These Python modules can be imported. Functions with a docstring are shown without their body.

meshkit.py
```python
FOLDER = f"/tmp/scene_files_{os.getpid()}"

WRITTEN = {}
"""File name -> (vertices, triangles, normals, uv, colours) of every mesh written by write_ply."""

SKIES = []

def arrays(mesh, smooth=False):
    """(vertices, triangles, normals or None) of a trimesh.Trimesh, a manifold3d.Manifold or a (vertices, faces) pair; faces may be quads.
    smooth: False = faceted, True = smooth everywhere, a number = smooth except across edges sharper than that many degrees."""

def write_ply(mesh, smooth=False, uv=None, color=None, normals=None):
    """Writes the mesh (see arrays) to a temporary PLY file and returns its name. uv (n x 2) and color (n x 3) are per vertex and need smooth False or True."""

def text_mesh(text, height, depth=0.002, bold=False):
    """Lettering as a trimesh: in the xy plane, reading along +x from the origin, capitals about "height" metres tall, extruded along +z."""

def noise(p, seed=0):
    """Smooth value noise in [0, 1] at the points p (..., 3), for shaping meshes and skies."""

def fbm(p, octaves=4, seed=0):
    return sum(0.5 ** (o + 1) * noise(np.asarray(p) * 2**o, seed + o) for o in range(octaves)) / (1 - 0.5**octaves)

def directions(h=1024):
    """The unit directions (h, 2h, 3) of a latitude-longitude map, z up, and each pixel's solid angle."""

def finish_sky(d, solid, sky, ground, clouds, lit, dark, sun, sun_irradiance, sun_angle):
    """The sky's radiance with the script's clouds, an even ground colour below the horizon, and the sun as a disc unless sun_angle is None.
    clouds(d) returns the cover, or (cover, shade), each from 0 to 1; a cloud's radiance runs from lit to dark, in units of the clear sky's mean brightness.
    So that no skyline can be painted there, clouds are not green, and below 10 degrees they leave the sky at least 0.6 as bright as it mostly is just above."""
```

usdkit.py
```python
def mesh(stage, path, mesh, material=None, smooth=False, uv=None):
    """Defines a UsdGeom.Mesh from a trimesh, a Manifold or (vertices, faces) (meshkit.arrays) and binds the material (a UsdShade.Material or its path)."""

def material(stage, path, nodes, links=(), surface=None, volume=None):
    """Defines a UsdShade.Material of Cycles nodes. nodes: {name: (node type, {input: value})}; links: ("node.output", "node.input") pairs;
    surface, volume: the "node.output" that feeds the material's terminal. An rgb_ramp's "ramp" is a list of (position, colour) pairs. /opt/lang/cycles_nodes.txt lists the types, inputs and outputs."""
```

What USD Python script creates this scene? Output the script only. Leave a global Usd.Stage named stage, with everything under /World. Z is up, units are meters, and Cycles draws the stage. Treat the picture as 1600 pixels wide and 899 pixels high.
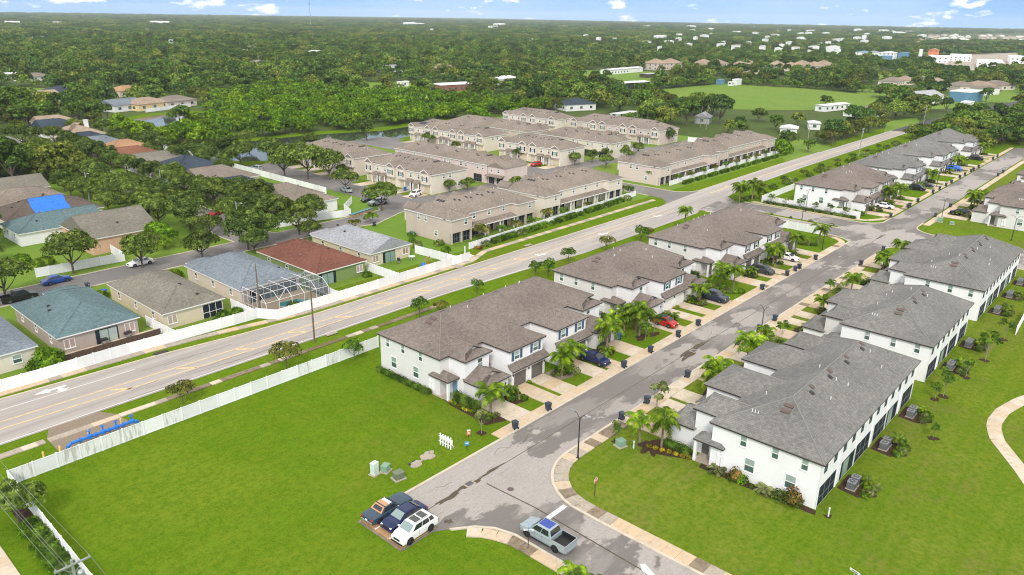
import math, random
import numpy as np
from pxr import Usd, UsdGeom, UsdShade, UsdLux, Gf, Sdf, Vt
import usdkit, meshkit

stage = Usd.Stage.CreateInMemory()
UsdGeom.SetStageUpAxis(stage, 'Z'); UsdGeom.SetStageMetersPerUnit(stage, 1.0)
UsdGeom.Xform.Define(stage, '/World'); UsdGeom.Scope.Define(stage, '/World/Looks')

# ------------------------------------------------------------------ camera
# x runs along the new street, y to its left, z up; the drone hovers 48 m above the origin
F, YAW, PITCH, ROLL, HC = 1190.0, .7215, .343, .0167, 48.0
cy_, sy_, cp_, sp_ = math.cos(YAW), math.sin(YAW), math.cos(PITCH), math.sin(PITCH)
FW = np.array([cy_*cp_, sy_*cp_, -sp_]); R0 = np.array([sy_, -cy_, 0.]); U0 = np.cross(R0, FW)
RT = R0*math.cos(ROLL)+U0*math.sin(ROLL); UP = U0*math.cos(ROLL)-R0*math.sin(ROLL)
cam = UsdGeom.Camera.Define(stage, '/World/Camera')
cam.CreateHorizontalApertureAttr(36.0); cam.CreateVerticalApertureAttr(36.0*575/1024)
cam.CreateFocalLengthAttr(36.0*F/1600); cam.CreateClippingRangeAttr(Gf.Vec2f(.5, 80000))
cam.AddTransformOp().Set(Gf.Matrix4d(*[float(x) for x in (*RT, 0, *UP, 0, *(-FW), 0, 0, 0, HC, 1)]))
cam.CreateExposureAttr(0.5)

# ------------------------------------------------------------------ sky and sun: bright, thinly overcast day
SUN_AZ, SUN_EL = math.radians(-143), math.radians(42)      # azimuth counted from +x to +y
sd = np.array([math.cos(SUN_EL)*math.cos(SUN_AZ), math.cos(SUN_EL)*math.sin(SUN_AZ), math.sin(SUN_EL)])
dome = UsdLux.DomeLight.Define(stage, '/World/sky')
skym = usdkit.material(stage, '/World/Looks/sky', {
    'sky': ('sky_texture', {'sky_type': 'single_scattering', 'sun_disc': False, 'sun_elevation': SUN_EL, 'sun_rotation': math.atan2(sd[0], sd[1]), 'altitude': 50., 'air_density': 1.0, 'aerosol_density': .6}),
    'tc': ('texture_coordinate', {}), 'lift': ('mapping', {'scale': (1, 1, .85), 'location': (0, 0, .40)}),
    'map': ('mapping', {'scale': (2.0, 2.0, 9.0), 'location': (3.1, .4, .2)}),
    'n': ('noise_texture', {'scale': 1.6, 'detail': 7.0, 'roughness': .58}),
    'cov': ('rgb_ramp', {'ramp': [(0.0, (0, 0, 0)), (.40, (0.3,)*3), (.54, (.85,)*3), (.66, (1, 1, 1)), (1, (1, 1, 1))]}),
    'sep': ('separate_xyz', {}),
    'hi': ('map_range', {'from_min': .0, 'from_max': .35, 'to_min': .10, 'to_max': .95, 'clamp': True}),
    'mul': ('math', {'math_type': 'multiply'}), 'map2': ('mapping', {'scale': (1, 1, 3.0), 'location': (.3, 1.7, 0)}), 'n2': ('noise_texture', {'scale': 17., 'detail': 5., 'roughness': .6}), 'puff': ('map_range', {'from_min': .56, 'from_max': .66, 'to_min': 0., 'to_max': .8, 'clamp': True}), 'mxc': ('math', {'math_type': 'maximum'}),
    'hsv': ('hsv', {'hue': .49, 'saturation': 1.12, 'value': 1.5}), 'mx': ('mix', {'color2': (10.6, 9.9, 8.8)}),
    'bg': ('background_shader', {'strength': .12}),
}, [('tc.generated', 'lift.vector'), ('lift.vector', 'sky.vector'), ('tc.generated', 'map.vector'), ('map.vector', 'n.vector'), ('n.fac', 'cov.fac'), ('tc.generated', 'sep.vector'), ('sep.z', 'hi.value'),
    ('cov.color', 'mul.value1'), ('hi.result', 'mul.value2'), ('sky.color', 'hsv.color'), ('hsv.color', 'mx.color1'), ('tc.generated', 'map2.vector'), ('map2.vector', 'n2.vector'), ('n2.fac', 'puff.value'), ('mul.value', 'mxc.value1'), ('puff.result', 'mxc.value2'), ('mxc.value', 'mx.fac'), ('mx.color', 'bg.color')], surface='bg.background')
UsdShade.MaterialBindingAPI.Apply(dome.GetPrim()).Bind(skym)
dome.GetPrim().SetCustomDataByKey('kind', 'structure')
sun = UsdLux.DistantLight.Define(stage, '/World/sun')
sun.CreateNormalizeAttr(True); sun.CreateIntensityAttr(.40); sun.CreateAngleAttr(11.0); sun.CreateColorAttr(Gf.Vec3f(1, .95, .88))
z_ = sd; x_ = np.cross([0, 0, 1.], z_); x_ /= np.linalg.norm(x_); y_ = np.cross(z_, x_)
sun.AddTransformOp().Set(Gf.Matrix4d(*[float(v) for v in (*x_, 0, *y_, 0, *z_, 0, 0, 0, 100, 1)]))

def G(px, py, z=0.):
    """The point of the level plane z that lies behind a place of the 1600 x 899 photograph."""
    d = FW+(px-800)/F*RT-(py-449.5)/F*UP
    t = (z-HC)/d[2]
    return np.array([d[0]*t, d[1]*t, z])

def pix(x, y, z=0.):
    q = np.array([x, y, z-HC]); w = q@FW; return 800+F*(q@RT)/w, 449.5-F*(q@UP)/w
def whereabouts(x, y):
    px = pix(x, y, 5)[0]
    for lim, w in ((120, 'at the far left'), (260, 'left of the yellow house'), (400, 'above the small pond'), (560, 'behind the long pond'), (720, 'towards the brick barn'), (860, 'behind the complex'), (1000, 'left of the meadow'), (1180, 'round the meadow'), (1380, 'towards the far road')):
        if px < lim: return w
    return 'at the far right'
def sized(s, a, b): return 'small' if s < a else ('large' if s > b else 'middling')

# ------------------------------------------------------------------ helpers
_names, LOOK = {}, {}
def free(parent, name):
    k = (parent, name); n = _names.get(k, 0); _names[k] = n+1
    return parent+'/'+(name if n == 0 else '%s_%03d' % (name, n))
def tag(p, label=None, cat=None, group=None, kind=None):
    for k, v in (('label', label), ('category', cat), ('group', group), ('kind', kind)):
        if v: p.SetCustomDataByKey(k, v)
    return p
def xf(prim, loc=(0, 0, 0), rz=0., s=1.):
    x = UsdGeom.Xformable(prim)
    x.AddTranslateOp().Set(Gf.Vec3d(*[float(v) for v in loc])); x.AddRotateZOp().Set(float(rz))
    x.AddScaleOp().Set(Gf.Vec3f(*([float(s)]*3 if np.ndim(s) == 0 else [float(v) for v in s])))
def thing(name, label, cat, loc=(0, 0, 0), rz=0., group=None, s=1.):
    p = UsdGeom.Xform.Define(stage, free('/World', name)).GetPrim(); xf(p, loc, rz, s)
    return tag(p, label, cat, group)
def copy_of(root, label, loc, rz=0., s=1., group=None):
    base = root.GetName(); base = base[:-4] if base[-4:-3] == '_' and base[-3:].isdigit() else base
    p = UsdGeom.Xform.Define(stage, free('/World', base)).GetPrim()
    p.GetReferences().AddInternalReference(root.GetPath()); p.SetInstanceable(True)
    xf_set(p, loc, rz, s); was = root.GetCustomData()
    return tag(p, label, was.get('category'), group or was.get('group'))
def xf_set(p, loc, rz, s):
    p.GetAttribute('xformOp:translate').Set(Gf.Vec3d(*[float(v) for v in loc])); p.GetAttribute('xformOp:rotateZ').Set(float(rz))
    p.GetAttribute('xformOp:scale').Set(Gf.Vec3f(*([float(s)]*3 if np.ndim(s) == 0 else [float(v) for v in s])))

class MB:
    """Collects shapes and writes them as one mesh."""
    def __init__(s): s.v, s.f, s.n = [], [], 0
    def add(s, v, f):
        v = np.asarray(v, float); f = np.asarray(f, int)
        if f.shape[1] == 4: f = np.vstack([f[:, [0, 1, 2]], f[:, [0, 2, 3]]])
        s.v.append(v); s.f.append(f+s.n); s.n += len(v); return s
    def box(s, x0, y0, z0, x1, y1, z1):
        v = [(x, y, z) for z in (z0, z1) for x, y in ((x0, y0), (x1, y0), (x1, y1), (x0, y1))]
        return s.add(v, [(0, 3, 2, 1), (4, 5, 6, 7), (0, 1, 5, 4), (1, 2, 6, 5), (2, 3, 7, 6), (3, 0, 4, 7)])
    def cbox(s, c, size, rz=0., bev=0.):
        """box about centre c, turned rz degrees, its top edges bevelled"""
        a, b, h = [q/2 for q in size]; r = math.radians(rz)
        rows = [(-h, 0)] + ([(h-bev, 0), (h, bev)] if bev else [(h, 0)])
        v = []
        for z, i in rows:
            for sx, sy in ((-1, -1), (1, -1), (1, 1), (-1, 1)):
                x, y = sx*(a-i), sy*(b-i); v.append((c[0]+x*math.cos(r)-y*math.sin(r), c[1]+x*math.sin(r)+y*math.cos(r), c[2]+z))
        f = [(3, 2, 1, 0)]
        for k in range(len(rows)-1):
            for j in range(4): f.append((4*k+j, 4*k+(j+1) % 4, 4*k+4+(j+1) % 4, 4*k+4+j))
        k = 4*len(rows)-4; f.append((k, k+1, k+2, k+3)); return s.add(v, f)
    def prism(s, poly, z0, z1, hole=None):
        """upright prism over a simple polygon (earcut)"""
        import shapely.geometry as sg, trimesh
        m = trimesh.creation.extrude_polygon(sg.Polygon(poly, [hole] if hole is not None else None), z1-z0, engine='earcut')
        v = np.array(m.vertices); v[:, 2] += z0; return s.add(v, m.faces)
    def poly(s, poly, z):
        import shapely.geometry as sg, trimesh
        v, f = trimesh.creation.triangulate_polygon(poly if hasattr(poly, 'exterior') else sg.Polygon(poly), engine='earcut')
        v = np.c_[v, np.full(len(v), z)]; a, b, c = v[f[:, 0]], v[f[:, 1]], v[f[:, 2]]
        flip = np.cross(b-a, c-a)[:, 2] < 0; f = np.array(f); f[flip] = f[flip][:, ::-1]
        return s.add(v, f)
    def cyl(s, p0, p1, r0, r1=None, n=8, cap=True):
        p0, p1 = np.asarray(p0, float), np.asarray(p1, float); r1 = r0 if r1 is None else r1
        d = p1-p0; d /= np.linalg.norm(d)+1e-12; a = np.cross(d, [0, 0, 1.] if abs(d[2]) < .9 else [1., 0, 0]); a /= np.linalg.norm(a); b = np.cross(d, a)
        t = np.arange(n)*2*math.pi/n; ring = np.outer(np.cos(t), a)+np.outer(np.sin(t), b)
        v = np.vstack([p0+ring*r0, p1+ring*r1]); f = [(i, (i+1) % n, n+(i+1) % n, n+i) for i in range(n)]
        s.add(v, f)
        if cap:
            s.add(np.vstack([v[:n], p0]), [((i+1) % n, i, n) for i in range(n)]); s.add(np.vstack([v[n:], p1]), [(i, (i+1) % n, n) for i in range(n)])
        return s
    def tube(s, pts, r, n=6):
        for a, b in zip(pts[:-1], pts[1:]): s.cyl(a, b, r, r, n)
        return s
    def lathe(s, prof, c=(0, 0, 0), n=12):
        """prof: (r, z) from bottom to top"""
        t = np.arange(n)*2*math.pi/n; v = np.array([(c[0]+r*math.cos(a), c[1]+r*math.sin(a), c[2]+z) for r, z in prof for a in t])
        return s.add(v, [(k*n+i, k*n+(i+1) % n, k*n+n+(i+1) % n, k*n+n+i) for k in range(len(prof)-1) for i in range(n)])
    def arrays(s):
        return np.vstack(s.v), np.vstack(s.f)
    def put(s, name, mat, parent=None, smooth=False, **kw):
        v, f = s.arrays(); return obj(name, v, f, mat, parent, smooth, **kw)

def obj(name, v, f, mat, parent=None, smooth=False, normals=None):
    path = free(str(parent.GetPath()) if parent is not None else '/World', name)
    m = UsdGeom.Mesh.Define(stage, path)
    if smooth is not False and normals is None: v, f, normals = meshkit.arrays((v, f), smooth)
    m.CreatePointsAttr(Vt.Vec3fArray.FromNumpy(np.ascontiguousarray(v, np.float32)))
    m.CreateFaceVertexCountsAttr(Vt.IntArray.FromNumpy(np.full(len(f), f.shape[1], np.int32)))
    m.CreateFaceVertexIndicesAttr(Vt.IntArray.FromNumpy(np.ascontiguousarray(f, np.int32).ravel()))
    m.CreateSubdivisionSchemeAttr('none')
    if normals is not None:
        m.CreateNormalsAttr(Vt.Vec3fArray.FromNumpy(np.ascontiguousarray(normals, np.float32))); m.SetNormalsInterpolation('vertex')
    UsdShade.MaterialBindingAPI.Apply(m.GetPrim()).Bind(LOOK[mat])
    return m.GetPrim()
def box(name, b, mat, parent=None): return MB().box(*b).put(name, mat, parent)
ORD = 'first second third fourth fifth sixth seventh eighth ninth tenth eleventh twelfth thirteenth fourteenth fifteenth sixteenth seventeenth eighteenth nineteenth twentieth'.split()
# ------------------------------------------------------------------ materials
def M(name, nodes, links, surface='p.BSDF'):
    LOOK[name] = usdkit.material(stage, '/World/Looks/'+name, nodes, links, surface=surface)
def plain(name, col, rough=.6, var=.12, scale=1.5, metal=0., spec=.5, bump=0.):
    """paint, metal, plastic: a base colour with a little uneven wear"""
    c = np.array(col, float)
    nodes = {'g': ('geometry', {}), 'n': ('noise_texture', {'scale': scale, 'detail': 5., 'roughness': .6}),
             'r': ('rgb_ramp', {'ramp': [(.3, tuple(c*(1-var))), (.7, tuple(np.minimum(c*(1+var*.6), .95)))]}),
             'p': ('principled_bsdf', {'roughness': rough, 'metallic': metal, 'specular_ior_level': spec})}
    links = [('g.position', 'n.vector'), ('n.fac', 'r.fac'), ('r.color', 'p.base_color')]
    if bump:
        nodes['b'] = ('bump', {'strength': bump, 'distance': .02}); nodes['n2'] = ('noise_texture', {'scale': 30., 'detail': 3.})
        links += [('g.position', 'n2.vector'), ('n2.fac', 'b.height'), ('b.normal', 'p.normal')]
    M(name, nodes, links)
def layered(name, layers, base, rough=.85, bump=None, spec=.2):
    """ground-like stuff: base colour, then (scale, stretch, low, high, colour, amount) noise layers mixed over it"""
    nodes, links, prev = {'g': ('geometry', {}), 'p': ('principled_bsdf', {'roughness': rough, 'specular_ior_level': spec}), 'c0': ('color', {'value': base})}, [], 'c0.color'
    for i, (sc, st, lo, hi, col, amt) in enumerate(layers):
        nodes['m%d' % i] = ('mapping', {'scale': st, 'location': (13.7*i+2, 7.1*i, 3.3*i)})
        nodes['n%d' % i] = ('noise_texture', {'scale': sc, 'detail': 6., 'roughness': .62})
        nodes['k%d' % i] = ('map_range', {'from_min': lo, 'from_max': hi, 'to_min': 0., 'to_max': amt, 'clamp': True})
        nodes['x%d' % i] = ('mix', {'color2': col})
        links += [('g.position', 'm%d.vector' % i), ('m%d.vector' % i, 'n%d.vector' % i), ('n%d.fac' % i, 'k%d.value' % i), ('k%d.result' % i, 'x%d.fac' % i), (prev, 'x%d.color1' % i)]
        prev = 'x%d.color' % i
    links.append((prev, 'p.base_color'))
    if bump:
        nodes['bn'] = ('noise_texture', {'scale': bump[0], 'detail': 4.}); nodes['b'] = ('bump', {'strength': bump[1], 'distance': bump[2]})
        links += [('g.position', 'bn.vector'), ('bn.fac', 'b.height'), ('b.normal', 'p.normal')]
    M(name, nodes, links)
o3 = (1, 1, 1)
LAWN = [(.045, o3, .45, .60, (.160, .220, .018), .8), (.11, (1, .45, 1), .45, .62, (.058, .150, .004), .7), (.5, o3, .48, .7, (.150, .190, .012), .6),
        (.06, (.4, 1, 1), .55, .66, (.180, .170, .030), .6), (.8, (.03, 1., 1), .46, .60, (.070, .160, .004), .45), (.8, (1., .03, 1), .50, .62, (.155, .215, .014), .35), (1.7, o3, .42, .62, (.055, .130, .004), .7), (4.5, o3, .45, .65, (.17, .23, .02), .5), (9., o3, .45, .7, (.165, .240, .016), .6)]
layered('lawn', LAWN, (.098, .200, .008), .95, (14., .5, .12), 0.)
layered('lawn_right', [(.035, o3, .40, .56, (.205, .215, .045), .8), (.11, (1, .45, 1), .45, .62, (.085, .160, .012), .55), (.11, o3, .51, .64, (.170, .135, .055), .75)]+LAWN[2:], (.150, .215, .018), .95, (14., .5, .12), 0.)
layered('field_grass', [(.01, o3, .4, .6, (.17, .24, .03), .7), (.05, (1, .3, 1), .45, .65, (.12, .22, .02), .6), (.4, o3, .5, .7, (.09, .16, .015), .4)], (.135, .235, .022), .9)
layered('rough_ground', [(.01, o3, .4, .6, (.075, .11, .02), .8), (.06, o3, .45, .65, (.05, .08, .012), .7), (.3, o3, .5, .7, (.10, .12, .035), .4)], (.06, .10, .015), .95)
layered('asphalt', [(.06, (1, 1.5, 1), .51, .53, (.46, .42, .385), .9), (.22, (.5, 1.4, 1), .50, .58, (.40, .365, .335), .45), (.02, o3, .45, .6, (.21, .19, .172), .5), (1.1, (.25, 2.2, 1), .6, .75, (.13, .12, .11), .5), (7., o3, .4, .7, (.20, .195, .19), .55), (40., o3, .4, .7, (.24, .215, .198), .4)], (.165, .148, .135), .8, (60., .3, .03), .3)
layered('asphalt_main', [(1.0, (.004, .55, 1), .44, .60, (.29, .262, .240), .7), (.04, (.35, 3., 1), .45, .6, (.46, .42, .39), .7), (.3, (.12, 2.5, 1), .52, .66, (.29, .265, .25), .7), (.9, (.6, .6, 1), .62, .7, (.24, .23, .23), .5), (9., o3, .4, .7, (.32, .295, .275), .5)], (.40, .365, .335), .8, (60., .3, .03), .3)
layered('asphalt_old', [(.08, o3, .45, .6, (.27, .25, .235), .7), (.5, (1, .5, 1), .5, .66, (.15, .14, .135), .6), (9., o3, .4, .7, (.2, .19, .18), .5)], (.19, .178, .17), .85, (60., .3, .03))
layered('asphalt_dark', [(.08, o3, .45, .6, (.07, .07, .075), .7), (2., o3, .45, .6, (.10, .10, .10), .5)], (.085, .085, .09), .85)
CONC = [(.35, o3, .46, .64, (.50, .42, .30), .7), (2., o3, .5, .68, (.33, .26, .18), .5), (12., o3, .42, .7, (.56, .47, .36), .5)]
layered('concrete', CONC, (.58, .46, .33), .85, (50., .25, .02))
layered('concrete_pale', CONC, (.62, .54, .43), .85, (50., .25, .02))
layered('concrete_tan', CONC, (.60, .44, .28), .85, (50., .25, .02))
layered('concrete_dirty', [(1.2, o3, .40, .6, (.13, .10, .065), .8), (5., o3, .45, .65, (.36, .29, .21), .6), (20., o3, .42, .7, (.22, .18, .13), .5)], (.27, .21, .15), .9, (50., .25, .02))
layered('concrete_grey', [(.4, o3, .45, .62, (.33, .28, .22), .7), (3., o3, .5, .65, (.25, .2, .15), .5)], (.42, .37, .30), .9, (50., .25, .02))
layered('kerb', [(.6, o3, .48, .64, (.40, .34, .26), .6), (6., o3, .45, .65, (.62, .56, .46), .4)], (.56, .50, .40), .85)
layered('stain', [(2.0, o3, .4, .65, (.15, .125, .09), .7), (8., o3, .45, .65, (.06, .045, .03), .6)], (.09, .07, .045), .7)
layered('mulch', [(3., o3, .45, .6, (.035, .02, .012), .8), (14., o3, .45, .65, (.11, .065, .04), .6)], (.065, .036, .022), .95, (18., .8, .1))
layered('gravel', [(5., o3, .45, .6, (.34, .29, .22), .7), (18., o3, .45, .65, (.16, .12, .08), .6)], (.28, .22, .16), .95, (18., .8, .1))
layered('pavers', [(1.2, o3, .45, .6, (.40, .23, .12), .7), (6., o3, .5, .65, (.30, .17, .09), .5)], (.46, .28, .15), .85, (20., .4, .03))
layered('soil', [(1., o3, .45, .6, (.22, .17, .10), .7), (5., o3, .45, .6, (.10, .11, .03), .7)], (.17, .13, .07), .95)
layered('stucco_white', [(.25, (1, 1, .5), .48, .66, (.74, .73, .72), .6), (6., o3, .5, .7, (.78, .78, .77), .5)], (.83, .83, .84), .8, (60., .15, .01))
layered('stucco_grey', [(.25, (1, 1, .5), .48, .66, (.60, .585, .57), .6), (6., o3, .5, .7, (.66, .65, .635), .5)], (.70, .685, .67), .8, (60., .15, .01))
layered('vinyl_white', [(.5, (1, 1, .3), .48, .66, (.76, .77, .78), .6), (5., o3, .5, .7, (.80, .80, .80), .5)], (.84, .85, .86), .55)
layered('vinyl_streaked', [(2.4, (1, 1, .12), .52, .60, (.46, .45, .40), .75), (7., (1, 1, .12), .54, .66, (.38, .37, .31), .6)], (.78, .79, .79), .6)
for nm, c in dict(stucco_beige=(.55, .47, .40), stucco_cream=(.69, .63, .54), stucco_pink=(.66, .54, .53), stucco_taupe=(.40, .34, .30), stucco_tan=(.62, .54, .40), stucco_peach=(.62, .40, .27),
                  stucco_green=(.20, .27, .10), stucco_yellow=(.75, .58, .32), stucco_shell=(.62, .53, .47), stucco_blue=(.50, .57, .60)).items():
    c = np.array(c); layered(nm, [(.25, (1, 1, .5), .48, .66, tuple(c*.88), .7), (6., o3, .5, .7, tuple(c*.94), .5)], tuple(c), .85)
plain('trim_white', (.82, .82, .82), .5, .06); plain('trim_dark', (.055, .045, .04), .6); plain('door_grey', (.145, .13, .115), .6, .1); plain('door_white', (.78, .77, .75), .6, .05)
plain('shutter_blue', (.055, .12, .20), .6); plain('shutter_dark', (.03, .035, .05), .6); plain('door_blue', (.15, .30, .42), .5); plain('vent_brown', (.13, .085, .075), .7); plain('vent_dark', (.035, .03, .03), .7)
plain('black_metal', (.018, .018, .02), .45); plain('galvanised', (.45, .46, .47), .45, .15, 3., .6); plain('steel_grey', (.30, .31, .33), .5, .1, 3., .5); plain('aluminium', (.72, .73, .74), .4, .08, 2., .3)
plain('wood_pole', (.17, .13, .095), .9, .35, 3.); plain('wood_tan', (.40, .27, .15), .85, .25, 3.); plain('wood_brown', (.10, .06, .045), .85, .3, 4.)
plain('bin_dark', (.030, .045, .070), .5, .2, 4.); plain('bin_blue', (.012, .10, .50), .5); plain('plastic_blue', (.02, .16, .62), .45); plain('tarp_blue', (.004, .16, .70), .45, .12, 1.2); plain('pipe_blue', (.015, .17, .60), .4, .15, 3.)
plain('paint_yellow', (.80, .55, .16), .6, .2, 4.); plain('line_yellow', (.70, .50, .25), .85, .3, 1.2); plain('line_white', (.74, .73, .71), .75, .12, 2.); plain('line_faded', (.55, .54, .53), .8, .2, 2.)
plain('box_green', (.22, .36, .26), .55); plain('box_olive', (.16, .19, .13), .6, .2, 3.); plain('box_pale', (.58, .68, .62), .5); plain('pvc_white', (.85, .85, .86), .4, .04); plain('sign_red', (.62, .06, .04), .5); plain('sign_blue', (.04, .30, .62), .5); plain('sign_orange', (.72, .20, .10), .5)
plain('tyre', (.012, .012, .013), .85, .2); plain('rim', (.50, .51, .53), .3, .1, 5., .8); plain('rim_dark', (.10, .10, .11), .35, .1, 5., .6); plain('car_black_trim', (.012, .012, .014), .5); plain('lamp_white', (.85, .86, .88), .2); plain('lamp_red', (.45, .015, .01), .2)
for nm, c in dict(paint_white=(.82, .82, .82), paint_silver=(.34, .41, .44), paint_navy=(.005, .014, .065), paint_blue=(.012, .07, .30), paint_red=(.42, .018, .010), paint_darkblue=(.03, .055, .085), paint_graphite=(.07, .075, .085), paint_black=(.012, .012, .014), paint_tanroof=(.52, .27, .14), paint_slate=(.035, .045, .07), paint_teal=(.02, .16, .18)).items():
    M(nm, {'p': ('principled_bsdf', {'base_color': c, 'roughness': .28, 'metallic': .25 if nm in ('paint_silver', 'paint_graphite') else 0., 'coat_weight': .35, 'specular_ior_level': .35, 'coat_roughness': .06})}, [])
M('car_glass', {'p': ('principled_bsdf', {'base_color': (.018, .024, .026), 'roughness': .06, 'specular_ior_level': .8})}, [])
M('car_glass_pale', {'p': ('principled_bsdf', {'base_color': (.22, .30, .29), 'roughness': .08, 'specular_ior_level': .8})}, [])
M('sunroof_blue', {'p': ('principled_bsdf', {'base_color': (.010, .045, .30), 'roughness': .05, 'specular_ior_level': .9})}, [])
# window panes: glass with blinds behind it, no two alike
for nm, a, b in (('pane_light', (.19, .30, .26), (.40, .46, .44)), ('pane_dark', (.03, .07, .06), (.10, .17, .15)), ('pane_warm', (.30, .21, .18), (.45, .36, .32))):
    M(nm, {'g': ('geometry', {}), 'm': ('mapping', {'scale': (.13, .13, .13)}), 'w': ('white_noise_texture', {}), 's': ('vector_math', {'math_type': 'floor'}), 'r': ('rgb_ramp', {'ramp': [(0, a), (1, b)]}), 'p': ('principled_bsdf', {'roughness': .08, 'specular_ior_level': .7})},
      [('g.position', 'm.vector'), ('m.vector', 's.vector1'), ('s.vector', 'w.vector'), ('w.value', 'r.fac'), ('r.color', 'p.base_color')])
M('screen_dark', {'p': ('principled_bsdf', {'base_color': (.018, .026, .034), 'roughness': .75, 'specular_ior_level': .2})}, [])
M('screen_mesh', {'d': ('principled_bsdf', {'base_color': (.03, .04, .045), 'roughness': .8}), 't': ('transparent_bsdf', {'color': (1, 1, 1)}), 'x': ('mix_closure', {'fac': .42})}, [('t.BSDF', 'x.closure1'), ('d.BSDF', 'x.closure2')], surface='x.closure')
M('pool_water', {'g': ('geometry', {}), 'n': ('noise_texture', {'scale': 1.5, 'detail': 3.}), 'b': ('bump', {'strength': .15, 'distance': .1}), 'p': ('principled_bsdf', {'base_color': (.01, .32, .34), 'roughness': .06})}, [('g.position', 'n.vector'), ('n.fac', 'b.height'), ('b.normal', 'p.normal')])
M('pond_water', {'g': ('geometry', {}), 'n': ('noise_texture', {'scale': .8, 'detail': 3.}), 'b': ('bump', {'strength': .08, 'distance': .1}), 'p': ('principled_bsdf', {'base_color': (.022, .026, .018), 'roughness': .05, 'specular_ior_level': .6})}, [('g.position', 'n.vector'), ('n.fac', 'b.height'), ('b.normal', 'p.normal')])

def shingles(name, col, var=.15, streak=.14):
    """courses of shingles: rows follow the height, joints run along whichever axis the slope does not face"""
    c = np.array(col, float)
    M(name, {'g': ('geometry', {}), 'sn': ('separate_xyz', {}), 'ax': ('math', {'math_type': 'absolute'}), 'ay': ('math', {'math_type': 'absolute'}), 'gt': ('math', {'math_type': 'greater_than'}),
             'sp': ('separate_xyz', {}), 'u': ('mix_float', {}), 'v': ('combine_xyz', {}), 'zz': ('math', {'math_type': 'multiply', 'value2': 2.3}),
             'br': ('brick_texture', {'scale': 1., 'brick_width': .36, 'row_height': .24, 'mortar_size': .010, 'mortar_smooth': .3, 'color1': tuple(c*(1-var)), 'color2': tuple(c*(1+var)), 'mortar': tuple(c*.45), 'bias': 0.}),
             'n': ('noise_texture', {'scale': 1.9, 'detail': 7., 'roughness': .72}), 'r': ('map_range', {'from_min': .35, 'from_max': .65, 'to_min': 1-streak, 'to_max': 1+streak, 'clamp': True}),
             'n2': ('noise_texture', {'scale': .11, 'detail': 4.}), 'r2': ('map_range', {'from_min': .35, 'from_max': .65, 'to_min': .88, 'to_max': 1.12, 'clamp': True}), 'mm': ('math', {'math_type': 'multiply'}),
             'm': ('vector_math', {'math_type': 'scale'}), 'b': ('bump', {'strength': .4, 'distance': .03}), 'p': ('principled_bsdf', {'roughness': .9, 'specular_ior_level': .2})},
      [('g.true_normal', 'sn.vector'), ('sn.x', 'ax.value1'), ('sn.y', 'ay.value1'), ('ax.value', 'gt.value1'), ('ay.value', 'gt.value2'), ('g.position', 'sp.vector'), ('gt.value', 'u.fac'), ('sp.x', 'u.a'), ('sp.y', 'u.b'),
       ('u.result', 'v.x'), ('sp.z', 'zz.value1'), ('zz.value', 'v.y'), ('v.vector', 'br.vector'), ('g.position', 'n.vector'), ('n.fac', 'r.value'), ('g.position', 'n2.vector'), ('n2.fac', 'r2.value'), ('r.result', 'mm.value1'), ('r2.result', 'mm.value2'),
       ('br.color', 'm.vector1'), ('mm.value', 'm.scale'), ('m.vector', 'p.base_color'), ('br.fac', 'b.height'), ('b.normal', 'p.normal')])
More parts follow.
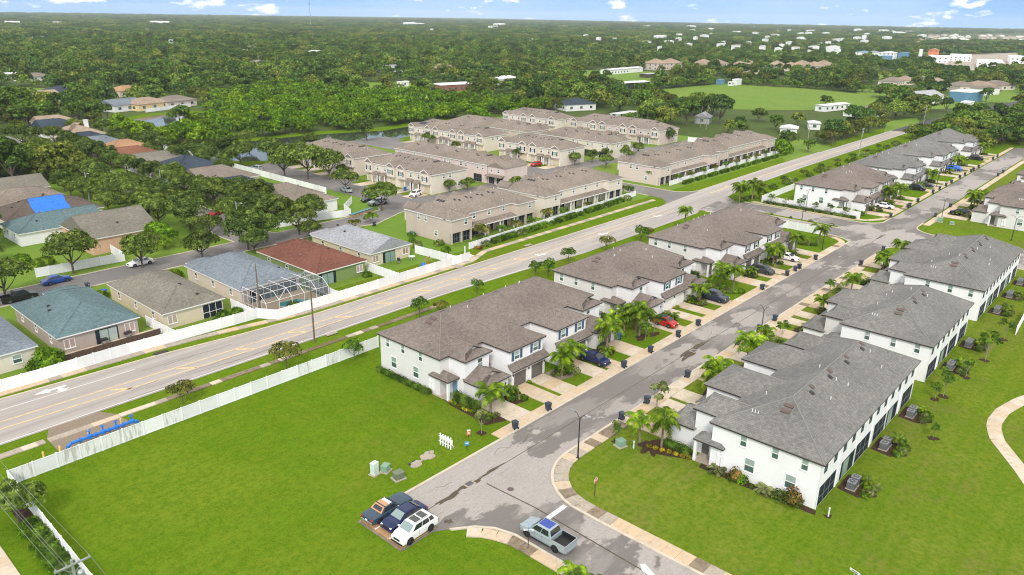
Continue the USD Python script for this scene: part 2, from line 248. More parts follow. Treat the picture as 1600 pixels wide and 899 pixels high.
for nm, c in dict(roof_brown=(.205, .172, .150), roof_grey=(.200, .195, .182), roof_taupe=(.245, .205, .170), roof_teal=(.115, .175, .185), roof_khaki=(.200, .185, .150), roof_bluegrey=(.185, .215, .245), roof_red=(.175, .072, .050), roof_pale=(.33, .34, .36),
                  roof_slate=(.045, .062, .085), roof_orange=(.40, .24, .13), roof_rust=(.22, .10, .06), roof_sand=(.34, .26, .19), roof_dirty=(.12, .095, .078), roof_tan=(.24, .20, .165)).items():
    shingles(nm, c)
plain('roof_brown_cap', (.23, .195, .17), .9, .2, 3.); plain('roof_grey_cap', (.23, .225, .21), .9, .2, 3.)
M('metal_roof', {'g': ('geometry', {}), 'w': ('wave_texture', {'scale': .9, 'distortion': .2}), 'r': ('rgb_ramp', {'ramp': [(0, (.52, .53, .54)), (1, (.72, .73, .74))]}), 'p': ('principled_bsdf', {'roughness': .45})}, [('g.position', 'w.vector'), ('w.fac', 'r.fac'), ('r.color', 'p.base_color')])
plain('brick_far', (.30, .13, .09), .9, .3, .8); plain('metal_blue', (.12, .27, .42), .5, .15, .3); plain('white_far', (.80, .80, .79), .7, .12, .08); plain('metal_grey', (.38, .39, .40), .6, .2, .2)

LEAF = 2.3
def leaf(name, dark, light, warm=None, var=.30):
    """foliage: every leaf (mesh island) has its own tone, every plant its own shade"""
    d, l = np.array(dark)*LEAF*[1.12, 1., .6], np.array(light)*LEAF*[1.12, 1., .6]; w = np.array(warm) if warm is not None else l*[1.15, 1.05, .8]
    M(name, {'g': ('geometry', {}), 'o': ('object_info', {}), 'r': ('rgb_ramp', {'ramp': [(0, tuple(d*.6)), (.25, tuple(d)), (.55, tuple(l*.9)), (.85, tuple(l*1.4)), (1, tuple(w*1.5))]}),
             'n': ('noise_texture', {'scale': .8, 'detail': 4., 'roughness': .65}), 'a': ('math', {'math_type': 'multiply_add', 'value2': .85}), 'rr': ('map_range', {'from_min': .3, 'from_max': .7, 'to_min': -.2, 'to_max': .72}),
             'ov': ('map_range', {'from_min': 0., 'from_max': 1., 'to_min': 1-var, 'to_max': 1+var}), 's': ('vector_math', {'math_type': 'scale'}),
             'd': ('diffuse_bsdf', {}), 't': ('translucent_bsdf', {}), 'gl': ('glossy_bsdf', {'roughness': .45, 'color': (.5, .55, .5)}), 'x': ('mix_closure', {'fac': .26}), 'x2': ('mix_closure', {'fac': .02})},
      [('g.random_per_island', 'a.value1'), ('g.position', 'n.vector'), ('n.fac', 'rr.value'), ('rr.result', 'a.value3'), ('a.value', 'r.fac'), ('o.random', 'ov.value'), ('r.color', 's.vector1'), ('ov.result', 's.scale'),
       ('s.vector', 'd.color'), ('s.vector', 't.color'), ('d.BSDF', 'x.closure1'), ('t.BSDF', 'x.closure2'), ('x.closure', 'x2.closure1'), ('gl.BSDF', 'x2.closure2')], surface='x2.closure')
leaf('leaf_oak', (.034, .060, .016), (.105, .155, .040)); leaf('leaf_oak_dark', (.026, .050, .015), (.085, .130, .040)); leaf('leaf_bright', (.030, .072, .005), (.095, .185, .010)); leaf('leaf_lime', (.045, .090, .005), (.125, .210, .012))
leaf('leaf_olive', (.045, .055, .016), (.115, .130, .040), (.16, .12, .04)); leaf('leaf_palm', (.045, .095, .008), (.150, .235, .020), (.22, .22, .035)); leaf('leaf_hedge', (.028, .065, .010), (.085, .165, .022)); leaf('leaf_rust', (.070, .040, .015), (.20, .115, .040), (.28, .10, .05))
leaf('leaf_red', (.050, .070, .018), (.13, .16, .035), (.42, .09, .04)); leaf('leaf_yellow', (.08, .08, .010), (.26, .22, .03)); leaf('leaf_greygreen', (.06, .085, .04), (.15, .19, .10))
leaf('leaf_forest', (.025, .056, .012), (.095, .165, .032), var=.45); leaf('leaf_forest_light', (.042, .075, .018), (.130, .190, .046), var=.42); leaf('leaf_forest_warm', (.045, .066, .016), (.135, .165, .040), var=.42); leaf('leaf_forest_dark', (.018, .045, .014), (.066, .122, .036), var=.4)
layered('vinyl_grey', [(.5, (1, 1, .3), .45, .62, (.70, .71, .72), .7), (5., o3, .5, .7, (.74, .74, .74), .5)], (.76, .77, .78), .55)
plain('bark', (.12, .095, .075), .95, .3, 3.); plain('bark_pale', (.30, .26, .21), .9, .25, 3.); plain('palm_trunk', (.24, .19, .145), .95, .25, 5.)
# ------------------------------------------------------------------ the setting: ground, streets, walks
import shapely.geometry as sg
from shapely.ops import unary_union
def structure(p): return tag(p, kind='structure')
def sheet(name, shape, z, mat, lab=None):
    m = MB()
    for g in getattr(shape, 'geoms', [shape]):
        if g.area > .02: m.poly(g, z)
    return tag(m.put(name, mat), lab, kind='structure')
def arc(cx, cy, r, a0, a1, n=9): return [(cx+r*math.cos(math.radians(a0+(a1-a0)*i/n)), cy+r*math.sin(math.radians(a0+(a1-a0)*i/n))) for i in range(n+1)]
rect = sg.box
t_ = np.sinh(np.linspace(-4.6, 4.6, 81)); t_ = t_/t_.max()
gx, gy = np.meshgrid(150+9000*t_, 100+9000*t_, indexing='ij'); k = np.arange(80*80); i_ = k//80*81+k % 80
ground = obj('ground', np.c_[gx.ravel(), gy.ravel(), np.full(gx.size, -.06)], np.c_[i_, i_+81, i_+82, i_+1], 'rough_ground'); structure(ground)

street = unary_union([rect(43.5, 46.2, 374, 53.5), sg.Polygon([(38.2, 46.8), (43.6, 46.8), (43.6, 53.5), (38.2, 53.5)]),
    sg.Polygon([(47.3, -30), (54.4, -30), (54.4, 36)] + arc(62.6, 38, 8.2, 180, 90)[1:] + [(62.6, 50), (42, 50), (42, 46.8), (43.8, 45.7), (45.5, 44.4), (46.7, 42.7), (47.3, 40.5), (47.3, 36)])])
pad = sg.Polygon([(38.2, 47.0), (42.9, 47.0), (42.9, 53.4), (38.2, 53.4)])
cross = unary_union([sg.Polygon([(171, 50)] + arc(175.5, 59, 6.2, -90, 0) + [(181.7, 94), (178, 97), (178, 102), (203, 102), (203, 97.5), (199, 92)] + arc(204.6, 59, 5.6, 180, 270) + [(206, 50)]),
                     sg.Polygon([(176, 50), (176, 46.2)] + arc(178, 41, 5.2, 90, 0) + [(183.2, 12), (199, 12)] + arc(205, 40.2, 6, 180, 90) + [(207, 50)])])
main = sg.Polygon([(-70, 95.4), (90, 95.0), (113, 93.7), (128, 92.2), (178, 92.4), (184, 94.5), (200, 95.5), (212, 97.4), (262, 98.6), (388, 98.6), (388, 106.6), (262, 106.8), (205, 105.6), (176, 103.3), (67, 103.6), (55, 104.6), (42, 106.3), (22, 107.6), (-70, 108.6)])
side_st = unary_union([rect(-70, 144.6, 112, 152.4), sg.Polygon([(106, 144.6), (112, 142.6), (124, 147.5), (188, 149.5), (188, 156), (142, 156), (118, 152.4), (106, 152.4)]), sg.Polygon([(120, 150), (142, 150), (142, 230), (128, 230), (126.5, 214), (127, 162)]),
    rect(187, 110, 196.5, 156), sg.Polygon([(179, 103.2), (183.5, 105), (186.3, 108), (187, 112), (196.5, 112), (197.2, 109), (199.5, 106.6), (204, 105.2), (204, 100), (179, 100)])])
old_n = sg.Polygon([(80.5, 150), (80.5, 160), (83, 175), (86, 250), (88, 350), (95, 350), (93.5, 250), (91, 175), (89, 160), (91, 150)])
n_st = unary_union([rect(184, 156, 203, 250), rect(240.5, 150, 262, 240), rect(184, 149.5, 300, 158)])
road_far = sg.Polygon([(386, 98.6), (440, 96.5), (560, 88), (800, 66), (800, 74), (560, 97), (440, 105.8), (386, 106.6)])
walks = rect(59.5, 53.75, 178, 55.35)

lawn_l = rect(-80, 45.6, 420, 112).union(rect(-80, -160, 47.2, 46))
sheet('lawn', lawn_l, -.02, 'lawn', 'mown bright green lawn of the empty lot and the strips by the left row')
sheet('lawn_beyond_street', rect(47.2, -160, 460, 45.9), -.022, 'lawn_right', 'yellow-green lawn around the right-hand row')
sheet('old_neighbourhood_lawn', rect(-80, 112, 300, 262), -.024, 'field_grass')
sheet('street', street.difference(pad), .012, 'asphalt'); sheet('cross_street', cross.difference(street).difference(main), .012, 'asphalt')
sheet('main_road', main, .013, 'asphalt_main'); sheet('old_street', side_st.difference(main), .0125, 'asphalt_old'); sheet('old_street_north', old_n.difference(side_st), .0125, 'asphalt_old')
sheet('complex_courts', n_st.difference(side_st), .0122, 'asphalt_old'); sheet('far_road', road_far, .011, 'asphalt_dark')
def kerb(name, area, w, keep, h=.11):
    k = area.buffer(w, join_style=1).difference(area).intersection(keep)
    m = MB()
    for g in getattr(k, 'geoms', [k]):
        if g.area > .05: m.prism(list(g.exterior.coords)[:-1], -.1, h) if not g.interiors else [m.poly(g, h)]
    return structure(m.put(name, 'kerb'))
all_rd = unary_union([q.buffer(0) for q in [street, cross, main, side_st, old_n]])
kerb('kerb', all_rd, .3, unary_union([rect(43.4, -10, 206, 58), rect(170, -10, 210, 92)]))
kerb('kerb_old', all_rd, .26, unary_union([rect(-60, 100, 176, 113), rect(190, 100, 300, 113), rect(-60, 113, 200, 155), rect(79, 150, 96, 340)]))
median = sg.Polygon(arc(190.2, 61, .9, 180, 360) + [(191.1, 88), (189.3, 88)])
MB().prism(list(median.exterior.coords)[:-1], -.05, .13).put('median_kerb', 'kerb'); structure(stage.GetPrimAtPath('/World/median_kerb'))
sheet('median_grass', median.buffer(-.18), .135, 'lawn')

rng = random.Random(5)
def slabs(name, pts, w, step, mats, z=.10, lab=None, skip=()):
    """a walk of single slabs along a line of points; pts is the centre line"""
    ls = sg.LineString(pts); n = max(1, round(ls.length/step)); st = ls.length/n
    t = structure(UsdGeom.Xform.Define(stage, free('/World', name)).GetPrim())
    if lab: tag(t, lab)
    for k in range(n):
        if k in skip: continue
        a, b = ls.interpolate(k*st+.012), ls.interpolate((k+1)*st-.012); a, b = np.array(a.coords[0]), np.array(b.coords[0])
        d = (b-a)/np.linalg.norm(b-a); nn = np.array([-d[1], d[0]])*w/2
        p = [a-nn, b-nn, b+nn, a+nn]; dz = rng.uniform(-.006, .006)
        MB().prism(p, -.08, z+dz).put('slab', mats(k, n) if callable(mats) else rng.choice(mats), t)
    return t
NEW = ['concrete']*8+['concrete_pale']*3+['concrete_tan']*6+['concrete_dirty']
slabs('sidewalk', [(59.5, 54.55), (176.5, 54.55)], 1.55, 1.55, NEW, lab='pale concrete sidewalk slabs along the kerb of the left row')
slabs('sidewalk', [(72.9, 45.1), (176.0, 45.1)], 1.55, 1.55, NEW, lab='concrete sidewalk slabs along the kerb of the right row')
cv = [(p[0], p[1]) for p in arc(62.6, 38, 7.1, 180, 90)]
slabs('sidewalk', [(72.9, 45.1)] + cv[::-1] + [(55.5, 36)], 1.7, 1.5, lambda k, n: rng.choice(['concrete_dirty', 'concrete_grey', 'concrete_grey', 'concrete']) if k > 2 else 'concrete_dirty', lab='stained grey sidewalk slabs curving round the street corner')
slabs('sidewalk', [(55.5, 36), (55.5, 14)], 1.7, 1.5, lambda k, n: 'concrete_tan' if 2 <= k <= 6 else rng.choice(['concrete_dirty', 'concrete_grey', 'concrete_tan']), lab='sidewalk slabs with a fresh tan stretch, bottom right of the junction')
slabs('sidewalk', [(44.2, 44.3), (45.3, 43.0), (46.0, 41.4), (46.4, 39.8), (46.5, 30)], 1.35, 1.5, lambda k, n: ['concrete_pale', 'concrete', 'concrete', 'concrete_dirty', 'concrete_dirty', 'concrete_tan', 'concrete_tan'][k % 7], lab='curved sidewalk slabs beside the silver pickup truck')
slabs('sidewalk', [(20, 92.4), (25.0, 92.4)][:1] + [(22.8, 92.4), (-40, 93.0)][::1], 1.1, 1.6, ['concrete_grey', 'concrete_pale', 'concrete_grey'], lab='narrow grey sidewalk slabs by the main road, far left')
slabs('sidewalk', [(30.9, 92.3), (85, 91.8)], .95, 1.5, lambda k, n: 'concrete_pale' if k in (0, 1, 2, 8, 15, 24) else ('soil' if k in (18, 19, 20, 21, 22, 27, 28) else rng.choice(['concrete_dirty', 'concrete_dirty', 'concrete_grey'])), lab='half overgrown sidewalk slabs between the main road and the white fence')
slabs('sidewalk', [(-50, 110.4), (42, 109.0), (52, 108.0), (66, 105.6), (107, 105.5), (114, 108.4), (183, 108.6)], 1.3, 1.6, ['concrete_grey', 'concrete', 'concrete_grey', 'concrete_tan'], lab='long concrete sidewalk along the far side of the main road')
slabs('garden_path', [(90, 3), (94.9, 5.6), (101.2, 9.4), (105.2, 10.5), (109.8, 10.3), (115.5, 8.9), (123, 5.5)], 1.65, 1.8, ['concrete_pale', 'concrete', 'concrete_pale'], z=.03, lab='pale curved footpath on the lawn at the right edge')
slabs('sidewalk', [(12.1, 76), (11.9, 60)], 1.5, 1.5, ['concrete_pale', 'concrete'], lab='pale sidewalk slabs in the bottom left corner')
slabs('sidewalk', [(176.5, 54.55), (180, 58), (181.0, 60)][:1] + [(178.5, 55.6), (180.2, 58.2), (180.6, 61)], 1.3, 1.5, NEW, lab='sidewalk slabs curving into the cross street')
slabs('sidewalk', [(201.2, 88), (200.6, 62), (202.5, 57.4), (207, 54.7), (372, 54.6)], 1.3, 2.2, NEW, lab='far sidewalk from the cross street along the left row')
slabs('sidewalk', [(208, 44.9), (372, 44.9)], 1.5, 2.2, NEW, lab='far sidewalk before the right-hand row')
# paved plaza round the blue pipes
sheet('paved_apron', sg.Polygon([(22.8, 92.95), (23.8, 95.3), (29.6, 95.1), (30.9, 92.9), (31.1, 90.2), (32.0, 86.2), (22.6, 86.0)]), .016, 'gravel')
slabs('apron_path', [(22.8, 92.4), (30.9, 92.3)], 1.1, 1.6, ['concrete_grey', 'concrete'], z=.022)
# parking pad of orange pavers with white bay lines
MB().prism([(38.3, 47.1), (42.8, 47.1), (42.8, 53.3), (38.3, 53.3)], -.05, .03).put('parking_pad', 'pavers'); structure(stage.GetPrimAtPath('/World/parking_pad'))
MB().prism([(38.0, 46.9), (38.25, 46.9), (38.25, 53.5), (38.0, 53.5)], -.05, .06).put('pad_edging', 'concrete_dirty'); structure(stage.GetPrimAtPath('/World/pad_edging'))
def mark(name, pts, z, mat, lab=None): return tag(MB().poly(pts, z).put(name, mat), lab, kind='structure')
for y in (49.05, 51.2): mark('bay_line', [(38.4, y), (42.7, y), (42.7, y+.16), (38.4, y+.16)], .036, 'line_white')
# road markings
mark('stop_line', [(51.2, 39.6), (54.3, 39.6), (54.3, 40.15), (51.2, 40.15)], .02, 'line_white')
def stripe(m, pts, w, z=.021):
    l = sg.LineString(pts).buffer(w/2, cap_style=2, join_style=2); m.poly(l, z)
m = MB()
for off in (98.35, 100.35):
    stripe(m, [(-70, off+1.2), (20, off+.9), (50, off), (176, off)], .24)
for x in list(range(33, 118, 9)): stripe(m, [(x, 100.2), (x+2.2, 98.6)], .42)
stripe(m, [(203, 101.6), (262, 102.5), (388, 102.5)], .42)
stripe(m, [(212, 101.9), (216, 103.1)], .4)
structure(m.put('yellow_centre_markings', 'line_yellow'))
m = MB(); stripe(m, [(-70, 95.85), (90, 95.45), (112, 94.2)], .14); stripe(m, [(205, 105.1), (262, 106.3), (388, 106.2)], .12); stripe(m, [(-70, 104.9), (15, 104.6), (38, 104.2)], .12); stripe(m, [(206, 97.7), (262, 99.1), (388, 99.1)], .12); structure(m.put('white_edge_line', 'line_white'))
m = MB()
for x in range(116, 178, 6): stripe(m, [(x, 96.1), (x+2.4, 96.1)], .14)
structure(m.put('white_lane_dash', 'line_faded'))
def arrow(x, y, d=1, s=1.):
    pts = [(0, -.2), (1.6, -.2), (1.6, -.55), (3., 0), (1.6, .55), (1.6, .2), (.9, .2), (.9, .7), (1.3, .7), (.6, 1.25), (-.1, .7), (.4, .7), (.4, .2), (0, .2)]
    return mark('lane_arrow', [(x+d*s*a, y+d*s*b) for a, b in pts], .0215, 'line_white', 'white turn arrow painted on the road')
arrow(119.5, 98.0); arrow(142.6, 98.0); arrow(166.6, 98.0); arrow(29.5, 105.9, -1, 1.3); mark('lane_arrow', [(51.2, 27.6), (51.6, 27.4), (52.3, 28.9), (51.9, 29.2), (51.3, 28.6)], .02, 'line_white')
# trails of dirt left by water: along the valley of the street, by the drains
def blob(cx, cy, rx, ry, seed, n=40, rot=0.):
    r = np.random.default_rng(seed); a = np.arange(n)*2*np.pi/n; q = meshkit.noise(np.c_[np.cos(a)*2+seed, np.sin(a)*2, a*0])*.9+.5
    x, y = rx*q*np.cos(a), ry*q*np.sin(a); c, s = math.cos(rot), math.sin(rot)
    return sg.Polygon(np.c_[cx+x*c-y*s, cy+x*s+y*c]).buffer(0)
sheet('drain_stain', unary_union([blob(50.2, 49.8, 1.9, .42, 3), blob(47.2, 49.75, 2.2, .36, 4), blob(53.6, 49.9, 2.0, .2, 5)]), .0165, 'stain')
sheet('drain_stain', unary_union([blob(97.6, 49.6, 3.6, .7, 6, rot=.1), blob(101.5, 49.9, 2, .5, 8)]), .0165, 'stain')
sheet('drain_stain', unary_union([blob(44.2, 46.9, .35, .5, 9), blob(189, 49.8, 3, .35, 10)]), .0165, 'stain')
m = MB()
for x0, x1 in ((44, 49), (51.5, 96), (103, 186)): stripe(m, [(x0, 49.82), ((x0+x1)/2, 49.86), (x1, 49.82)], .09, .0168)
stripe(m, [(51.6, 48.6), (51.9, 42), (51.4, 30), (51.2, 14)], .16, .0168); structure(m.put('street_valley_joint', 'stain'))
crk = random.Random(31); m = MB()
for _ in range(34):
    x, y = crk.uniform(20, 175), crk.choice((95.9, 96.6, 97.2, 98.0, 101.2, 102.4, 103.0)); pts = [(x, y)]
    for i in range(crk.randint(4, 9)): pts.append((pts[-1][0]+crk.uniform(.8, 2.), min(103.2, max(95.3, pts[-1][1]+crk.uniform(-.22, .22)))))
    stripe(m, pts, .07, .0185)
for _ in range(26):
    x, y = crk.uniform(46, 180), crk.uniform(46.8, 53); pts = [(x, y)]
    for i in range(crk.randint(3, 6)): pts.append((min(185, pts[-1][0]+crk.uniform(.3, 1.3)), min(53.2, max(46.6, pts[-1][1]+crk.uniform(-.5, .5)))))
    stripe(m, pts, .05, .0186)
tag(m.put('sealed_cracks', 'stain'), kind='structure')
def grate(x, y, lab):
    t = thing('storm_drain', lab, 'drain', (x, y, 0))
    MB().prism([(-.62, -.5), (.62, -.5), (.62, .5), (-.62, .5)], -.02, .028, [(-.45, -.35), (.45, -.35), (.45, .35), (-.45, .35)]).put('frame', 'concrete_grey', t)
    box('pit', (-.45, -.35, -.3, .45, .35, .0175), 'vent_dark', t)
    for i in range(7): box('bar', (-.45+.13*i+.02, -.35, .018, -.45+.13*i+.06, .35, .026), 'steel_grey', t)
grate(50.3, 49.95, 'dark square storm drain grate in the middle of the street junction'); grate(189.6, 49.9, 'far storm drain grate where the cross street meets the street'); grate(98.8, 49.6, 'storm drain grate in the stained street dip between the two rows')
t = thing('manhole_cover', 'round dark manhole cover on the junction', 'manhole cover', (52.6, 46.0, 0)); MB().lathe([(.36, 0), (.36, .02), (.30, .024), (0, .024)], n=20).put('lid', 'vent_brown', t); MB().lathe([(.42, 0), (.42, .018), (.36, .018)], n=20).put('ring', 'steel_grey', t)
for (x, y), l in (((42.9, 106.8), 'black kerb inlet beside the main road before the brown fence'), ((102.5, 104.3), 'concrete kerb inlet on the far kerb of the main road'), ((64.5, 94.6), 'small brown kerb inlet on the near kerb of the main road'), ((124, 104.5), 'concrete kerb inlet beside the clipped hedges')):
    t = thing('kerb_inlet', l, 'drain', (x, y, 0)); box('hood', (-1.0, -.35, .1, 1.0, .45, .2), 'concrete_grey' if x > 50 else 'vent_dark', t); box('throat', (-.9, -.37, .0, .9, .4, .1), 'vent_dark', t)
# ------------------------------------------------------------------ building blocks
SEG = []
def ridge_caps(roof_mat, par):
    m = MB()
    for a, b in SEG: m.cyl(a, b, .085, .085, 5, cap=False)
    SEG.clear(); return m.put('ridge_cap', roof_mat, par) if m.v else None
def hip(m, x0, y0, x1, y1, z, s, hips=(1, 1), along=None):
    """hipped roof on a rectangle; hips: which ends of the ridge slope (1) or stand as gables (0)"""
    along = along or ('x' if x1-x0 >= y1-y0 else 'y')
    if along == 'y':
        q = MB(); n0 = len(SEG); hip(q, y0, -x1, y1, -x0, z, s, hips, 'x'); v, f = q.arrays(); SEG[n0:] = [tuple((-p[1], p[0], p[2]) for p in sg_) for sg_ in SEG[n0:]]
        return m.add(np.c_[-v[:, 1], v[:, 0], v[:, 2]], f)
    h = (y1-y0)/2; a, b = x0+(h if hips[0] else 0), x1-(h if hips[1] else 0)
    v = [(x0, y0, z), (x1, y0, z), (x1, y1, z), (x0, y1, z), (a, y0+h, z+s*h), (b, y0+h, z+s*h)]
    SEG.extend([(v[4], v[5])] + ([(v[0], v[4]), (v[3], v[4])] if hips[0] else []) + ([(v[1], v[5]), (v[2], v[5])] if hips[1] else []))
    return m.add(v, [(0, 1, 5), (0, 5, 4), (2, 3, 4), (2, 4, 5), (3, 0, 4), (1, 2, 5), (0, 2, 1), (0, 3, 2)])
def gablet_roof(m, tri, x0, x1, yb, yf, z, s, k=.5):
    """roof whose ridge runs in y to a hipped front with a small gable in it; tri collects the gable's face and frame"""
    w = (x1-x0)/2; xm = (x0+x1)/2; i = k*w; H = z+s*w; zi = z+s*i; o = .3
    v = [(x0, yf, z), (x1, yf, z), (x0, yb, z), (x1, yb, z), (xm, yb, H), (xm, yf-i+o, H), (x0+i, yf-i, zi), (x1-i, yf-i, zi), (x0+i-.25, yf-i+o, zi-.1), (x1-i+.25, yf-i+o, zi-.1)]
    m.add(v, [(0, 1, 7), (0, 7, 6), (2, 0, 6), (2, 6, 5), (2, 5, 4), (1, 3, 4), (1, 4, 5), (1, 5, 7), (6, 8, 5), (7, 5, 9), (2, 4, 3), (0, 3, 1), (0, 2, 3)])
    SEG.extend([(v[4], v[5]), (v[0], v[6]), (v[1], v[7])])
    tri[0].add([(x0+i, yf-i+.02, zi), (x1-i, yf-i+.02, zi), (xm, yf-i+.02, H-.02), (x0+i, yf-i-.1, zi), (x1-i, yf-i-.1, zi), (xm, yf-i-.1, H-.02)], [(0, 1, 2), (5, 4, 3), (0, 3, 1), (1, 3, 4)])
    for sx in (-1, 1):
        a, b = np.array([xm+sx*(w-i+.25), yf-i+o, zi-.1]), np.array([xm, yf-i+o, H])
        tri[1].add([a+[0, .02, -.16], b+[0, .02, -.16], b+[0, .02, 0.01], a+[0, .02, 0.01], a+[0, -.06, -.16], b+[0, -.06, -.16]], [(0, 1, 2), (0, 2, 3), (0, 4, 1), (1, 4, 5)] if sx < 0 else [(0, 2, 1), (0, 3, 2), (0, 1, 4), (1, 5, 4)])
class Face:
    """a wall plane: origin, direction along the wall, outward normal; puts windows, doors and the like on it"""
    def __init__(s, o, d): s.o, s.d = np.array([o[0], o[1], 0.]), np.array([d[0], d[1], 0.]); s.n = np.array([d[1], -d[0], 0.])
    def pt(s, a, z, out): return s.o+s.d*a+s.n*out+np.array([0, 0, z])
    def slab(s, m, a0, z0, a1, z1, o0, o1):
        v = [s.pt(a, z, o) for o in (o0, o1) for a, z in ((a0, z0), (a1, z0), (a1, z1), (a0, z1))]
        return m.add(v, [(4, 5, 6, 7), (3, 2, 1, 0), (4, 0, 1, 5), (5, 1, 2, 6), (6, 2, 3, 7), (7, 3, 0, 4)])
    def window(s, par, a, z, w, h, split='h', panes=('pane_light', 'pane_dark'), frame='trim_white', shutters=None, name='window', sill=True):
        m = MB(); t = .075
        s.slab(m, a, z, a+w, z+t, -.03, .06); s.slab(m, a, z+h-t, a+w, z+h, -.03, .06); s.slab(m, a, z+t, a+t, z+h-t, -.03, .06); s.slab(m, a+w-t, z+t, a+w, z+h-t, -.03, .06)
        if split == 'h': s.slab(m, a+t, z+h/2-.04, a+w-t, z+h/2+.04, -.03, .055)
        if split == 'v': s.slab(m, a+w/2-.05, z+t, a+w/2+.05, z+h-t, -.03, .055)
        if sill: s.slab(m, a-.06, z-.07, a+w+.06, z-.003, -.03, .11)
        f = m.put(name, frame, par)
        R = [(a+t, z+t, a+w-t, z+h/2-.04, 1), (a+t, z+h/2+.04, a+w-t, z+h-t, 0)] if split == 'h' else ([(a+t, z+t, a+w/2-.05, z+h-t, 0), (a+w/2+.05, z+t, a+w-t, z+h-t, 0)] if split == 'v' else [(a+t, z+t, a+w-t, z+h-t, 0)])
        for a0, z0, a1, z1, k in R: s.slab(MB(), a0-.01, z0-.01, a1+.01, z1+.01, -.03, .02 if not k else .012).put('pane', panes[k], f)
        if shutters:
            for a0 in (a-.52, a+w+.06):
                q = MB(); s.slab(q, a0, z-.03, a0+.46, z+h+.03, -.02, .05)
                for j in range(6): s.slab(q, a0+.06, z+.08+j*(h-.1)/6, a0+.40, z+.08+j*(h-.1)/6+.1, .0, .07)
                q.put('shutter', shutters, par)
        return f
    def garage(s, par, a, w, h, mat, z=.05, rows=4):
        m = MB(); s.slab(m, a-.09, z, a, z+h+.1, -.03, .07); s.slab(m, a+w, z, a+w+.09, z+h+.1, -.03, .07); s.slab(m, a, z+h, a+w, z+h+.1, -.03, .07); m.put('garage_frame', 'trim_white', par)
        m = MB(); n = max(2, round(w/.62))
        for j in range(rows):
            s.slab(m, a, z+j*h/rows+.008, a+w, z+(j+1)*h/rows-.008, -.03, .02)
            for i in range(n): s.slab(m, a+i*w/n+.07, z+j*h/rows+.09, a+(i+1)*w/n-.07, z+(j+1)*h/rows-.09, 0, .035)
        return m.put('garage_door', mat, par)
    def door(s, par, a, w, h, mat, z=.1):
        m = MB(); s.slab(m, a-.1, z, a, z+h+.1, -.03, .07); s.slab(m, a+w, z, a+w+.1, z+h+.1, -.03, .07); s.slab(m, a, z+h, a+w, z+h+.1, -.03, .07); m.put('door_frame', 'trim_white', par)
        m = MB(); s.slab(m, a, z, a+w, z+h, -.03, .02)
        for z0, z1 in ((.2, .9), (1.05, 1.9)):
            for b0, b1 in ((.12, .46), (.54, .88)): s.slab(m, a+w*b0, z+z0, a+w*b1, z+z1, 0, .035)
        d = m.put('front_door', mat, par); q = MB(); q.cbox(s.pt(a+w*.9, z+1.0, .07), (.06, .06, .12)); q.put('handle', 'galvanised', d); return d
    def lamp(s, par, a, z):
        m = MB(); c = s.pt(a, z, .1); m.lathe([(.03, -.16), (.07, -.12), (.09, .1), (.02, .17)], c, 6); s.slab(m, a-.05, z-.05, a+.05, z+.1, -.02, .08); m.put('wall_lamp', 'black_metal', par)
    def screen(s, par, a, z, w, h, mat='screen_dark', bars=3):
        m = MB(); s.slab(m, a, z, a+w, z+h, -.03, .015); p = m.put('lanai_screen', mat, par); m = MB()
        for i in range(bars+1): s.slab(m, a+i*(w-.06)/bars, z, a+i*(w-.06)/bars+.06, z+h, 0, .045)
        s.slab(m, a, z+h*.42, a+w, z+h*.42+.05, 0, .04); m.put('screen_frame', 'steel_grey', p)
def vent(par, c, rz, roofslope, mat='vent_brown', size=(1.0, .5, .16), down=(0, -1)):
    """low roof vent lying on a slope that falls towards down"""
    m = MB(); dx, dy = down; a, b, h = size
    ax, ay = -dy, dx
    for _ in (0,):
        v = []
        for lift in (0.0, h):
            for i, j in ((-a/2, -b/2), (a/2, -b/2), (a/2, b/2), (-a/2, b/2)):
                fall = j-(.08 if lift else 0)*np.sign(-j); ii = i*(.94 if lift else 1)
                v.append((c[0]+ax*ii+dx*fall, c[1]+ay*ii+dy*fall, c[2]-roofslope*fall+lift-.02))
        m.add(v, [(0, 3, 2, 1), (4, 5, 6, 7), (0, 1, 5, 4), (1, 2, 6, 5), (2, 3, 7, 6), (3, 0, 4, 7)])
    return m.put('roof_vent', mat, par)

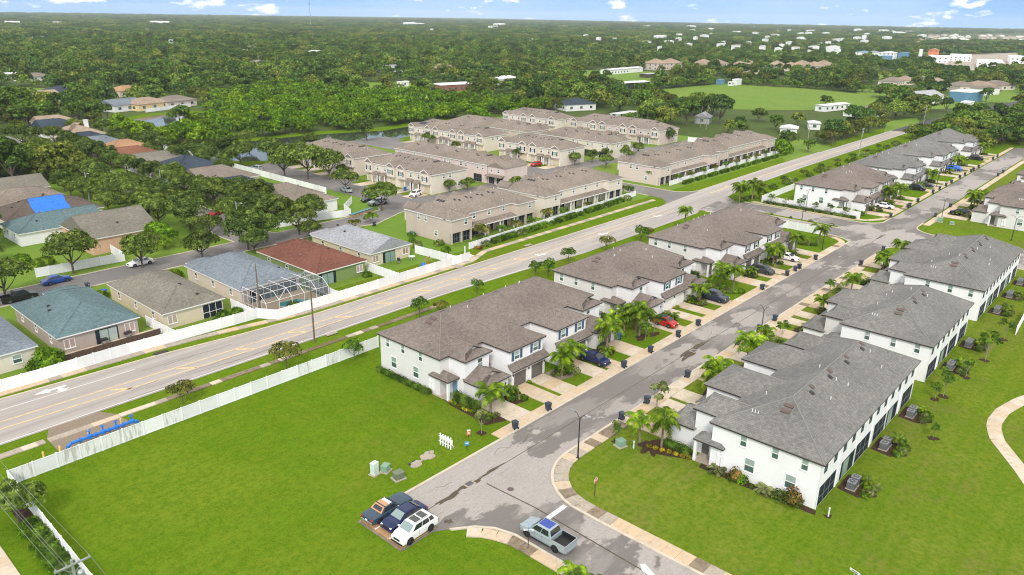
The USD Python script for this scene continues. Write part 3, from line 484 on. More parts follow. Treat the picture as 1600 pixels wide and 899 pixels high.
# ------------------------------------------------------------------ the new two-storey townhouses: six or four homes under one hipped roof
SL = .47
def townhouse(label, group, x, y, flip, six, roof, wall, bay, shutter, doorcol, back=False, lod=0, ends=(1, 1), fd='door_grey'):
    """local u runs along the row, v from the garden eave to the street; flip turns it half round"""
    L = 34.2 if six else 24.0
    t = thing('townhouse', label, 'townhouse', (x+L, y, 0) if flip else (x, y, 0), 180 if flip else 0, group)
    Z, V1, o = 5.6, 12.9, .36
    bays = [(8.1, 15.9)] + ([(18.3, 26.1)] if six else [])
    va, vb, vg = 15.9, 17.95, 18.75
    A = [(1.7, 7.0), (L-7.0, L-1.7)]
    m = MB(); m.box(o, o, -.3, L-o, V1-o, Z); m.put('wall', wall, t)
    for a0, a1 in A: MB().box(a0+o, V1-1, -.3, a1-o, va-o, Z-.03).put('bay_wall', bay, t)
    for a0, a1 in bays: MB().box(a0+o, V1-1, -.3, a1-o, vb-o, Z-.03).put('bay_wall', bay, t)
    for k, (a0, a1) in enumerate(bays): MB().box(a0+o-.006, vb-1.2, -.3, a1-o+.006, vb+.12, 2.65).put('garage_wall', bay, t)
    G2 = [(a0+.35, a0+5.35) if i == 0 else (a1-5.35, a1-.35) for i, (a0, a1) in enumerate(A)]
    for g0, g1 in G2: MB().box(g0, va-.6, -.3, g1, vg-.05, 2.7).put('garage_wall', wall if wall != bay else bay, t)
    # roofs and their dark fascia
    SEG.clear(); r = MB(); hip(r, 0, 0, L, V1, Z, SL); f = MB().box(.02, .02, Z-.2, L-.02, V1-.02, Z-.006)
    for a0, a1 in A:
        gab, gfr = MB(), MB(); gablet_roof(r, (gab, gfr), a0, a1, V1-3.2, va, Z-.012, SL); f.box(a0+.02, V1-1, Z-.21, a1-.02, va-.02, Z-.02); gab.put('gablet', 'trim_white', t); gfr.put('gablet_trim', 'trim_dark', t)
    for a0, a1 in bays:
        hip(r, a0, V1-3.9, a1, vb, Z-.014, SL, (0, 1), 'y'); f.box(a0+.02, V1-1, Z-.212, a1-.02, vb-.02, Z-.022)
    ro = r.put('roof', roof, t); f.put('fascia', 'trim_dark', t); ridge_caps(roof+'_cap', ro)
    r = MB(); f = MB()
    for g0, g1 in G2:
        r = MB(); gab, gfr = MB(), MB(); gablet_roof(r, (gab, gfr), g0-.3, g1+.3, va-.6, vg+.3, 2.85, SL, .45); gab.put('gablet', 'trim_white', t); gfr.put('gablet_trim', 'trim_dark', t); r.put('garage_roof', roof, t); f.box(g0-.28, va-.36, 2.66, g1+.28, vg+.28, 2.842)
    for a0, a1 in bays:   # sloping shelter above the paired garage doors
        v = [(a0+.05, vb-.4, 3.55), (a1-.05, vb-.4, 3.55), (a1+.1, vb+.75, 2.86), (a0-.1, vb+.75, 2.86)]; v += [(p[0], p[1], p[2]-.16 if p[2] > 3 else p[2]-.12) for p in v]
        MB().add(v, [(3, 2, 1, 0), (4, 5, 6, 7), (7, 6, 2, 3), (4, 7, 3, 0), (6, 5, 1, 2)]).put('shelter_roof', roof, t); f.box(a0-.1, vb+.70, 2.70, a1+.1, vb+.78, 2.865)
    # porches: at both ends in the notch, and in the recesses between the bays
    post = []
    for sx, e in ((1, 0), (-1, L)):
        a, b = sorted((e-sx*.15, e+sx*2.1)); pr = MB(); hip(pr, a, V1-2.1, b, V1+1.7, 2.9, .75, (1, 1), 'y'); pr.put('porch_roof', roof, t); f.box(a+.02, V1-2.08, 2.72, b-.02, V1+1.68, 2.894); post.append((e+sx*.2, V1+1.4))
    for (a, b) in [(7.0, 8.1)] + ([(15.9, 18.3)] if six else []) + [(L-8.1, L-7.0)]:
        v = [(a-.1, V1-.6, 3.4), (b+.1, V1-.6, 3.4), (b+.1, V1+1.5, 2.75), (a-.1, V1+1.5, 2.75)]; v += [(p[0], p[1], p[2]-.15) for p in v]; MB().add(v, [(3, 2, 1, 0), (4, 5, 6, 7), (7, 6, 2, 3), (4, 7, 3, 0), (6, 5, 1, 2)]).put('porch_roof', roof, t)
    f.put('fascia', 'trim_dark', t)
    for p in post: MB().box(p[0]-.16, p[1]-.16, 0, p[0]+.16, p[1]+.16, 2.75).put('porch_post', 'trim_white', t)
    MB().box(.1, V1-1.7, -.1, 2.0, V1+1.5, .09).box(L-2.0, V1-1.7, -.1, L-.1, V1+1.5, .09).put('porch_floor', 'concrete_grey', t)
    # faces
    E0, E1 = Face((o, V1-o), (0, -1)), Face((L-o, o), (0, 1))        # end walls
    FA = [Face((a1-o, va-o), (-1, 0)) for a0, a1 in A]; FB = [Face((a1-o, vb-o), (-1, 0)) for a0, a1 in bays]
    Fm, Bk = Face((L, V1-o), (-1, 0)), Face((o, o), (1, 0))
    for face, rev, on in ((E0, 0, ends[0]), (E1, 1, ends[1])):
        if not on: continue
        W = V1-2*o
        for a, z, w, h in ((3.3, 3.95, .8, 1.4), (6.9, 3.95, .8, 1.4), (10.1, 3.95, .8, 1.4), (4.1, 1.15, 1.2, 1.7), (8.7, 1.15, 1.2, 1.7)):
            face.window(t, W-a-w if rev else a, z, w, h, panes=('pane_light', 'pane_dark'))
        mm = MB()
        for i in range(2): face.slab(mm, (W-2.0 if rev else .9)+i*.52, .5, (W-2.0 if rev else .9)+i*.52+.42, 2.1, 0, .16)
        for i in range(3): mm.lathe([(.10, 0), (.10, .1), (0, .13)], face.pt((W-1.8 if rev else 1.1)+.3*i, 1.75, .16)+np.array([0, 0, -.05]), 8)
        mm.put('meter_box', 'pvc_white', t)
    for face, e in ((Face((A[0][0]+o, va-o), (0, -1)), 0), (Face((A[1][1]-o, V1-o), (0, 1)), 1)): face.door(t, 1.15 if e == 0 else .7, .95, 2.1, fd)
    for i, face in enumerate(FA):
        face.window(t, 1.0 if i == 0 else 2.3, 3.75, 1.0, 1.35, panes=('pane_dark', 'pane_light'))
    for face in FB:
        for a in (1.0, 4.9): face.window(t, a, 3.82, 1.15, 1.25, shutters=shutter)
        gf = Face((face.o[0], vb+.12), (-1, 0))
        for a in (.45, 4.1): gf.garage(t, a, 2.5, 2.1, doorcol)
        for a in (.22, 3.5, 6.85): gf.lamp(t, a, 2.0)
    for g0, g1 in G2:
        gf = Face((g1, vg-.05), (-1, 0)); gf.garage(t, .9, 3.0, 2.1, doorcol)
        for a in (.42, 4.4): gf.lamp(t, a, 1.9)
    if six: Fm.window(t, L-17.5, 3.9, .8, 1.2, panes=('pane_dark', 'pane_dark'))
    for a in [L-8.0] + ([L-18.2, L-17.0] if six else []) + [7.1]: Fm.door(t, a, .85, 2.1, fd)
    if back:
        n = 12 if six else 8; st = (L-2*o)/n
        for i in range(n): Bk.window(t, st*(i+.5)-.4, 3.85, .8, 1.3, panes=('pane_dark', 'pane_dark'), frame='shutter_dark', sill=False)
        for i in range(n//2):
            a = i*st*2+(.15 if i % 2 == 0 else st*.35)
            if i % 3 == 1: # open covered patio
                MB().box(o+a+.3, o-.01, 0, o+a+4.6, o+.9, 2.4); q = MB(); Bk.slab(q, a+.3, .05, a+4.6, 2.35, -.03, .012); p = q.put('patio_opening', 'screen_dark', t)
                q = MB(); Bk.slab(q, a+.9, .1, a+2.7, 2.2, 0, .03); q.put('sliding_door', 'pane_light', p)
            else: Bk.screen(t, a+.1, .05, 4.9, 2.35)
        for i in range(n//2+1):
            q = MB(); Bk.slab(q, min(max(i*st*2-.06, 0), L-2*o-.12), 0, min(max(i*st*2-.06, 0), L-2*o-.12)+.12, 5.4, -.02, .1); q.put('downpipe', 'trim_white', t)
    # vents and pipes on the roof
    zr = Z+SL*V1/2
    for i in range(4 if six else 2):
        u = 10.2+i*5.6 if six else 10.2+i*4.6
        for d, sp in (((0, -1), V1/2-1.0), ):
            for k in (-.55, .55): vent(ro, (u+k, sp+.45*(k > 0), Z+SL*(sp+.45*(k > 0))), 0, SL, 'vent_dark' if k < 0 else 'vent_brown', (.55, .4, .13), d)
    for e, d in ((4.6, (-1, 0)), (L-4.6, (1, 0))):
        for k in (-.45, .45): vent(ro, (e, V1/2+k, Z+SL*4.6), 0, SL, 'vent_brown', (1.15, .42, .2), d) if 0 else vent(ro, (e+(.5 if k > 0 else -.3)*(-d[0]), V1/2-.2, Z+SL*(4.6+(.5 if k > 0 else -.3))), 0, SL, 'vent_brown', (1.1, .26, .16), d)
    rr = random.Random(len(label)+int(x))
    for i in range(7 if six else 5):
        u, v = rr.uniform(7, L-7), rr.uniform(2, V1-2); h = Z+SL*min(v, V1-v, u, L-u); MB().cyl((u, v, h-.1), (u, v, h+.38), .055, .055, 6).put('vent_pipe', 'pvc_white', ro)
    for k in range(3): MB().cyl((3.0, 8.7+.35*k, Z+SL*3-.1), (3.0, 8.7+.35*k, Z+SL*3+.33), .055, .055, 6).put('vent_pipe', 'pvc_white', ro)
    return t
TL, TR = 'townhouses of the left row', 'townhouses of the right row'
YL, YR = 79.5, 20.05
townhouse('grey and white two-storey townhouse with six garages beside the empty lot, blue shutters', TL, 61.6, YL, 1, 1, 'roof_brown', 'stucco_grey', 'stucco_white', 'shutter_blue', 'door_grey', fd='door_blue')
townhouse('shorter grey and white townhouse with white garage doors, behind the red car', TL, 100.9, YL, 1, 0, 'roof_brown', 'stucco_grey', 'stucco_white', 'shutter_blue', 'door_white')
townhouse('long townhouse with tan-grey roof at the near corner of the cross street', TL, 132.2, YL, 1, 1, 'roof_brown', 'stucco_grey', 'stucco_white', 'shutter_dark', 'door_grey')
townhouse('white-ended townhouse behind the white wall at the far corner of the cross street', TL, 207.9, YL, 1, 1, 'roof_brown', 'stucco_white', 'stucco_grey', 'shutter_dark', 'door_grey')
townhouse('white four-home townhouse, second beyond the cross street', TL, 250.6, YL, 1, 0, 'roof_grey', 'stucco_white', 'stucco_white', 'shutter_blue', 'door_grey')
townhouse('white six-home townhouse, third beyond the cross street', TL, 282.2, YL, 1, 1, 'roof_grey', 'stucco_white', 'stucco_white', 'shutter_blue', 'door_grey')
townhouse('last townhouse of the left row, beside the wood at the end of the street', TL, 325.6, YL, 1, 0, 'roof_grey', 'stucco_white', 'stucco_white', 'shutter_blue', 'door_grey')
townhouse('large white townhouse with grey roof nearest on the right, flowering shrubs by its end wall', TR, 71.2, YR, 0, 1, 'roof_grey', 'stucco_white', 'stucco_white', 'shutter_dark', 'door_grey', back=True)
townhouse('short white four-home townhouse with grey roof, second on the right', TR, 111.5, YR, 0, 0, 'roof_grey', 'stucco_white', 'stucco_grey', 'shutter_dark', 'door_grey', back=True)
townhouse('long white townhouse with grey roof, third on the right before the grass corner', TR, 143.2, YR, 0, 1, 'roof_grey', 'stucco_white', 'stucco_white', 'shutter_dark', 'door_grey', back=True)
townhouse('pale grey townhouse beyond the grass corner at the right edge', TR, 219.2, YR-.9, 0, 1, 'roof_brown', 'stucco_grey', 'stucco_white', 'shutter_dark', 'door_grey', back=True)
townhouse('farthest townhouse of the right row at the edge of the picture', TR, 262.5, YR-.9, 0, 0, 'roof_brown', 'stucco_grey', 'stucco_white', 'shutter_dark', 'door_grey')

# driveways: panels of concrete with open joints, and the lawn or beds between them
def driveways(x, six, left):
    L = 34.2 if six else 24.0
    D = [(1.8, 5.4), (8.4, 11.2), (12.0 if six else 12.6, 15.1 if six else 15.6)]
    if six: D += [(L-b, L-a) for a, b in D]
    else: D = D[:2]+[(L-b, L-a) for a, b in D[:2]][::-1]
    D = sorted(D)
    for k, (a, b) in enumerate(D):
        end = k in (0, len(D)-1)
        y0, y1 = (55.36, 60.75 if end else 61.3) if left else (38.75 if end else 38.1, 44.3)
        t = structure(UsdGeom.Xform.Define(stage, free('/World', 'driveway')).GetPrim()); n = 3
        for j in range(n):
            yy0, yy1 = y0+(y1-y0)*j/n+.015, y0+(y1-y0)*(j+1)/n-.015
            box('panel', (x+a, yy0, -.08, x+b, yy1, .085+.004*rng.random()), rng.choice(['concrete', 'concrete', 'concrete_tan', 'concrete_pale', 'concrete_pale']), t)
    return D
for x, six, left in ((61.6, 1, 1), (100.9, 0, 1), (132.2, 1, 1), (207.9, 1, 1), (250.6, 0, 1), (282.2, 1, 1), (325.6, 0, 1), (71.2, 1, 0), (111.5, 0, 0), (143.2, 1, 0), (219.2, 1, 0)): driveways(x, six, left)
# ------------------------------------------------------------------ the older beige townhouses beyond the main road
def court_house(label, x0, y0, x1, y1, front, roof='roof_taupe', wall='stucco_beige', wall2='stucco_cream', lanai=None, seed=0, gable_end=None, detail=1):
    """two-storey row of homes; front: the side its doors face ('-x', '+y'), lanai: the garden side with covered patios"""
    g = 'beige townhouses beyond the main road'
    long_x = x1-x0 > y1-y0; Lg = (x1-x0) if long_x else (y1-y0); Wd = (y1-y0) if long_x else (x1-x0)
    # local frame: u along the row, v across, v = Wd is the front side
    ang = {'-x': 90., '+x': -90., '+y': 0., '-y': 180.}[front]
    loc = {'-x': (x1, y0, 0), '+x': (x0, y1, 0), '+y': (x0, y0, 0), '-y': (x1, y1, 0)}[front]
    t = thing('townhouse', label, 'townhouse', loc, ang, g)
    Z, o, s = 5.6, .32, .40; n = max(3, round(Lg/7.2)); w = Lg/n; rr = random.Random(seed)
    bk = 2.1 if lanai else 0.
    m = MB(); m.box(o, bk+o, -.3, Lg-o, Wd-o, Z); m.put('wall', wall, t)
    r = MB(); f = MB()
    SEG.clear(); hip(r, 0, bk, Lg, Wd, Z, s, (1, 1)); f.box(.02, bk+.02, Z-.2, Lg-.02, Wd-.02, Z-.006)
    if lanai:  # end homes come forward on the garden side, between them low patio roofs on posts
        pw = 7.0
        for a0, a1 in ((0, pw), (Lg-pw, Lg)):
            MB().box(a0+o-.006, o, 2.5, a1-o+.006, bk+1, Z-.02).put('bay_wall', wall, t); MB().box(a0+o-.003, .9, -.3, a1-o+.003, bk+1, 2.52).put('bay_wall', wall, t)
            for px in (a0+o, (a0+a1)/2-.15, a1-o-.3): MB().box(px, o, -.1, px+.3, o+.3, 2.5).put('patio_post', wall, t)
            hip(r, a0, 0, a1, bk+Wd/2, Z-.012, s, (1, 0), 'y') if Wd/2 > pw/2 else None; f.box(a0+.02, .02, Z-.205, a1-.02, bk+.5, Z-.02)
            fb = Face((a0+o, o), (1, 0)); fb.window(t, 3.9, 3.9, 1.0, 1.3); ff = Face((a0+o, .9), (1, 0)); ff.screen(t, .4, .05, 2.6, 2.3); ff.screen(t, 3.4, .05, 2.7, 2.3)
        pr = MB(); pr.add([(pw-.3, bk+.6, 3.3), (Lg-pw+.3, bk+.6, 3.3), (Lg-pw+.3, .2, 2.75), (pw-.3, .2, 2.75), (pw-.3, bk+.6, 3.1), (Lg-pw+.3, bk+.6, 3.1), (Lg-pw+.3, .2, 2.58), (pw-.3, .2, 2.58)], [(3, 2, 1, 0), (4, 5, 6, 7), (7, 6, 2, 3), (4, 7, 3, 0), (6, 5, 1, 2)]); pr.put('patio_roof', roof, t)
        box('gutter', (pw-.3, .1, 2.62, Lg-pw+.3, .2, 2.78), 'trim_white', t)
        fb = Face((o, bk+o), (1, 0)); k = max(2, round((Lg-2*pw)/5))
        for i in range(k):
            a = pw+(Lg-2*pw)*(i+.5)/k; fb.window(t, a-.8, 4.0, .95, 1.2, shutters=None)
            fb.screen(t, a-1.9, .05, 3.0, 2.3); MB().box(a+1.55, .3, -.1, a+1.85, .6, 2.65).put('patio_post', 'trim_white', t)
            if i: MB().box(a-2.25, .3, -.1, a-2.1, bk+o, 2.5).put('patio_wall', wall, t)
    ft = Face((Lg-o, Wd-o), (-1, 0))
    for i in range(n):
        a = i*w+w/2; side = 1 if i % 2 else -1
        bw = 3.3; c = a+side*w*.18
        # a bay with a gabled roof over the garage, a window beside it and a small porch
        MB().box(c-bw/2, Wd-1.2, 2.75, c+bw/2, Wd+.55, Z+.25).put('bay_wall', wall2 if i % 2 == 0 else wall, t)
        hip(r, c-bw/2-.25, Wd-3.2, c+bw/2+.25, Wd+.75, Z+.25, .62, (0, 0), 'y')
        fr = MB(); MB().add([(c-bw/2, Wd+.56, Z+.2), (c+bw/2, Wd+.56, Z+.2), (c, Wd+.56, Z+.2+.62*bw/2)], [(1, 0, 2)]).put('gable_wall', wall2, t)
        for sx in (-1, 1): fr.add([(c+sx*(bw/2+.25), Wd+.76, Z+.05), (c, Wd+.76, Z+.05+.62*(bw/2+.25)), (c, Wd+.76, Z+.3+.62*(bw/2+.25)), (c+sx*(bw/2+.25), Wd+.76, Z+.27)], [(0, 1, 2, 3)] if sx < 0 else [(3, 2, 1, 0)])
        fr.put('gable_trim', 'trim_white', t); bf = Face((c+bw/2, Wd+.55), (-1, 0)); bf.window(t, bw/2-.65, 3.55, 1.3, 1.35, shutters='shutter_dark', panes=('pane_light', 'pane_light'))
        gx0 = Lg-o-(c+1.45); ft.garage(t, gx0, 2.9, 2.15, 'stucco_tan')
        q = a-side*w*.27; ft.window(t, Lg-o-q-.45, 3.7, .9, 1.3); ft.door(t, Lg-o-q-.5, 1.0, 2.1, 'door_blue' if rr.random() < .3 else 'wood_brown')
        p = MB(); p.add([(q-1.3, Wd-.4, 3.35), (q+1.3, Wd-.4, 3.35), (q+1.4, Wd+1.25, 2.75), (q-1.4, Wd+1.25, 2.75), (q-1.3, Wd-.4, 3.2), (q+1.3, Wd-.4, 3.2), (q+1.4, Wd+1.25, 2.6), (q-1.4, Wd+1.25, 2.6)], [(3, 2, 1, 0), (4, 5, 6, 7), (7, 6, 2, 3), (4, 7, 3, 0), (6, 5, 1, 2)]); p.put('porch_roof', roof, t)
        for sx in (-1.2, 1.2): MB().box(q+sx-.13, Wd+.85, -.1, q+sx+.13, Wd+1.1, 2.65).put('porch_post', 'trim_white', t)
    ro = r.put('roof', roof, t); ridge_caps(roof, ro); f.put('fascia', 'trim_white', t)
    for face in (Face((o, Wd-o), (0, -1)), Face((Lg-o, bk+o), (0, 1))):
        W = Wd-bk-2*o
        for a, z, h in ((W*.30, 3.9, 1.3), (W*.48, 3.9, 1.3), (W*.74, 1.1, 1.3)): face.window(t, a, z, .95, h)
    if not lanai:
        fb = Face((o, bk+o), (1, 0))
        for i in range(n): fb.window(t, i*w+w*.3, 3.9, 1.0, 1.25); fb.window(t, i*w+w*.62, 3.9, .8, 1.1); fb.screen(t, i*w+1., .05, 3.4, 2.3)
    zr = (Wd-bk)/2
    for i in range(4):
        u = zr+2+i*(Lg-2*zr-4)/3
        for k in (-.6, .5):
            for d_ in (-1, 1): vent(ro, (u+k, bk+zr+d_*(1.5+.5*(k > 0)), Z+s*(zr-1.5-.5*(k > 0))), 0, s, 'vent_dark', (.55, .42, .11), (0, d_))
    for e, d in ((zr-1.6, (-1, 0)), (Lg-zr+1.6, (1, 0))):
        for k in (-1.1, 0, 1.1): vent(ro, (e, bk+zr+k*.8, Z+s*(zr-1.6)), 0, s, 'vent_dark', (.6, .5, .15), d)
    for i in range(5):
        u, v = rr.uniform(3, Lg-3), rr.uniform(bk+1.5, Wd-1.5); h = Z+s*min(v-bk, Wd-v, u, Lg-u); MB().cyl((u, v, h-.1), (u, v, h+.35), .05, .05, 6).put('vent_pipe', 'pvc_white', ro)
    return t
court_house('beige townhouse nearest the main road with dark patio screens, left of its twin', 112.2, 116.6, 141.2, 132.4, '+y', lanai=1, seed=1)
court_house('beige townhouse with a row of white patio posts behind the clipped hedge', 144.6, 116.8, 179.8, 133.0, '+y', wall='stucco_cream', lanai=1, seed=2)
court_house('beige townhouse right of the side street with a long patio roof', 200.2, 117.2, 238, 132.8, '+y', wall='stucco_shell', lanai=1, seed=3)
court_house('farthest beige townhouse along the main road beside the rounded tree', 241, 118.5, 286, 134, '+y', wall='stucco_beige', lanai=1, seed=4)
court_house('cream townhouse with gabled bays facing the parked silver cars', 143, 156.4, 157.4, 186.2, '-x', wall='stucco_cream', seed=5)
court_house('pink townhouse standing back to back with the cream one', 165.6, 156.5, 177.2, 199.6, '+x', wall='stucco_pink', wall2='stucco_pink', seed=6)
court_house('beige townhouse farthest left in the complex beside the pond', 143.8, 192, 158.4, 223.5, '-x', wall='stucco_shell', seed=7)
court_house('cream gabled townhouse with a dark solar panel on its roof corner', 205, 195, 219, 237.2, '-x', wall='stucco_cream', seed=8)
court_house('long plain-backed townhouse behind the one with the solar panel', 226.2, 192.5, 239.8, 238, '+x', wall='stucco_beige', seed=9)
court_house('cream gabled townhouse behind the red car in the court', 203, 157.6, 217, 186.4, '-x', wall='stucco_cream', wall2='stucco_cream', seed=10)
court_house('cream townhouse backing onto the one with the red car', 227, 154, 240.6, 187, '+x', wall='stucco_cream', seed=11)
court_house('townhouse with arched gables at the back of the complex, left of the long one', 264, 208, 278, 240, '-x', wall='stucco_cream', wall2='stucco_cream', seed=12)
court_house('long beige townhouse with twin-windowed gables at the back of the complex', 268.2, 158.7, 283, 204, '-x', wall='stucco_shell', wall2='stucco_cream', seed=13)
# drives and small lawns before the homes of the inner court
for x0, y0, y1, n in ((143, 156.4, 186.2, 4), (143.8, 192, 223.5, 4), (205, 195, 237.2, 6), (203, 157.6, 186.4, 4)):
    for i in range(n):
        w = (y1-y0)/n; a = y0+i*w; t = structure(UsdGeom.Xform.Define(stage, free('/World', 'driveway')).GetPrim())
        for j in range(2): box('panel', (x0-7+3.3*j, a+.8, -.05, x0-7+3.3*j+3.27, a+w*.62, .05), ['concrete_pale', 'concrete', 'concrete_grey'][(i+j) % 3], t)
        sheet('front_lawn', rect(x0-5.6, a+w*.66, x0-.4, a+w+.4), .016, 'lawn')
# low gabled addition at the near end of the pink row
t = thing('townhouse', 'pink gable-ended home at the near end of the pink row with dark shutters', 'townhouse', (165.9, 149.9, 0), 0, 'beige townhouses beyond the main road')
MB().box(.3, .3, -.3, 11, 6.7, 5.3).put('wall', 'stucco_pink', t); r = MB(); hip(r, 0, 0, 11.3, 6.9, 5.3, .42, (0, 0), 'x'); r.put('roof', 'roof_taupe', t)
for sx in (.31, 10.99): MB().add([(sx, .3, 5.25), (sx, 6.7, 5.25), (sx, 3.5, 6.6)], [(0, 1, 2)] if sx > 5 else [(1, 0, 2)]).put('gable_wall', 'stucco_pink', t)
fc = Face((.3, 6.7), (0, -1)); fc.window(t, 1., 3.6, .9, 1.2); fc.window(t, 3.8, 3.6, .9, 1.2); fc.screen(t, .4, .1, 2.2, 2.2); fc.screen(t, 3.6, .1, 2.4, 2.2)
p = MB(); p.add([(-1.2, .1, 2.6), (-1.2, 6.9, 2.6), (.5, 6.9, 3.1), (.5, .1, 3.1), (-1.2, .1, 2.45), (-1.2, 6.9, 2.45), (.5, 6.9, 2.95), (.5, .1, 2.95)], [(3, 2, 1, 0), (4, 5, 6, 7), (1, 0, 4, 5), (0, 3, 7, 4), (2, 1, 5, 6)]); p.put('porch_roof', 'roof_taupe', t)
t = thing('solar_panel', 'dark solar panels lying on the corner of a townhouse roof', 'solar panel', (207.2, 233.2, 6.62), 0)
for i in range(3): MB().add([(0, -i*1.05, 0), (1.7, -i*1.05, .68), (1.7, -i*1.05-1, .68), (0, -i*1.05-1, 0), (0, -i*1.05, .06), (1.7, -i*1.05, .74), (1.7, -i*1.05-1, .74), (0, -i*1.05-1, .06)], [(0, 1, 2, 3), (7, 6, 5, 4), (4, 5, 1, 0), (6, 7, 3, 2), (5, 6, 2, 1), (7, 4, 0, 3)]).put('panel', 'shutter_dark', t)

# ------------------------------------------------------------------ single-storey houses
def house(label, x0, y0, x1, y1, roof, wall, hips=(1, 1), along='y', s=.42, z=2.75, lod=0, back_open=None, front_wing=None, group='single-storey houses of the old neighbourhood', trim='trim_white', rz=0., windows=True):
    t = thing('house', label, 'house', (x0, y0, 0), rz, group); X, Y, o = x1-x0, y1-y0, .4
    m = MB(); m.box(o, o, -.3, X-o, Y-o, z)
    SEG.clear(); r = MB(); f = MB(); hip(r, 0, 0, X, Y, z+.1, s, hips, along); f.box(.02, .02, z-.1, X-.02, Y-.02, z+.094)
    if front_wing:
        a0, a1, d = front_wing; m.box(a0+o, Y-2, -.3, a1-o, Y+d-o, z-.01); hip(r, a0, Y-4, a1, Y+d, z+.09, s, (0, 1), 'y'); f.box(a0+.02, Y-.5, z-.1, a1-.02, Y+d-.02, z+.08)
    if 0 in hips:
        for k, e in ((0, o), (1, (X if along == 'x' else Y)-o)):
            if hips[k]: continue
            W = Y if along == 'x' else X; h = (W/2-o)*s
            v = [(e, o, z-.02), (e, W-o, z-.02), (e, W/2, z+h)] if along == 'x' else [(o, e, z-.02), (W-o, e, z-.02), (W/2, e, z+h)]
            v += [(p[0]-.3*(1 if k else -1)*(along == 'x'), p[1]-.3*(1 if k else -1)*(along == 'y'), p[2]) for p in v]
            m.add(v, [(0, 1, 2), (5, 4, 3), (0, 2, 5, 3)[:3], (1, 4, 2)])
    m.put('wall', wall, t); ro = r.put('roof', roof, t); ridge_caps(roof, ro); f.put('fascia', trim, t)
    B, Wl, Er = Face((o, o), (1, 0)), Face((o, Y-o), (0, -1)), Face((X-o, o), (0, 1))
    if windows:
        for fr_ in ((.18, .5, .82) if Y > 12 else (.3, .7)): Wl.window(t, (Y-2*o)*fr_-.5, 1.0, .95, 1.25, panes=('pane_dark', 'pane_warm'))
        if lod == 0 and not back_open:
            for fr_ in (.15, .38, .7): B.window(t, (X-2*o)*fr_, .9, 1.2, 1.3, panes=('pane_light', 'pane_dark'))
    if back_open:
        a0, a1, kind = back_open; q = MB(); B.slab(q, a0, .02, a1, 2.35, -.03, .02); p = q.put('patio_opening', 'screen_dark', t)
        q = MB()
        if kind == 'screen':
            n = max(2, round((a1-a0)/1.3))
            for i in range(n+1): B.slab(q, a0+i*(a1-a0-.07)/n, .02, a0+i*(a1-a0-.07)/n+.07, 2.35, 0, .06)
            B.slab(q, a0, .95, a1, 1.03, 0, .05); q.put('screen_frame', 'trim_white', p)
        else:
            for i in range(2): B.slab(q, a0+.6+i*1.3, .05, a0+1.8+i*1.3, 2.2, 0, .04)
            q.put('sliding_door', 'pane_light', p)
        for fr_ in [b for b in (.6, X-2*o-2.0) if b+1.6 < a0 or b > a1]: B.window(t, fr_, .75, 1.5, 1.45, 'v', panes=('pane_warm', 'pane_warm'))
    rr = random.Random(int(x0*7+y0)); hw = min(X, Y)/2
    for i in range(5):
        u, v = rr.uniform(2, X-2), rr.uniform(2, Y-2); h = z+.1+s*(min(u, X-u) if along == 'y' and not hips[0] else min(u, X-u, v, Y-v))
        if i < 2: MB().cbox((u, v, h+.05), (.38, .38, .3)).put('roof_vent', 'vent_dark', ro)
        else: MB().cyl((u, v, h-.1), (u, v, h+.3), .06, .06, 6).put('vent_pipe', 'galvanised', ro)
    return t
house('house with slate-grey roof cut off by the left edge, behind the leafy bush', 19, 115.6, 29.8, 136, 'roof_bluegrey', 'stucco_cream', back_open=None)
house('house with teal shingled roof and open patio behind a brown board wall', 32.3, 116.2, 44.4, 136, 'roof_teal', 'stucco_taupe', back_open=(5.0, 8.3, 'open'), front_wing=(5.5, 11, 2.5))
house('house with khaki grey roof and screened corner porch', 47.0, 114.6, 57.8, 135.6, 'roof_khaki', 'stucco_tan', back_open=(6.4, 9.9, 'screen'))
house('house with blue-grey roof behind the screened swimming pool', 61.1, 115.8, 73.4, 136, 'roof_bluegrey', 'stucco_shell', back_open=(1.5, 11, 'screen'), front_wing=(1, 6, 1.5))
house('green house with rust red roof beside the pool cage', 75.4, 114.2, 87.2, 134.6, 'roof_red', 'stucco_green', back_open=(.5, 4.2, 'open'), front_wing=(5.5, 11, 1.5))
house('tan house with pale grey gabled roof beside the swing set lawn', 89.8, 116.8, 101.0, 137, 'roof_pale', 'stucco_tan', hips=(0, 1), back_open=(3.2, 6.4, 'open'), front_wing=(.5, 6, 1.2))
house('peach house with long brown-grey gabled roof and one big window, by the white fence', 55, 163.4, 69.4, 180, 'roof_khaki', 'stucco_peach', hips=(0, 0), along='x', s=.42, z=3.4, lod=1)
house('house with pale teal roof behind the peach house', 47, 180.5, 65, 192.5, 'roof_teal', 'white_far', hips=(1, 0), along='x', lod=1)
house('house with a stained brown roof under a blue tarpaulin', 48.5, 193, 69.5, 207.5, 'roof_dirty', 'stucco_cream', hips=(1, 1), along='x', lod=1)
house('house with sandy grey roof behind the tarpaulin', 50, 210, 68, 223, 'roof_tan', 'stucco_tan', hips=(1, 1), along='x', lod=1)
house('house with grey roof at the left edge behind the tarpaulin house', 48, 226.5, 69, 239, 'roof_khaki', 'stucco_tan', hips=(0, 0), along='x', lod=1)
house('house with small brown roof farthest back at the left edge', 46, 246, 60, 256, 'roof_dirty', 'stucco_tan', hips=(0, 1), along='x', lod=1)
P, Q, s_ = np.array([58.1, 206.3]), None, .42
t = thing('roof_tarpaulin', 'bright blue tarpaulin spread over the brown roof', 'tarpaulin', (54.9, 193.2, 0)); n = 9; v = []
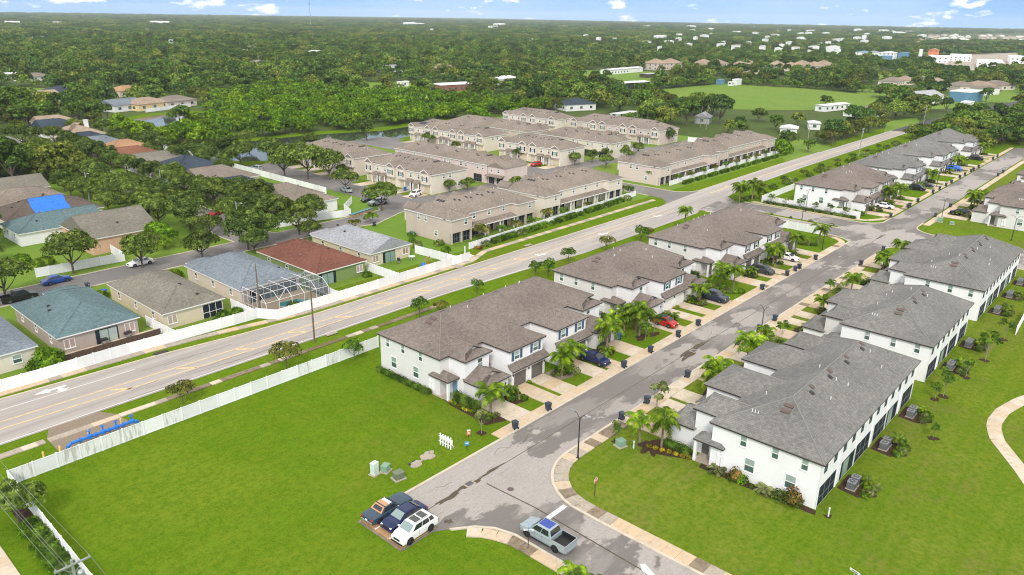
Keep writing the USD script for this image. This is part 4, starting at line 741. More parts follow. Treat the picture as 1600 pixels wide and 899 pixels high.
for j in range(n):
    for i in range(9):
        a, b = i/8, j/(n-1); y = .1+b*7.0; v.append((a*7.6+.5*b+.1*math.sin(b*9), y, 2.96+.42*y+.035*math.sin(i*2.1+j*1.3)))
obj('sheet', np.array(v), np.array([(j*9+i, j*9+i+1, j*9+i+10, j*9+i+9) for j in range(n-1) for i in range(8)]), 'tarp_blue', t, 60)
ROW = [  # houses of the north row between the two streets, seen over the trees
    ('house with sandy hipped roof at the near end of the north row', 99, 168, 115.5, 182, 'roof_tan', 'stucco_tan'),
    ('house with slate blue roof, second of the north row', 97, 183.6, 112, 198, 'roof_slate', 'stucco_cream'), ('house with broad grey-brown roof and small round windows behind it', 98.5, 200, 116, 215.5, 'roof_tan', 'stucco_cream'),
    ('house with wide dark blue roof in the middle of the north row', 98, 217, 116.5, 236, 'roof_slate', 'stucco_blue'), ('house with grey roof and a white front gable in the north row', 98, 237.5, 115.5, 251, 'roof_khaki', 'white_far'),
    ('house with rust brown roof in the north row', 99, 252.5, 113.5, 266, 'roof_rust', 'stucco_tan'), ('house with orange tan roof in the north row', 100, 267.5, 117, 281.5, 'roof_orange', 'stucco_tan'),
    ('house with blue-grey roof beyond the orange one', 102, 283, 114.5, 296, 'roof_bluegrey', 'stucco_blue'), ('house with dark blue roof beyond the blue-grey one', 104, 298, 115, 310, 'roof_slate', 'stucco_cream'),
    ('house with sand coloured roof and white chimney', 103, 312, 118, 330, 'roof_sand', 'stucco_cream'), ('house with dark gabled roof at the far end of the north row', 103, 334, 120, 350, 'roof_slate', 'white_far'), ('house with sandy roof half hidden behind the dark gable', 108, 353, 124, 366, 'roof_sand', 'stucco_tan')]
for k, (l, x0, y0, x1, y1, ro, wa) in enumerate(ROW): house(l, x0, y0, x1, y1, ro, wa, hips=(0, 1) if k % 3 else (1, 1), along='x', s=.40, z=3.0, lod=1)
t = thing('chimney_stack', 'white chimney standing on the sand coloured roof', 'chimney', (114, 321, 0)); MB().cbox((0, 0, 5.6), (1.3, 1.3, 3.4)).put('stack', 'trim_white', t); MB().cbox((0, 0, 7.4), (1.6, 1.6, .25)).put('cap', 'trim_white', t)

# ------------------------------------------------------------------ fences: white vinyl panels between posts
def fence(label, pts, h=1.8, step=2.4, mat='vinyl_white', group='white vinyl fences', streak=0, skip=(), post=.14):
    t = thing('vinyl_fence', label, 'fence', (0, 0, 0), 0, group); rr = random.Random(len(label)); k = 0
    for (ax, ay), (bx, by) in zip(pts[:-1], pts[1:]):
        a, b = np.array([ax, ay]), np.array([bx, by]); L = np.linalg.norm(b-a); n = max(1, round(L/step)); d = (b-a)/L; rz = math.degrees(math.atan2(d[1], d[0]))
        for i in range(n):
            p, q = a+d*L*i/n, a+d*L*(i+1)/n; c = (p+q)/2; k += 1
            m = MB(); m.cbox((c[0], c[1], h/2), (L/n-post, .05, h-.2), rz); m.cbox((c[0], c[1], h-.08), (L/n-post, .09, .12), rz); m.cbox((c[0], c[1], .08), (L/n-post, .09, .14), rz)
            m.put('fence_panel', 'vinyl_streaked' if rr.random() < streak else ('vinyl_grey' if rr.random() < .35 else mat), t)
            m = MB(); m.cbox((p[0], p[1], h/2), (post, post, h+.02), rz); m.cbox((p[0], p[1], h+.03), (post+.03, post+.03, .05), rz, .02); m.put('fence_post', mat, t)
        m = MB(); m.cbox((b[0], b[1], h/2), (post, post, h+.02), rz); m.cbox((b[0], b[1], h+.03), (post+.03, post+.03, .05), rz, .02); m.put('fence_post', mat, t)
    return t
fence('white panel fence between the big lawn and the main road, streaked with dirt', [(16.8, 85.5), (66.5, 85.5)], streak=.45)
fence('white panel fence down the left side of the big lawn', [(16.8, 85.4), (16.7, 77.6)]); fence('white panel fence in the bottom left corner past the tree', [(16.7, 77.4), (16.4, 60)])
fence('long white fence along the main road with a jog by the pool', [(-30, 111.5), (28, 109.7), (37, 109.9), (51.8, 109.3), (60.2, 109.0), (62.0, 106.1), (76, 106.1), (107.2, 106.3)])
fence('white side fence between the khaki house and the pool', [(59.6, 109.3), (59.4, 116)]); fence('white side fence between pool and green house', [(74.3, 106.3), (74.3, 115)]); fence('white side fence between green house and swing set lawn', [(88.3, 106.4), (88.3, 116)])
fence('white side fence right of the swing set lawn', [(103.5, 106.4), (102.8, 118)]); fence('white low fence wall beside the brown board wall', [(46.6, 110), (46.3, 119)], h=1.7)
fence('white fence behind the clipped hedges of the beige townhouses', [(112.9, 111.9), (183.6, 115.2)], h=1.5); fence('white fence in front of the beige townhouses right of the side street', [(203, 115.6), (287, 117.2)], h=1.5)
fence('white fence on the near side of the cross street', [(180.2, 59.4), (180.2, 86)], h=1.9, step=2.4); fence('white fence on the far side of the cross street behind the hedge', [(202.6, 59.4), (202.9, 86)], h=1.9)
fence('white fence along the garden side of the left row, beyond the cross street', [(203, 86), (226, 86.4)], h=1.8)
fence('white fence round the garden of the peach house', [(42.5, 157.0), (58.2, 155.6), (58.6, 163)], h=1.8); fence('white fence by the planter at the old street', [(93, 156.3), (103, 155.6), (112.5, 153.2)], h=1.8)
fence('white fence between the planter and the parked cars', [(112.5, 153.2), (114.6, 158.6), (121, 164)], h=1.8); fence('long white fence dividing the north row from the complex road', [(122.8, 178), (123.4, 232), (124.3, 280)], h=1.9, step=3.0)
fence('white fence at the back of the complex behind the red brown tree', [(286, 156), (290, 128)], h=1.9, step=3.); fence('short white fence panel on the lawn at the right edge', [(141.4, 14.2), (152.5, 14.6)], h=1.6)
# brown board wall and the patio behind it
t = thing('board_wall', 'dark brown board wall round the patio of the teal roofed house', 'wall', (0, 0, 0))
for i in range(12): box('board', (31.4+i*1.22, 113.4, 0, 31.4+i*1.22+1.19, 113.5, 1.15+.02*(i % 3)), 'wood_brown', t)
for i in range(3): box('board', (31.3, 113.5+i*1.0, 0, 31.4, 113.5+i*1.0+.97, 1.15), 'wood_brown', t)
MB().box(31.4, 113.5, -.05, 46.2, 116.7, .06).put('patio', 'concrete_pale'); structure(stage.GetPrimAtPath('/World/patio'))
# ------------------------------------------------------------------ plants: every crown is a cloud of separate leaves
def leaves(cent, outw, size, rs, up=.35, narrow=.55, droop=0.):
    """rhombic leaves at cent, roughly facing outw; returns vertices, faces, normals"""
    n = len(cent); r = rs
    N = outw+r.normal(0, .45, (n, 3))+np.array([0, 0, up]); N /= np.linalg.norm(N, axis=1, keepdims=True)
    a = np.cross(N, r.normal(0, 1, (n, 3))); a /= np.linalg.norm(a, axis=1, keepdims=True); b = np.cross(N, a)
    s = (size*r.uniform(.65, 1.35, n))[:, None]
    bend = N*s*.18
    v = np.stack([cent-a*s, cent-b*s*narrow-bend, cent+a*s, cent+b*s*narrow-bend], 1).reshape(-1, 3)
    k = np.arange(n)*4; f = np.vstack([np.c_[k, k+1, k+2], np.c_[k, k+2, k+3]])
    nn = outw*.55+N*.75; nn /= np.linalg.norm(nn, axis=1, keepdims=True)
    return v, f, np.repeat(nn, 4, 0)
def crown_cloud(R, H, z0, nclump, nleaf, size, seed, flat=.75, spread=.62, inner=.35):
    """clumps of leaves through an uneven crown of radius R and height H whose underside is at z0"""
    r = np.random.default_rng(seed)
    d = r.normal(0, 1, (nclump, 3)); d /= np.linalg.norm(d, axis=1, keepdims=True); d[:, 2] = np.abs(d[:, 2])*.9-.18
    rad = r.uniform(spread*.75, spread*1.12, nclump); c = d*rad[:, None]*np.array([R, R, H*.85])+np.array([0, 0, z0+H*.36])
    cr = R*r.uniform(.26, .44, nclump)
    k = r.integers(0, nclump, nleaf); q = r.normal(0, 1, (nleaf, 3)); q /= np.linalg.norm(q, axis=1, keepdims=True); q[:, 2] = np.where(q[:, 2] < -.35, -q[:, 2], q[:, 2])
    p = c[k]+q*(cr[k]*r.uniform(.75, 1.08, nleaf)**.7)[:, None]*np.array([1, 1, flat])
    mid = np.array([0, 0, z0+H*.3]); o = q*.7+(p-mid)/R*.5; o /= np.linalg.norm(o, axis=1, keepdims=True)
    return leaves(p, o, size, r), c
def tree(name, label, cat, group, R, H, trunk_h, nclump, nleaf, size, mat, seed, bark='bark', loc=(0, 0, 0), rz=0., s=1., lean=0., tr=None):
    t = thing(name, label, cat, loc, rz, group, s)
    (v, f, n), c = crown_cloud(R, H, trunk_h, nclump, nleaf, size, seed)
    obj('crown', v, f, mat, t, normals=n)
    r = np.random.default_rng(seed+77); m = MB(); tr = tr or .045*(H+trunk_h)*.6
    top = np.array([lean, 0, trunk_h+H*.22]); m.cyl((0, 0, -.2), (lean*.4, 0, trunk_h*.6), tr, tr*.75, 8); m.cyl((lean*.4, 0, trunk_h*.6), top, tr*.75, tr*.5, 7)
    for q in c[np.argsort(-np.linalg.norm(c[:, :2], axis=1))[:7]]:
        b = np.array([lean*.5, 0, trunk_h*r.uniform(.65, 1.05)]); mid = (b+q)/2+np.array([0, 0, -.06*H]); m.cyl(b, mid, tr*.45, tr*.3, 5); m.cyl(mid, q, tr*.3, tr*.1, 5)
    m.put('trunk', bark, t); return t
def shrub_mesh(R, H, nleaf, size, seed, base=0.):
    r = np.random.default_rng(seed); q = r.normal(0, 1, (nleaf, 3)); q /= np.linalg.norm(q, axis=1, keepdims=True); q[:, 2] = np.abs(q[:, 2])*1.0-.25
    nz = meshkit.noise(q*2.3+seed)*.55+.62
    p = q*(nz*r.uniform(.7, 1.05, nleaf))[:, None]*np.array([R, R, H*.75])+np.array([0, 0, base+H*.3]); p[:, 2] = np.maximum(p[:, 2], .03)
    return leaves(p, q, size, r)
def shrub(label, R, H, nleaf, size, mat, seed, group, loc=(0, 0, 0), name='shrub', cat='shrub', flowers=None, stem=True):
    t = thing(name, label, cat, loc, 0, group); v, f, n = shrub_mesh(R, H, nleaf, size, seed); obj('foliage', v, f, mat, t, normals=n)
    if stem:
        m = MB(); r = np.random.default_rng(seed+5)
        for _ in range(5): a = r.uniform(0, 6.28); m.cyl((0, 0, -.05), (.55*R*math.cos(a), .55*R*math.sin(a), H*.65), .03, .015, 5)
        m.put('stem', 'bark', t)
    if flowers:
        r = np.random.default_rng(seed+9); q = r.normal(0, 1, (90, 3)); q /= np.linalg.norm(q, axis=1, keepdims=True); q[:, 2] = np.abs(q[:, 2]); p = q*np.array([R*.85, R*.85, H*.7])+[0, 0, H*.35]; v, f, n = leaves(p, q, size*1.2, r); obj('flower', v, f, flowers, t, normals=n)
    return t
def frond(m, a, L, rise, droop, r, leafl, n=20):
    """arched feather frond: a rib with rows of drooping leaflets"""
    d = np.array([math.cos(a), math.sin(a), 0.]); sd_ = np.array([-d[1], d[0], 0.]); pts = []
    for i in range(n+1):
        u = i/n; pts.append(d*L*(u*.95-.12*u*u*droop)+np.array([0, 0, rise*math.sin(min(u*1.9, 1.57))-droop*L*.55*u**2.2]))
    V, Fc, N, k = [], [], [], 0
    for i in range(1, n+1):
        p = pts[i]; w = leafl*(.45+.55*math.sin(math.pi*min(1, i/n*.9+.1))); tang = pts[i]-pts[i-1]; tang /= np.linalg.norm(tang)
        for sgn in (-1, 1):
            for j in range(2):
                q = p-tang*(L/n)*.5*j; e = q+sd_*sgn*w*r.uniform(.75, 1)+tang*w*.45+np.array([0, 0, -w*r.uniform(.35, .75)])
                wd = tang*.075; V += [q-wd, q+wd, e]; Fc.append((k, k+1, k+2) if sgn > 0 else (k+1, k, k+2)); nn = np.array([0, 0, 1.])+sd_*sgn*.4; N += [nn/np.linalg.norm(nn)]*3; k += 3
    return np.array(V), np.array(Fc), np.array(N), pts
def palm(label, H, L, nf, seed, group, loc=(0, 0, 0), lean=0., mat='leaf_palm', name='palm_tree', thick=.14, stiff=.0, cat='palm tree'):
    t = thing(name, label, cat, loc, 0, group); r = np.random.default_rng(seed); V, Fc, N, k = [], [], [], 0; rib = MB()
    for i in range(nf):
        a = i*2.39996+r.uniform(-.2, .2); lv = i/nf
        v, f, n, pts = frond(None, a, L*r.uniform(.85, 1.1), L*(.62-.5*lv)*r.uniform(.8, 1.1), (.55+.85*lv)*(1-stiff), r, L*.33)
        v = v+[lean, 0, H]; V.append(v); Fc.append(f+k); N.append(n); k += len(v); rib.tube([p+np.array([lean, 0, H]) for p in pts[::5]], .022, 4)
    obj('fronds', np.vstack(V), np.vstack(Fc), mat, t, normals=np.vstack(N)); rib.put('rib', 'leaf_lime' if 0 else 'palm_trunk', t)
    m = MB(); n = 7
    for i in range(n):
        u0, u1 = i/n, (i+1)/n; p0, p1 = np.array([lean*u0**1.5, 0, H*u0-.1*(i == 0)]), np.array([lean*u1**1.5, 0, H*u1]); m.cyl(p0, p1, thick*(1.25-.35*u0), thick*(1.18-.35*u1), 8, cap=False)
    m.put('trunk', 'palm_trunk', t); m = MB(); m.cyl((lean, 0, H-.1), (lean, 0, H+.35), thick*.75, thick*.3, 7); m.put('crownshaft', 'leaf_hedge', t); return t

class Kind:
    """first call builds the plant, later ones place copies of it"""
    def __init__(s, *makers): s.m, s.roots, s.i = makers, [None]*len(makers), 0
    def __call__(s, label, loc, rz=None, sc=1., group=None, which=None):
        k = s.i % len(s.m) if which is None else which; s.i += 1; rz = (s.i*137.5) % 360 if rz is None else rz
        if s.roots[k] is None:
            p = s.roots[k] = s.m[k](label, group); xf_set(p, loc, rz, sc); return p
        return copy_of(s.roots[k], label, loc, rz, sc, group)
# kinds
oak = Kind(*[lambda l, g, i=i: tree('oak_tree', l, 'tree', g, 4.6, 6.2, 2.2, 19+i, 4200, .27, ['leaf_oak', 'leaf_oak', 'leaf_oak_dark'][i], 11+i) for i in range(3)])
lime_tree = Kind(lambda l, g: tree('leafy_tree', l, 'tree', g, 3.6, 4.2, 1.3, 13, 2800, .27, 'leaf_lime', 31), lambda l, g: tree('leafy_tree', l, 'tree', g, 3.6, 4.4, 1.2, 12, 2800, .27, 'leaf_bright', 32))
young = Kind(lambda l, g: tree('young_tree', l, 'tree', g, 1.1, 2.6, 1.3, 8, 520, .14, 'leaf_greygreen', 41, bark='bark_pale', tr=.05), lambda l, g: tree('young_tree', l, 'tree', g, 1.3, 2.9, 1.5, 8, 620, .14, 'leaf_hedge', 42, bark='bark_pale', tr=.05))
verge_tree = Kind(lambda l, g: tree('verge_tree', l, 'tree', g, 2.0, 2.3, 1.3, 9, 1100, .15, 'leaf_olive', 44, tr=.08), lambda l, g: tree('verge_tree', l, 'tree', g, 1.9, 2.6, 1.2, 9, 1000, .16, 'leaf_hedge', 45, tr=.08))
qpalm = Kind(*[lambda l, g, i=i: palm(l, (3.2, 3.7, 4.2, 2.7, 3.4)[i], (2.5, 2.4, 2.6, 2.2, 2.5)[i], (15, 13, 16, 11, 14)[i], 51+i, g, lean=(.0, .25, .1, .35, -.2)[i], mat='leaf_lime' if i == 3 else 'leaf_palm') for i in range(5)])
spalm = Kind(lambda l, g: palm(l, 1.1, 1.3, 13, 61, g, name='small_palm', thick=.12, stiff=.2), lambda l, g: palm(l, .7, 1.2, 13, 62, g, name='small_palm', thick=.12, stiff=.3, mat='leaf_lime'))
tallpalm = Kind(lambda l, g: palm(l, 7.0, 3.0, 22, 66, g, name='tall_palm', thick=.2, lean=.4))
bush = Kind(*[lambda l, g, i=i: shrub(l, .62+.1*i, .75+.12*i, 260, .10, ['leaf_hedge', 'leaf_bright', 'leaf_oak', 'leaf_greygreen'][i], 71+i, g) for i in range(4)])
ybush = Kind(lambda l, g: shrub(l, .42, .45, 150, .09, 'leaf_yellow', 81, g, name='yellow_shrub'), lambda l, g: shrub(l, .5, .6, 170, .10, 'leaf_lime', 82, g, name='yellow_shrub'))
redbush = Kind(lambda l, g: shrub(l, 1.05, 1.9, 620, .13, 'leaf_red', 85, g, name='flowering_shrub', flowers='leaf_rust'))
spiky = Kind(lambda l, g: palm(l, .15, .9, 15, 91, g, name='spiky_plant', thick=.06, stiff=.55, mat='leaf_greygreen', cat='plant'))
bigbush = Kind(lambda l, g: shrub(l, 2.6, 3.0, 1700, .20, 'leaf_bright', 95, g, name='large_bush', cat='bush'), lambda l, g: shrub(l, 2.4, 2.6, 1500, .20, 'leaf_hedge', 96, g, name='large_bush', cat='bush'), lambda l, g: shrub(l, 2.4, 2.8, 1500, .20, 'leaf_lime', 97, g, name='large_bush', cat='bush'))
def hedge(label, p0, p1, w, h, mat='leaf_hedge', group='clipped hedges', size=.09, dens=70, rough=.12, seed=0, name='hedge'):
    a, b = np.array(p0, float), np.array(p1, float); L = np.linalg.norm(b-a); d = (b-a)/L; r = np.random.default_rng(int(L*100+a[0]*7+seed)); n = int(dens*L*(w+2*h))
    t = thing(name, label, 'hedge', (a[0], a[1], 0), math.degrees(math.atan2(d[1], d[0])), group)
    k = r.choice(4, n, p=np.array([h, w, h, (w*h)/L+.01])/(2*h+w+(w*h)/L+.01)); u = r.uniform(0, L, n); s_ = r.uniform(0, 1, n); p = np.zeros((n, 3)); o = np.zeros((n, 3))
    for i, (oo) in enumerate(((0, -1, .1), (0, 0, 1), (0, 1, .1))):
        q = k == i; o[q] = oo; p[q, 0] = u[q]; p[q, 1] = {0: -w/2, 1: 0, 2: w/2}[i] if i != 1 else (s_[q]-.5)*w; p[q, 2] = h if i == 1 else s_[q]*h
    q = k == 3; e = r.integers(0, 2, n); o[q] = np.c_[np.where(e[q], 1, -1), 0*e[q], 0*e[q]+.1]; p[q] = np.c_[np.where(e[q], L, 0), (s_[q]-.5)*w, r.uniform(0, h, q.sum())]
    nz = meshkit.noise(p*1.3+seed)-.5; p += o*(nz*rough*2.6)[:, None]+r.normal(0, rough*.35, (n, 3)); p[:, 2] = np.maximum(p[:, 2], .03)
    v, f, nn = leaves(p, o, size, r); obj('foliage', v, f, mat, t, normals=nn)
    m = MB(); m.box(.12, -w/2+.1, 0, L-.12, w/2-.1, h-.12); m.put('branches', 'leaf_oak_dark', t); return t
BEDZ = [0]
def bed(poly, mat='mulch', z=.02):
    BEDZ[0] += 1; z = z+.0011*(BEDZ[0] % 17); return structure(MB().prism(poly, -.05, z).put('mulch_bed' if mat == 'mulch' else 'gravel_bed', mat))

# ---- the front gardens of the two rows
place = ['beside the left row', 'beside the right row']
def garden(bx, six, left, tail, n0, detail=1):
    """beds between the driveways of one townhouse: palms, shrubs, strips of grass"""
    L = 34.2 if six else 24.0; gs = 'garden shrubs '+tail; r = random.Random(int(bx)+7*left)
    y_in, y_out = (61.2, 55.6) if left else (38.4, 44.2); dy = -1 if left else 1; w = abs(y_out-y_in)
    B = [(5.4, 8.4)] + ([(15.1, 19.1)] if six else []) + [(L-8.4, L-5.4)]; P = []
    for k, (a, b) in enumerate(B):
        x0, x1 = bx+a+.08, bx+b-.08; yb = y_in+dy*w*.62
        bed([(x0, y_in), (x1, y_in), (x1, yb-dy*.6), ((x0+x1)/2+.3, yb), (x0, yb-dy*.5)][::1 if not left else -1], 'gravel' if (k == 1 and six and left) else 'mulch')
        big = (b-a) > 3.5
        for i in range(2 if big else (1 if k == len(B)-1 else 0)):
            x = (x0+x1)/2+(i-.5)*1.6*big; P.append(('palm', x, y_in+dy*w*.40+r.uniform(-.3, .3)))
        for i in range(11 if big else 9):
            P.append((('bush', 'ybush', 'bush', 'spalm', 'bush', 'ybush')[i % 6], r.uniform(x0+.4, x1-.4), y_in+dy*w*r.uniform(.06, .55)))
    for i in range(3 if six else 2): P.append(('ybush', bx+(11.2+.4 if i < 1 else L-11.6-(i-1)*.0)+r.uniform(-.1, .1), y_in+dy*.3))
    npalm = 0
    for kind, x, y in P:
        if kind == 'palm': qpalm('queen palm in the %s front bed of %s' % (ORD[npalm], tail), (x, y, 0), sc=r.uniform(.88, 1.12), group='queen palms in the front gardens'); npalm += 1
        elif kind == 'bush': bush('low leafy shrub in the front beds of '+tail, (x, y, 0), sc=r.uniform(.8, 1.25), group=gs)
        elif kind == 'spalm': spalm('small palm in the front beds of '+tail, (x, y, 0), sc=r.uniform(.7, 1.1), group='small palms '+tail)
        else: ybush('yellow-green shrub in the front beds of '+tail, (x, y, 0), sc=r.uniform(.8, 1.3), group='yellow shrubs '+tail)
for bx, six, left, tail in ((61.6, 1, 1, 'the blue-shuttered townhouse'), (100.9, 0, 1, 'the white-doored townhouse'), (132.2, 1, 1, 'the townhouse before the cross street'), (207.9, 1, 1, 'the townhouse after the cross street'), (250.6, 0, 1, 'the second townhouse past the cross street'), (282.2, 1, 1, 'the third townhouse past the cross street'), (325.6, 0, 1, 'the last left townhouse'),
                            (71.2, 1, 0, 'the nearest right townhouse'), (111.5, 0, 0, 'the second right townhouse'), (143.2, 1, 0, 'the third right townhouse'), (219.2, 1, 0, 'the townhouse past the grass corner')): garden(bx, six, left, tail, 0)
# beds at the ends and between the buildings
bed([(60.9, 57.2), (63.3, 57.0), (63.3, 61), (63.4, 66), (61.9, 66.9), (61.2, 64)]); bed([(60.6, 57.4), (63.2, 56.2), (63.9, 57.6), (63.3, 61.2), (61.6, 61)], z=.025)
hedge('low clipped hedge along the grey end wall beside the big lawn', (61.3, 79.2), (61.3, 68.3), .8, .7); hedge('tall rounded hedge by the garage nearest the big lawn', (62.7, 65.0), (62.6, 60.4), .9, 1.25, seed=3, rough=.2)
for i in range(6): ybush('small pale shrub in the row before the rounded hedge', (61.7, 64.6-i*.75, 0), group='pale shrubs before the rounded hedge', sc=.9)
for x, y in ((62.6, 58.6), (62.0, 58.0), (63.0, 57.9), (62.2, 59.4), (61.7, 58.9)): bush('low shrub in the round bed under the palm by the big lawn', (x, y, 0), group='shrubs in the round corner bed', sc=.8)
qpalm('queen palm in the round corner bed beside the first garage', (63.0, 58.7, 0), sc=1.0, group='queen palms in the front gardens'); young('thin staked young tree on the lawn strip near the first bin', (58.9, 56.4, 0), sc=.95, group='young street trees', which=0)
bed([(58.4, 55.9), (59.4, 55.9), (59.4, 56.9), (58.4, 56.9)])
bed(list(blob(70.4, 39.6, 1.9, 1.3, 2, rot=.4).exterior.coords)[:-1]); bed([(69.2, 38.9), (71.8, 40.2), (72.6, 38), (72.6, 34.2), (71.4, 34.2), (70.0, 37)]); bed([(70.4, 33.2), (71.4, 33.4), (71.4, 20.2), (70.6, 20.0), (70.4, 26)])
hedge('dense green hedge along the right garage wall', (71.9, 38.6), (71.9, 35.2), .8, .95, seed=5)
for i in range(7): ybush('bright yellow shrub edging the mulch bed by the right corner', (70.2+.18*i, 39.7-i*.8, 0), which=0, group='yellow shrubs of the right corner bed')
qpalm('queen palm left of the right corner bed', (70.2, 41.0, 0), sc=.85, group='queen palms in the front gardens'); qpalm('slim queen palm standing in the right corner bed', (71.2, 38.6, 0), sc=.9, group='queen palms in the front gardens'); young('small round tree in a mulch ring by the right kerb', (68.6, 43.3, 0), which=1, sc=.72, group='young street trees'); bed(list(blob(68.6, 43.3, .55, .5, 4).exterior.coords)[:-1])
for i, y in enumerate((31.2, 28.3, 25.6, 23.8)): (spiky if i % 2 == 0 else bush)(['spiky grey plant at the foot of the white end wall', 'tuft of grass-like shrub under the white end wall', 'bushy plant between the two lower windows of the white end wall', 'pale shrub beside the red-leaved one'][i], (70.9, y, 0), sc=1.3, group='plants under the white end wall')
redbush('red and green flowering shrub below the left lower window of the white end wall', (70.8, 29.0, 0), sc=.85); redbush('larger red flowering shrub near the back corner of the white end wall', (70.8, 22.6, 0), sc=1.05)
for i in range(9): ybush('low plant in the mulch strip under the white end wall', (70.75+.1*(i % 2), 32.3-1.3*i, 0), which=1, sc=.6, group='low plants under the white end wall')
young('feathery round-headed tree in the planted island by the right bins', (78.2, 43.6, 0), which=0, sc=1.35, group='young street trees')
for i, (x, y) in enumerate(((108.0, 42.4), (112.4, 41.5), (140.3, 42.0), (138.6, 43.6), (143.0, 41.2))): (qpalm if i in (0, 4) else young)('tree in the gap between the right-hand townhouses, %s from the near end' % ORD[i], (x, y, 0), sc=.9)
for i, (x, y) in enumerate(((105.9, 41), (107.2, 40.2), (108.4, 41.6), (109.8, 40.5), (110.6, 42.2), (106.6, 42.8), (139.5, 40.4), (141.2, 43), (142.2, 40.1))): bush('shrub in the gap between the right-hand townhouses', (x, y, 0), sc=1.3, group='shrubs between the right townhouses')
for i, (x, y) in enumerate(((96.3, 62.5), (97.4, 61.4), (98.9, 60.2), (100.2, 61.3), (98.0, 58.9))): qpalm('queen palm between the blue-shuttered and white-doored townhouses, %s from the near end' % ORD[i], (x, y, 0), sc=.85+.06*i, group='queen palms between townhouses')
for i in range(14): bush('shrub along the lawn between the blue-shuttered and white-doored townhouses', (95.9+.15*(i % 3)+(4.6 if i > 8 else 0), 66.8-.75*(i % 9), 0), sc=1.1, group='shrubs between townhouses')
bed(list(blob(97.6, 58.3, 1.5, .9, 12).exterior.coords)[:-1]); bed(list(blob(100.2, 57.4, 1.0, .9, 13).exterior.coords)[:-1]); young('young tree on the lawn before the white-doored townhouse', (97.2, 57.2, 0), sc=.9, which=1); young('young tree in a dark mulch ring behind the red car', (100.3, 57.6, 0), sc=1.0, which=1)
hedge('dark hedge along the end of the white-doored townhouse', (100.4, 78), (100.4, 66.9), .8, .8, seed=8); hedge('low hedge under the end wall of the townhouse before the cross street', (131.6, 78), (131.6, 66.6), .8, .8, seed=9)
for i in range(12): bush('shrub on the lawn between the white-doored townhouse and the next', (126.4+.5*(i % 4)*1.3, 66-.9*i, 0), sc=1.2, group='shrubs before the cross street townhouse')
for i, (x, y) in enumerate(((128.2, 60.4), (130.6, 61.5), (129.4, 58.2))): qpalm('queen palm before the townhouse near the cross street, %s from the near end' % ORD[i], (x, y, 0), sc=.9, group='queen palms between townhouses')
for i, (x, y) in enumerate(((172.5, 58.6), (170.6, 62.2), (169.8, 60.5))): (qpalm if i == 0 else bush)('plant on the corner lawn at the near side of the cross street, %s' % ['a palm', 'a shrub', 'a lower shrub'][i], (x, y, 0), sc=1.2)
for i in range(10): bush('shrub in the corner bed at the near side of the cross street', (168.4+.35*(i % 5), 64.5-.7*i, 0), sc=1.0, group='shrubs of the cross street corner')
hedge('long hedge at the foot of the far white fence of the cross street', (201.6, 60), (201.7, 85), 1.0, .8, mat='leaf_bright', seed=4, rough=.25)
for i in range(6): young('young tree before the far white cross street fence, %s from the right' % ORD[i], (200.9, 62.5+i*4, 0), sc=.9, group='young trees of the cross street')
for i in range(5): bush('shrub on the planted median of the cross street', (190.2, 62+i*5.2, .1), sc=.8, group='shrubs of the median')
for i, (x, y) in enumerate(((197.5, 90.2), (200.5, 91.4), (203.6, 89.2), (206.4, 88.4))): (qpalm if i != 3 else lime_tree)('tree at the main road end of the cross street, %s from the left' % ORD[i], (x, y, 0), sc=1.25 if i != 3 else .6)
for i in range(10): bush('shrub at the main road end of the cross street', (196+1.2*i, 90.5-.3*(i % 3), 0), sc=1.2, group='shrubs at the cross street mouth')
for i in range(7): spalm('small clipped plant before the porch of the white-ended townhouse', (206.9, 66.2-1.05*i, 0), group='plants before the white-ended townhouse', sc=.8)
tallpalm('tall palm behind the townhouse before the cross street', (160.6, 86.2, 0), sc=.72)
# strip between the garden sides of the left row and the main road
for i, (x, y, k, s_) in enumerate(((37.8, 89.6, 0, 1.0), (52.7, 88.9, 0, 1.25), (61.0, 84.2, 1, 1.0), (79.2, 90.3, 1, 1.0), (82, 88.2, 0, .8), (94.0, 91.2, 1, .8), (109.1, 89.9, 1, .9), (110.2, 87.6, 1, 1.1), (119.9, 90.2, 1, 1.0), (132.9, 89.7, 0, 1.05), (143.7, 87.9, 1, 1.15), (148, 88.6, 0, .8))):
    verge_tree('small tree on the near verge of the main road, %s from the left' % ORD[i], (x, y, 0), sc=s_, which=k, group='small trees along the main road verge')
for i in range(16): bush('shrub along the garden side of the far left row', (212+9*i+(i % 3), 90.6+.5*(i % 2), 0), sc=1.5+.5*(i % 3), group='shrubs along the far verge')
for i in range(8): verge_tree('small verge tree beyond the cross street, %s from the near end' % ORD[i], (216+15*i, 91.5, 0), sc=.8, group='small trees of the far verge')
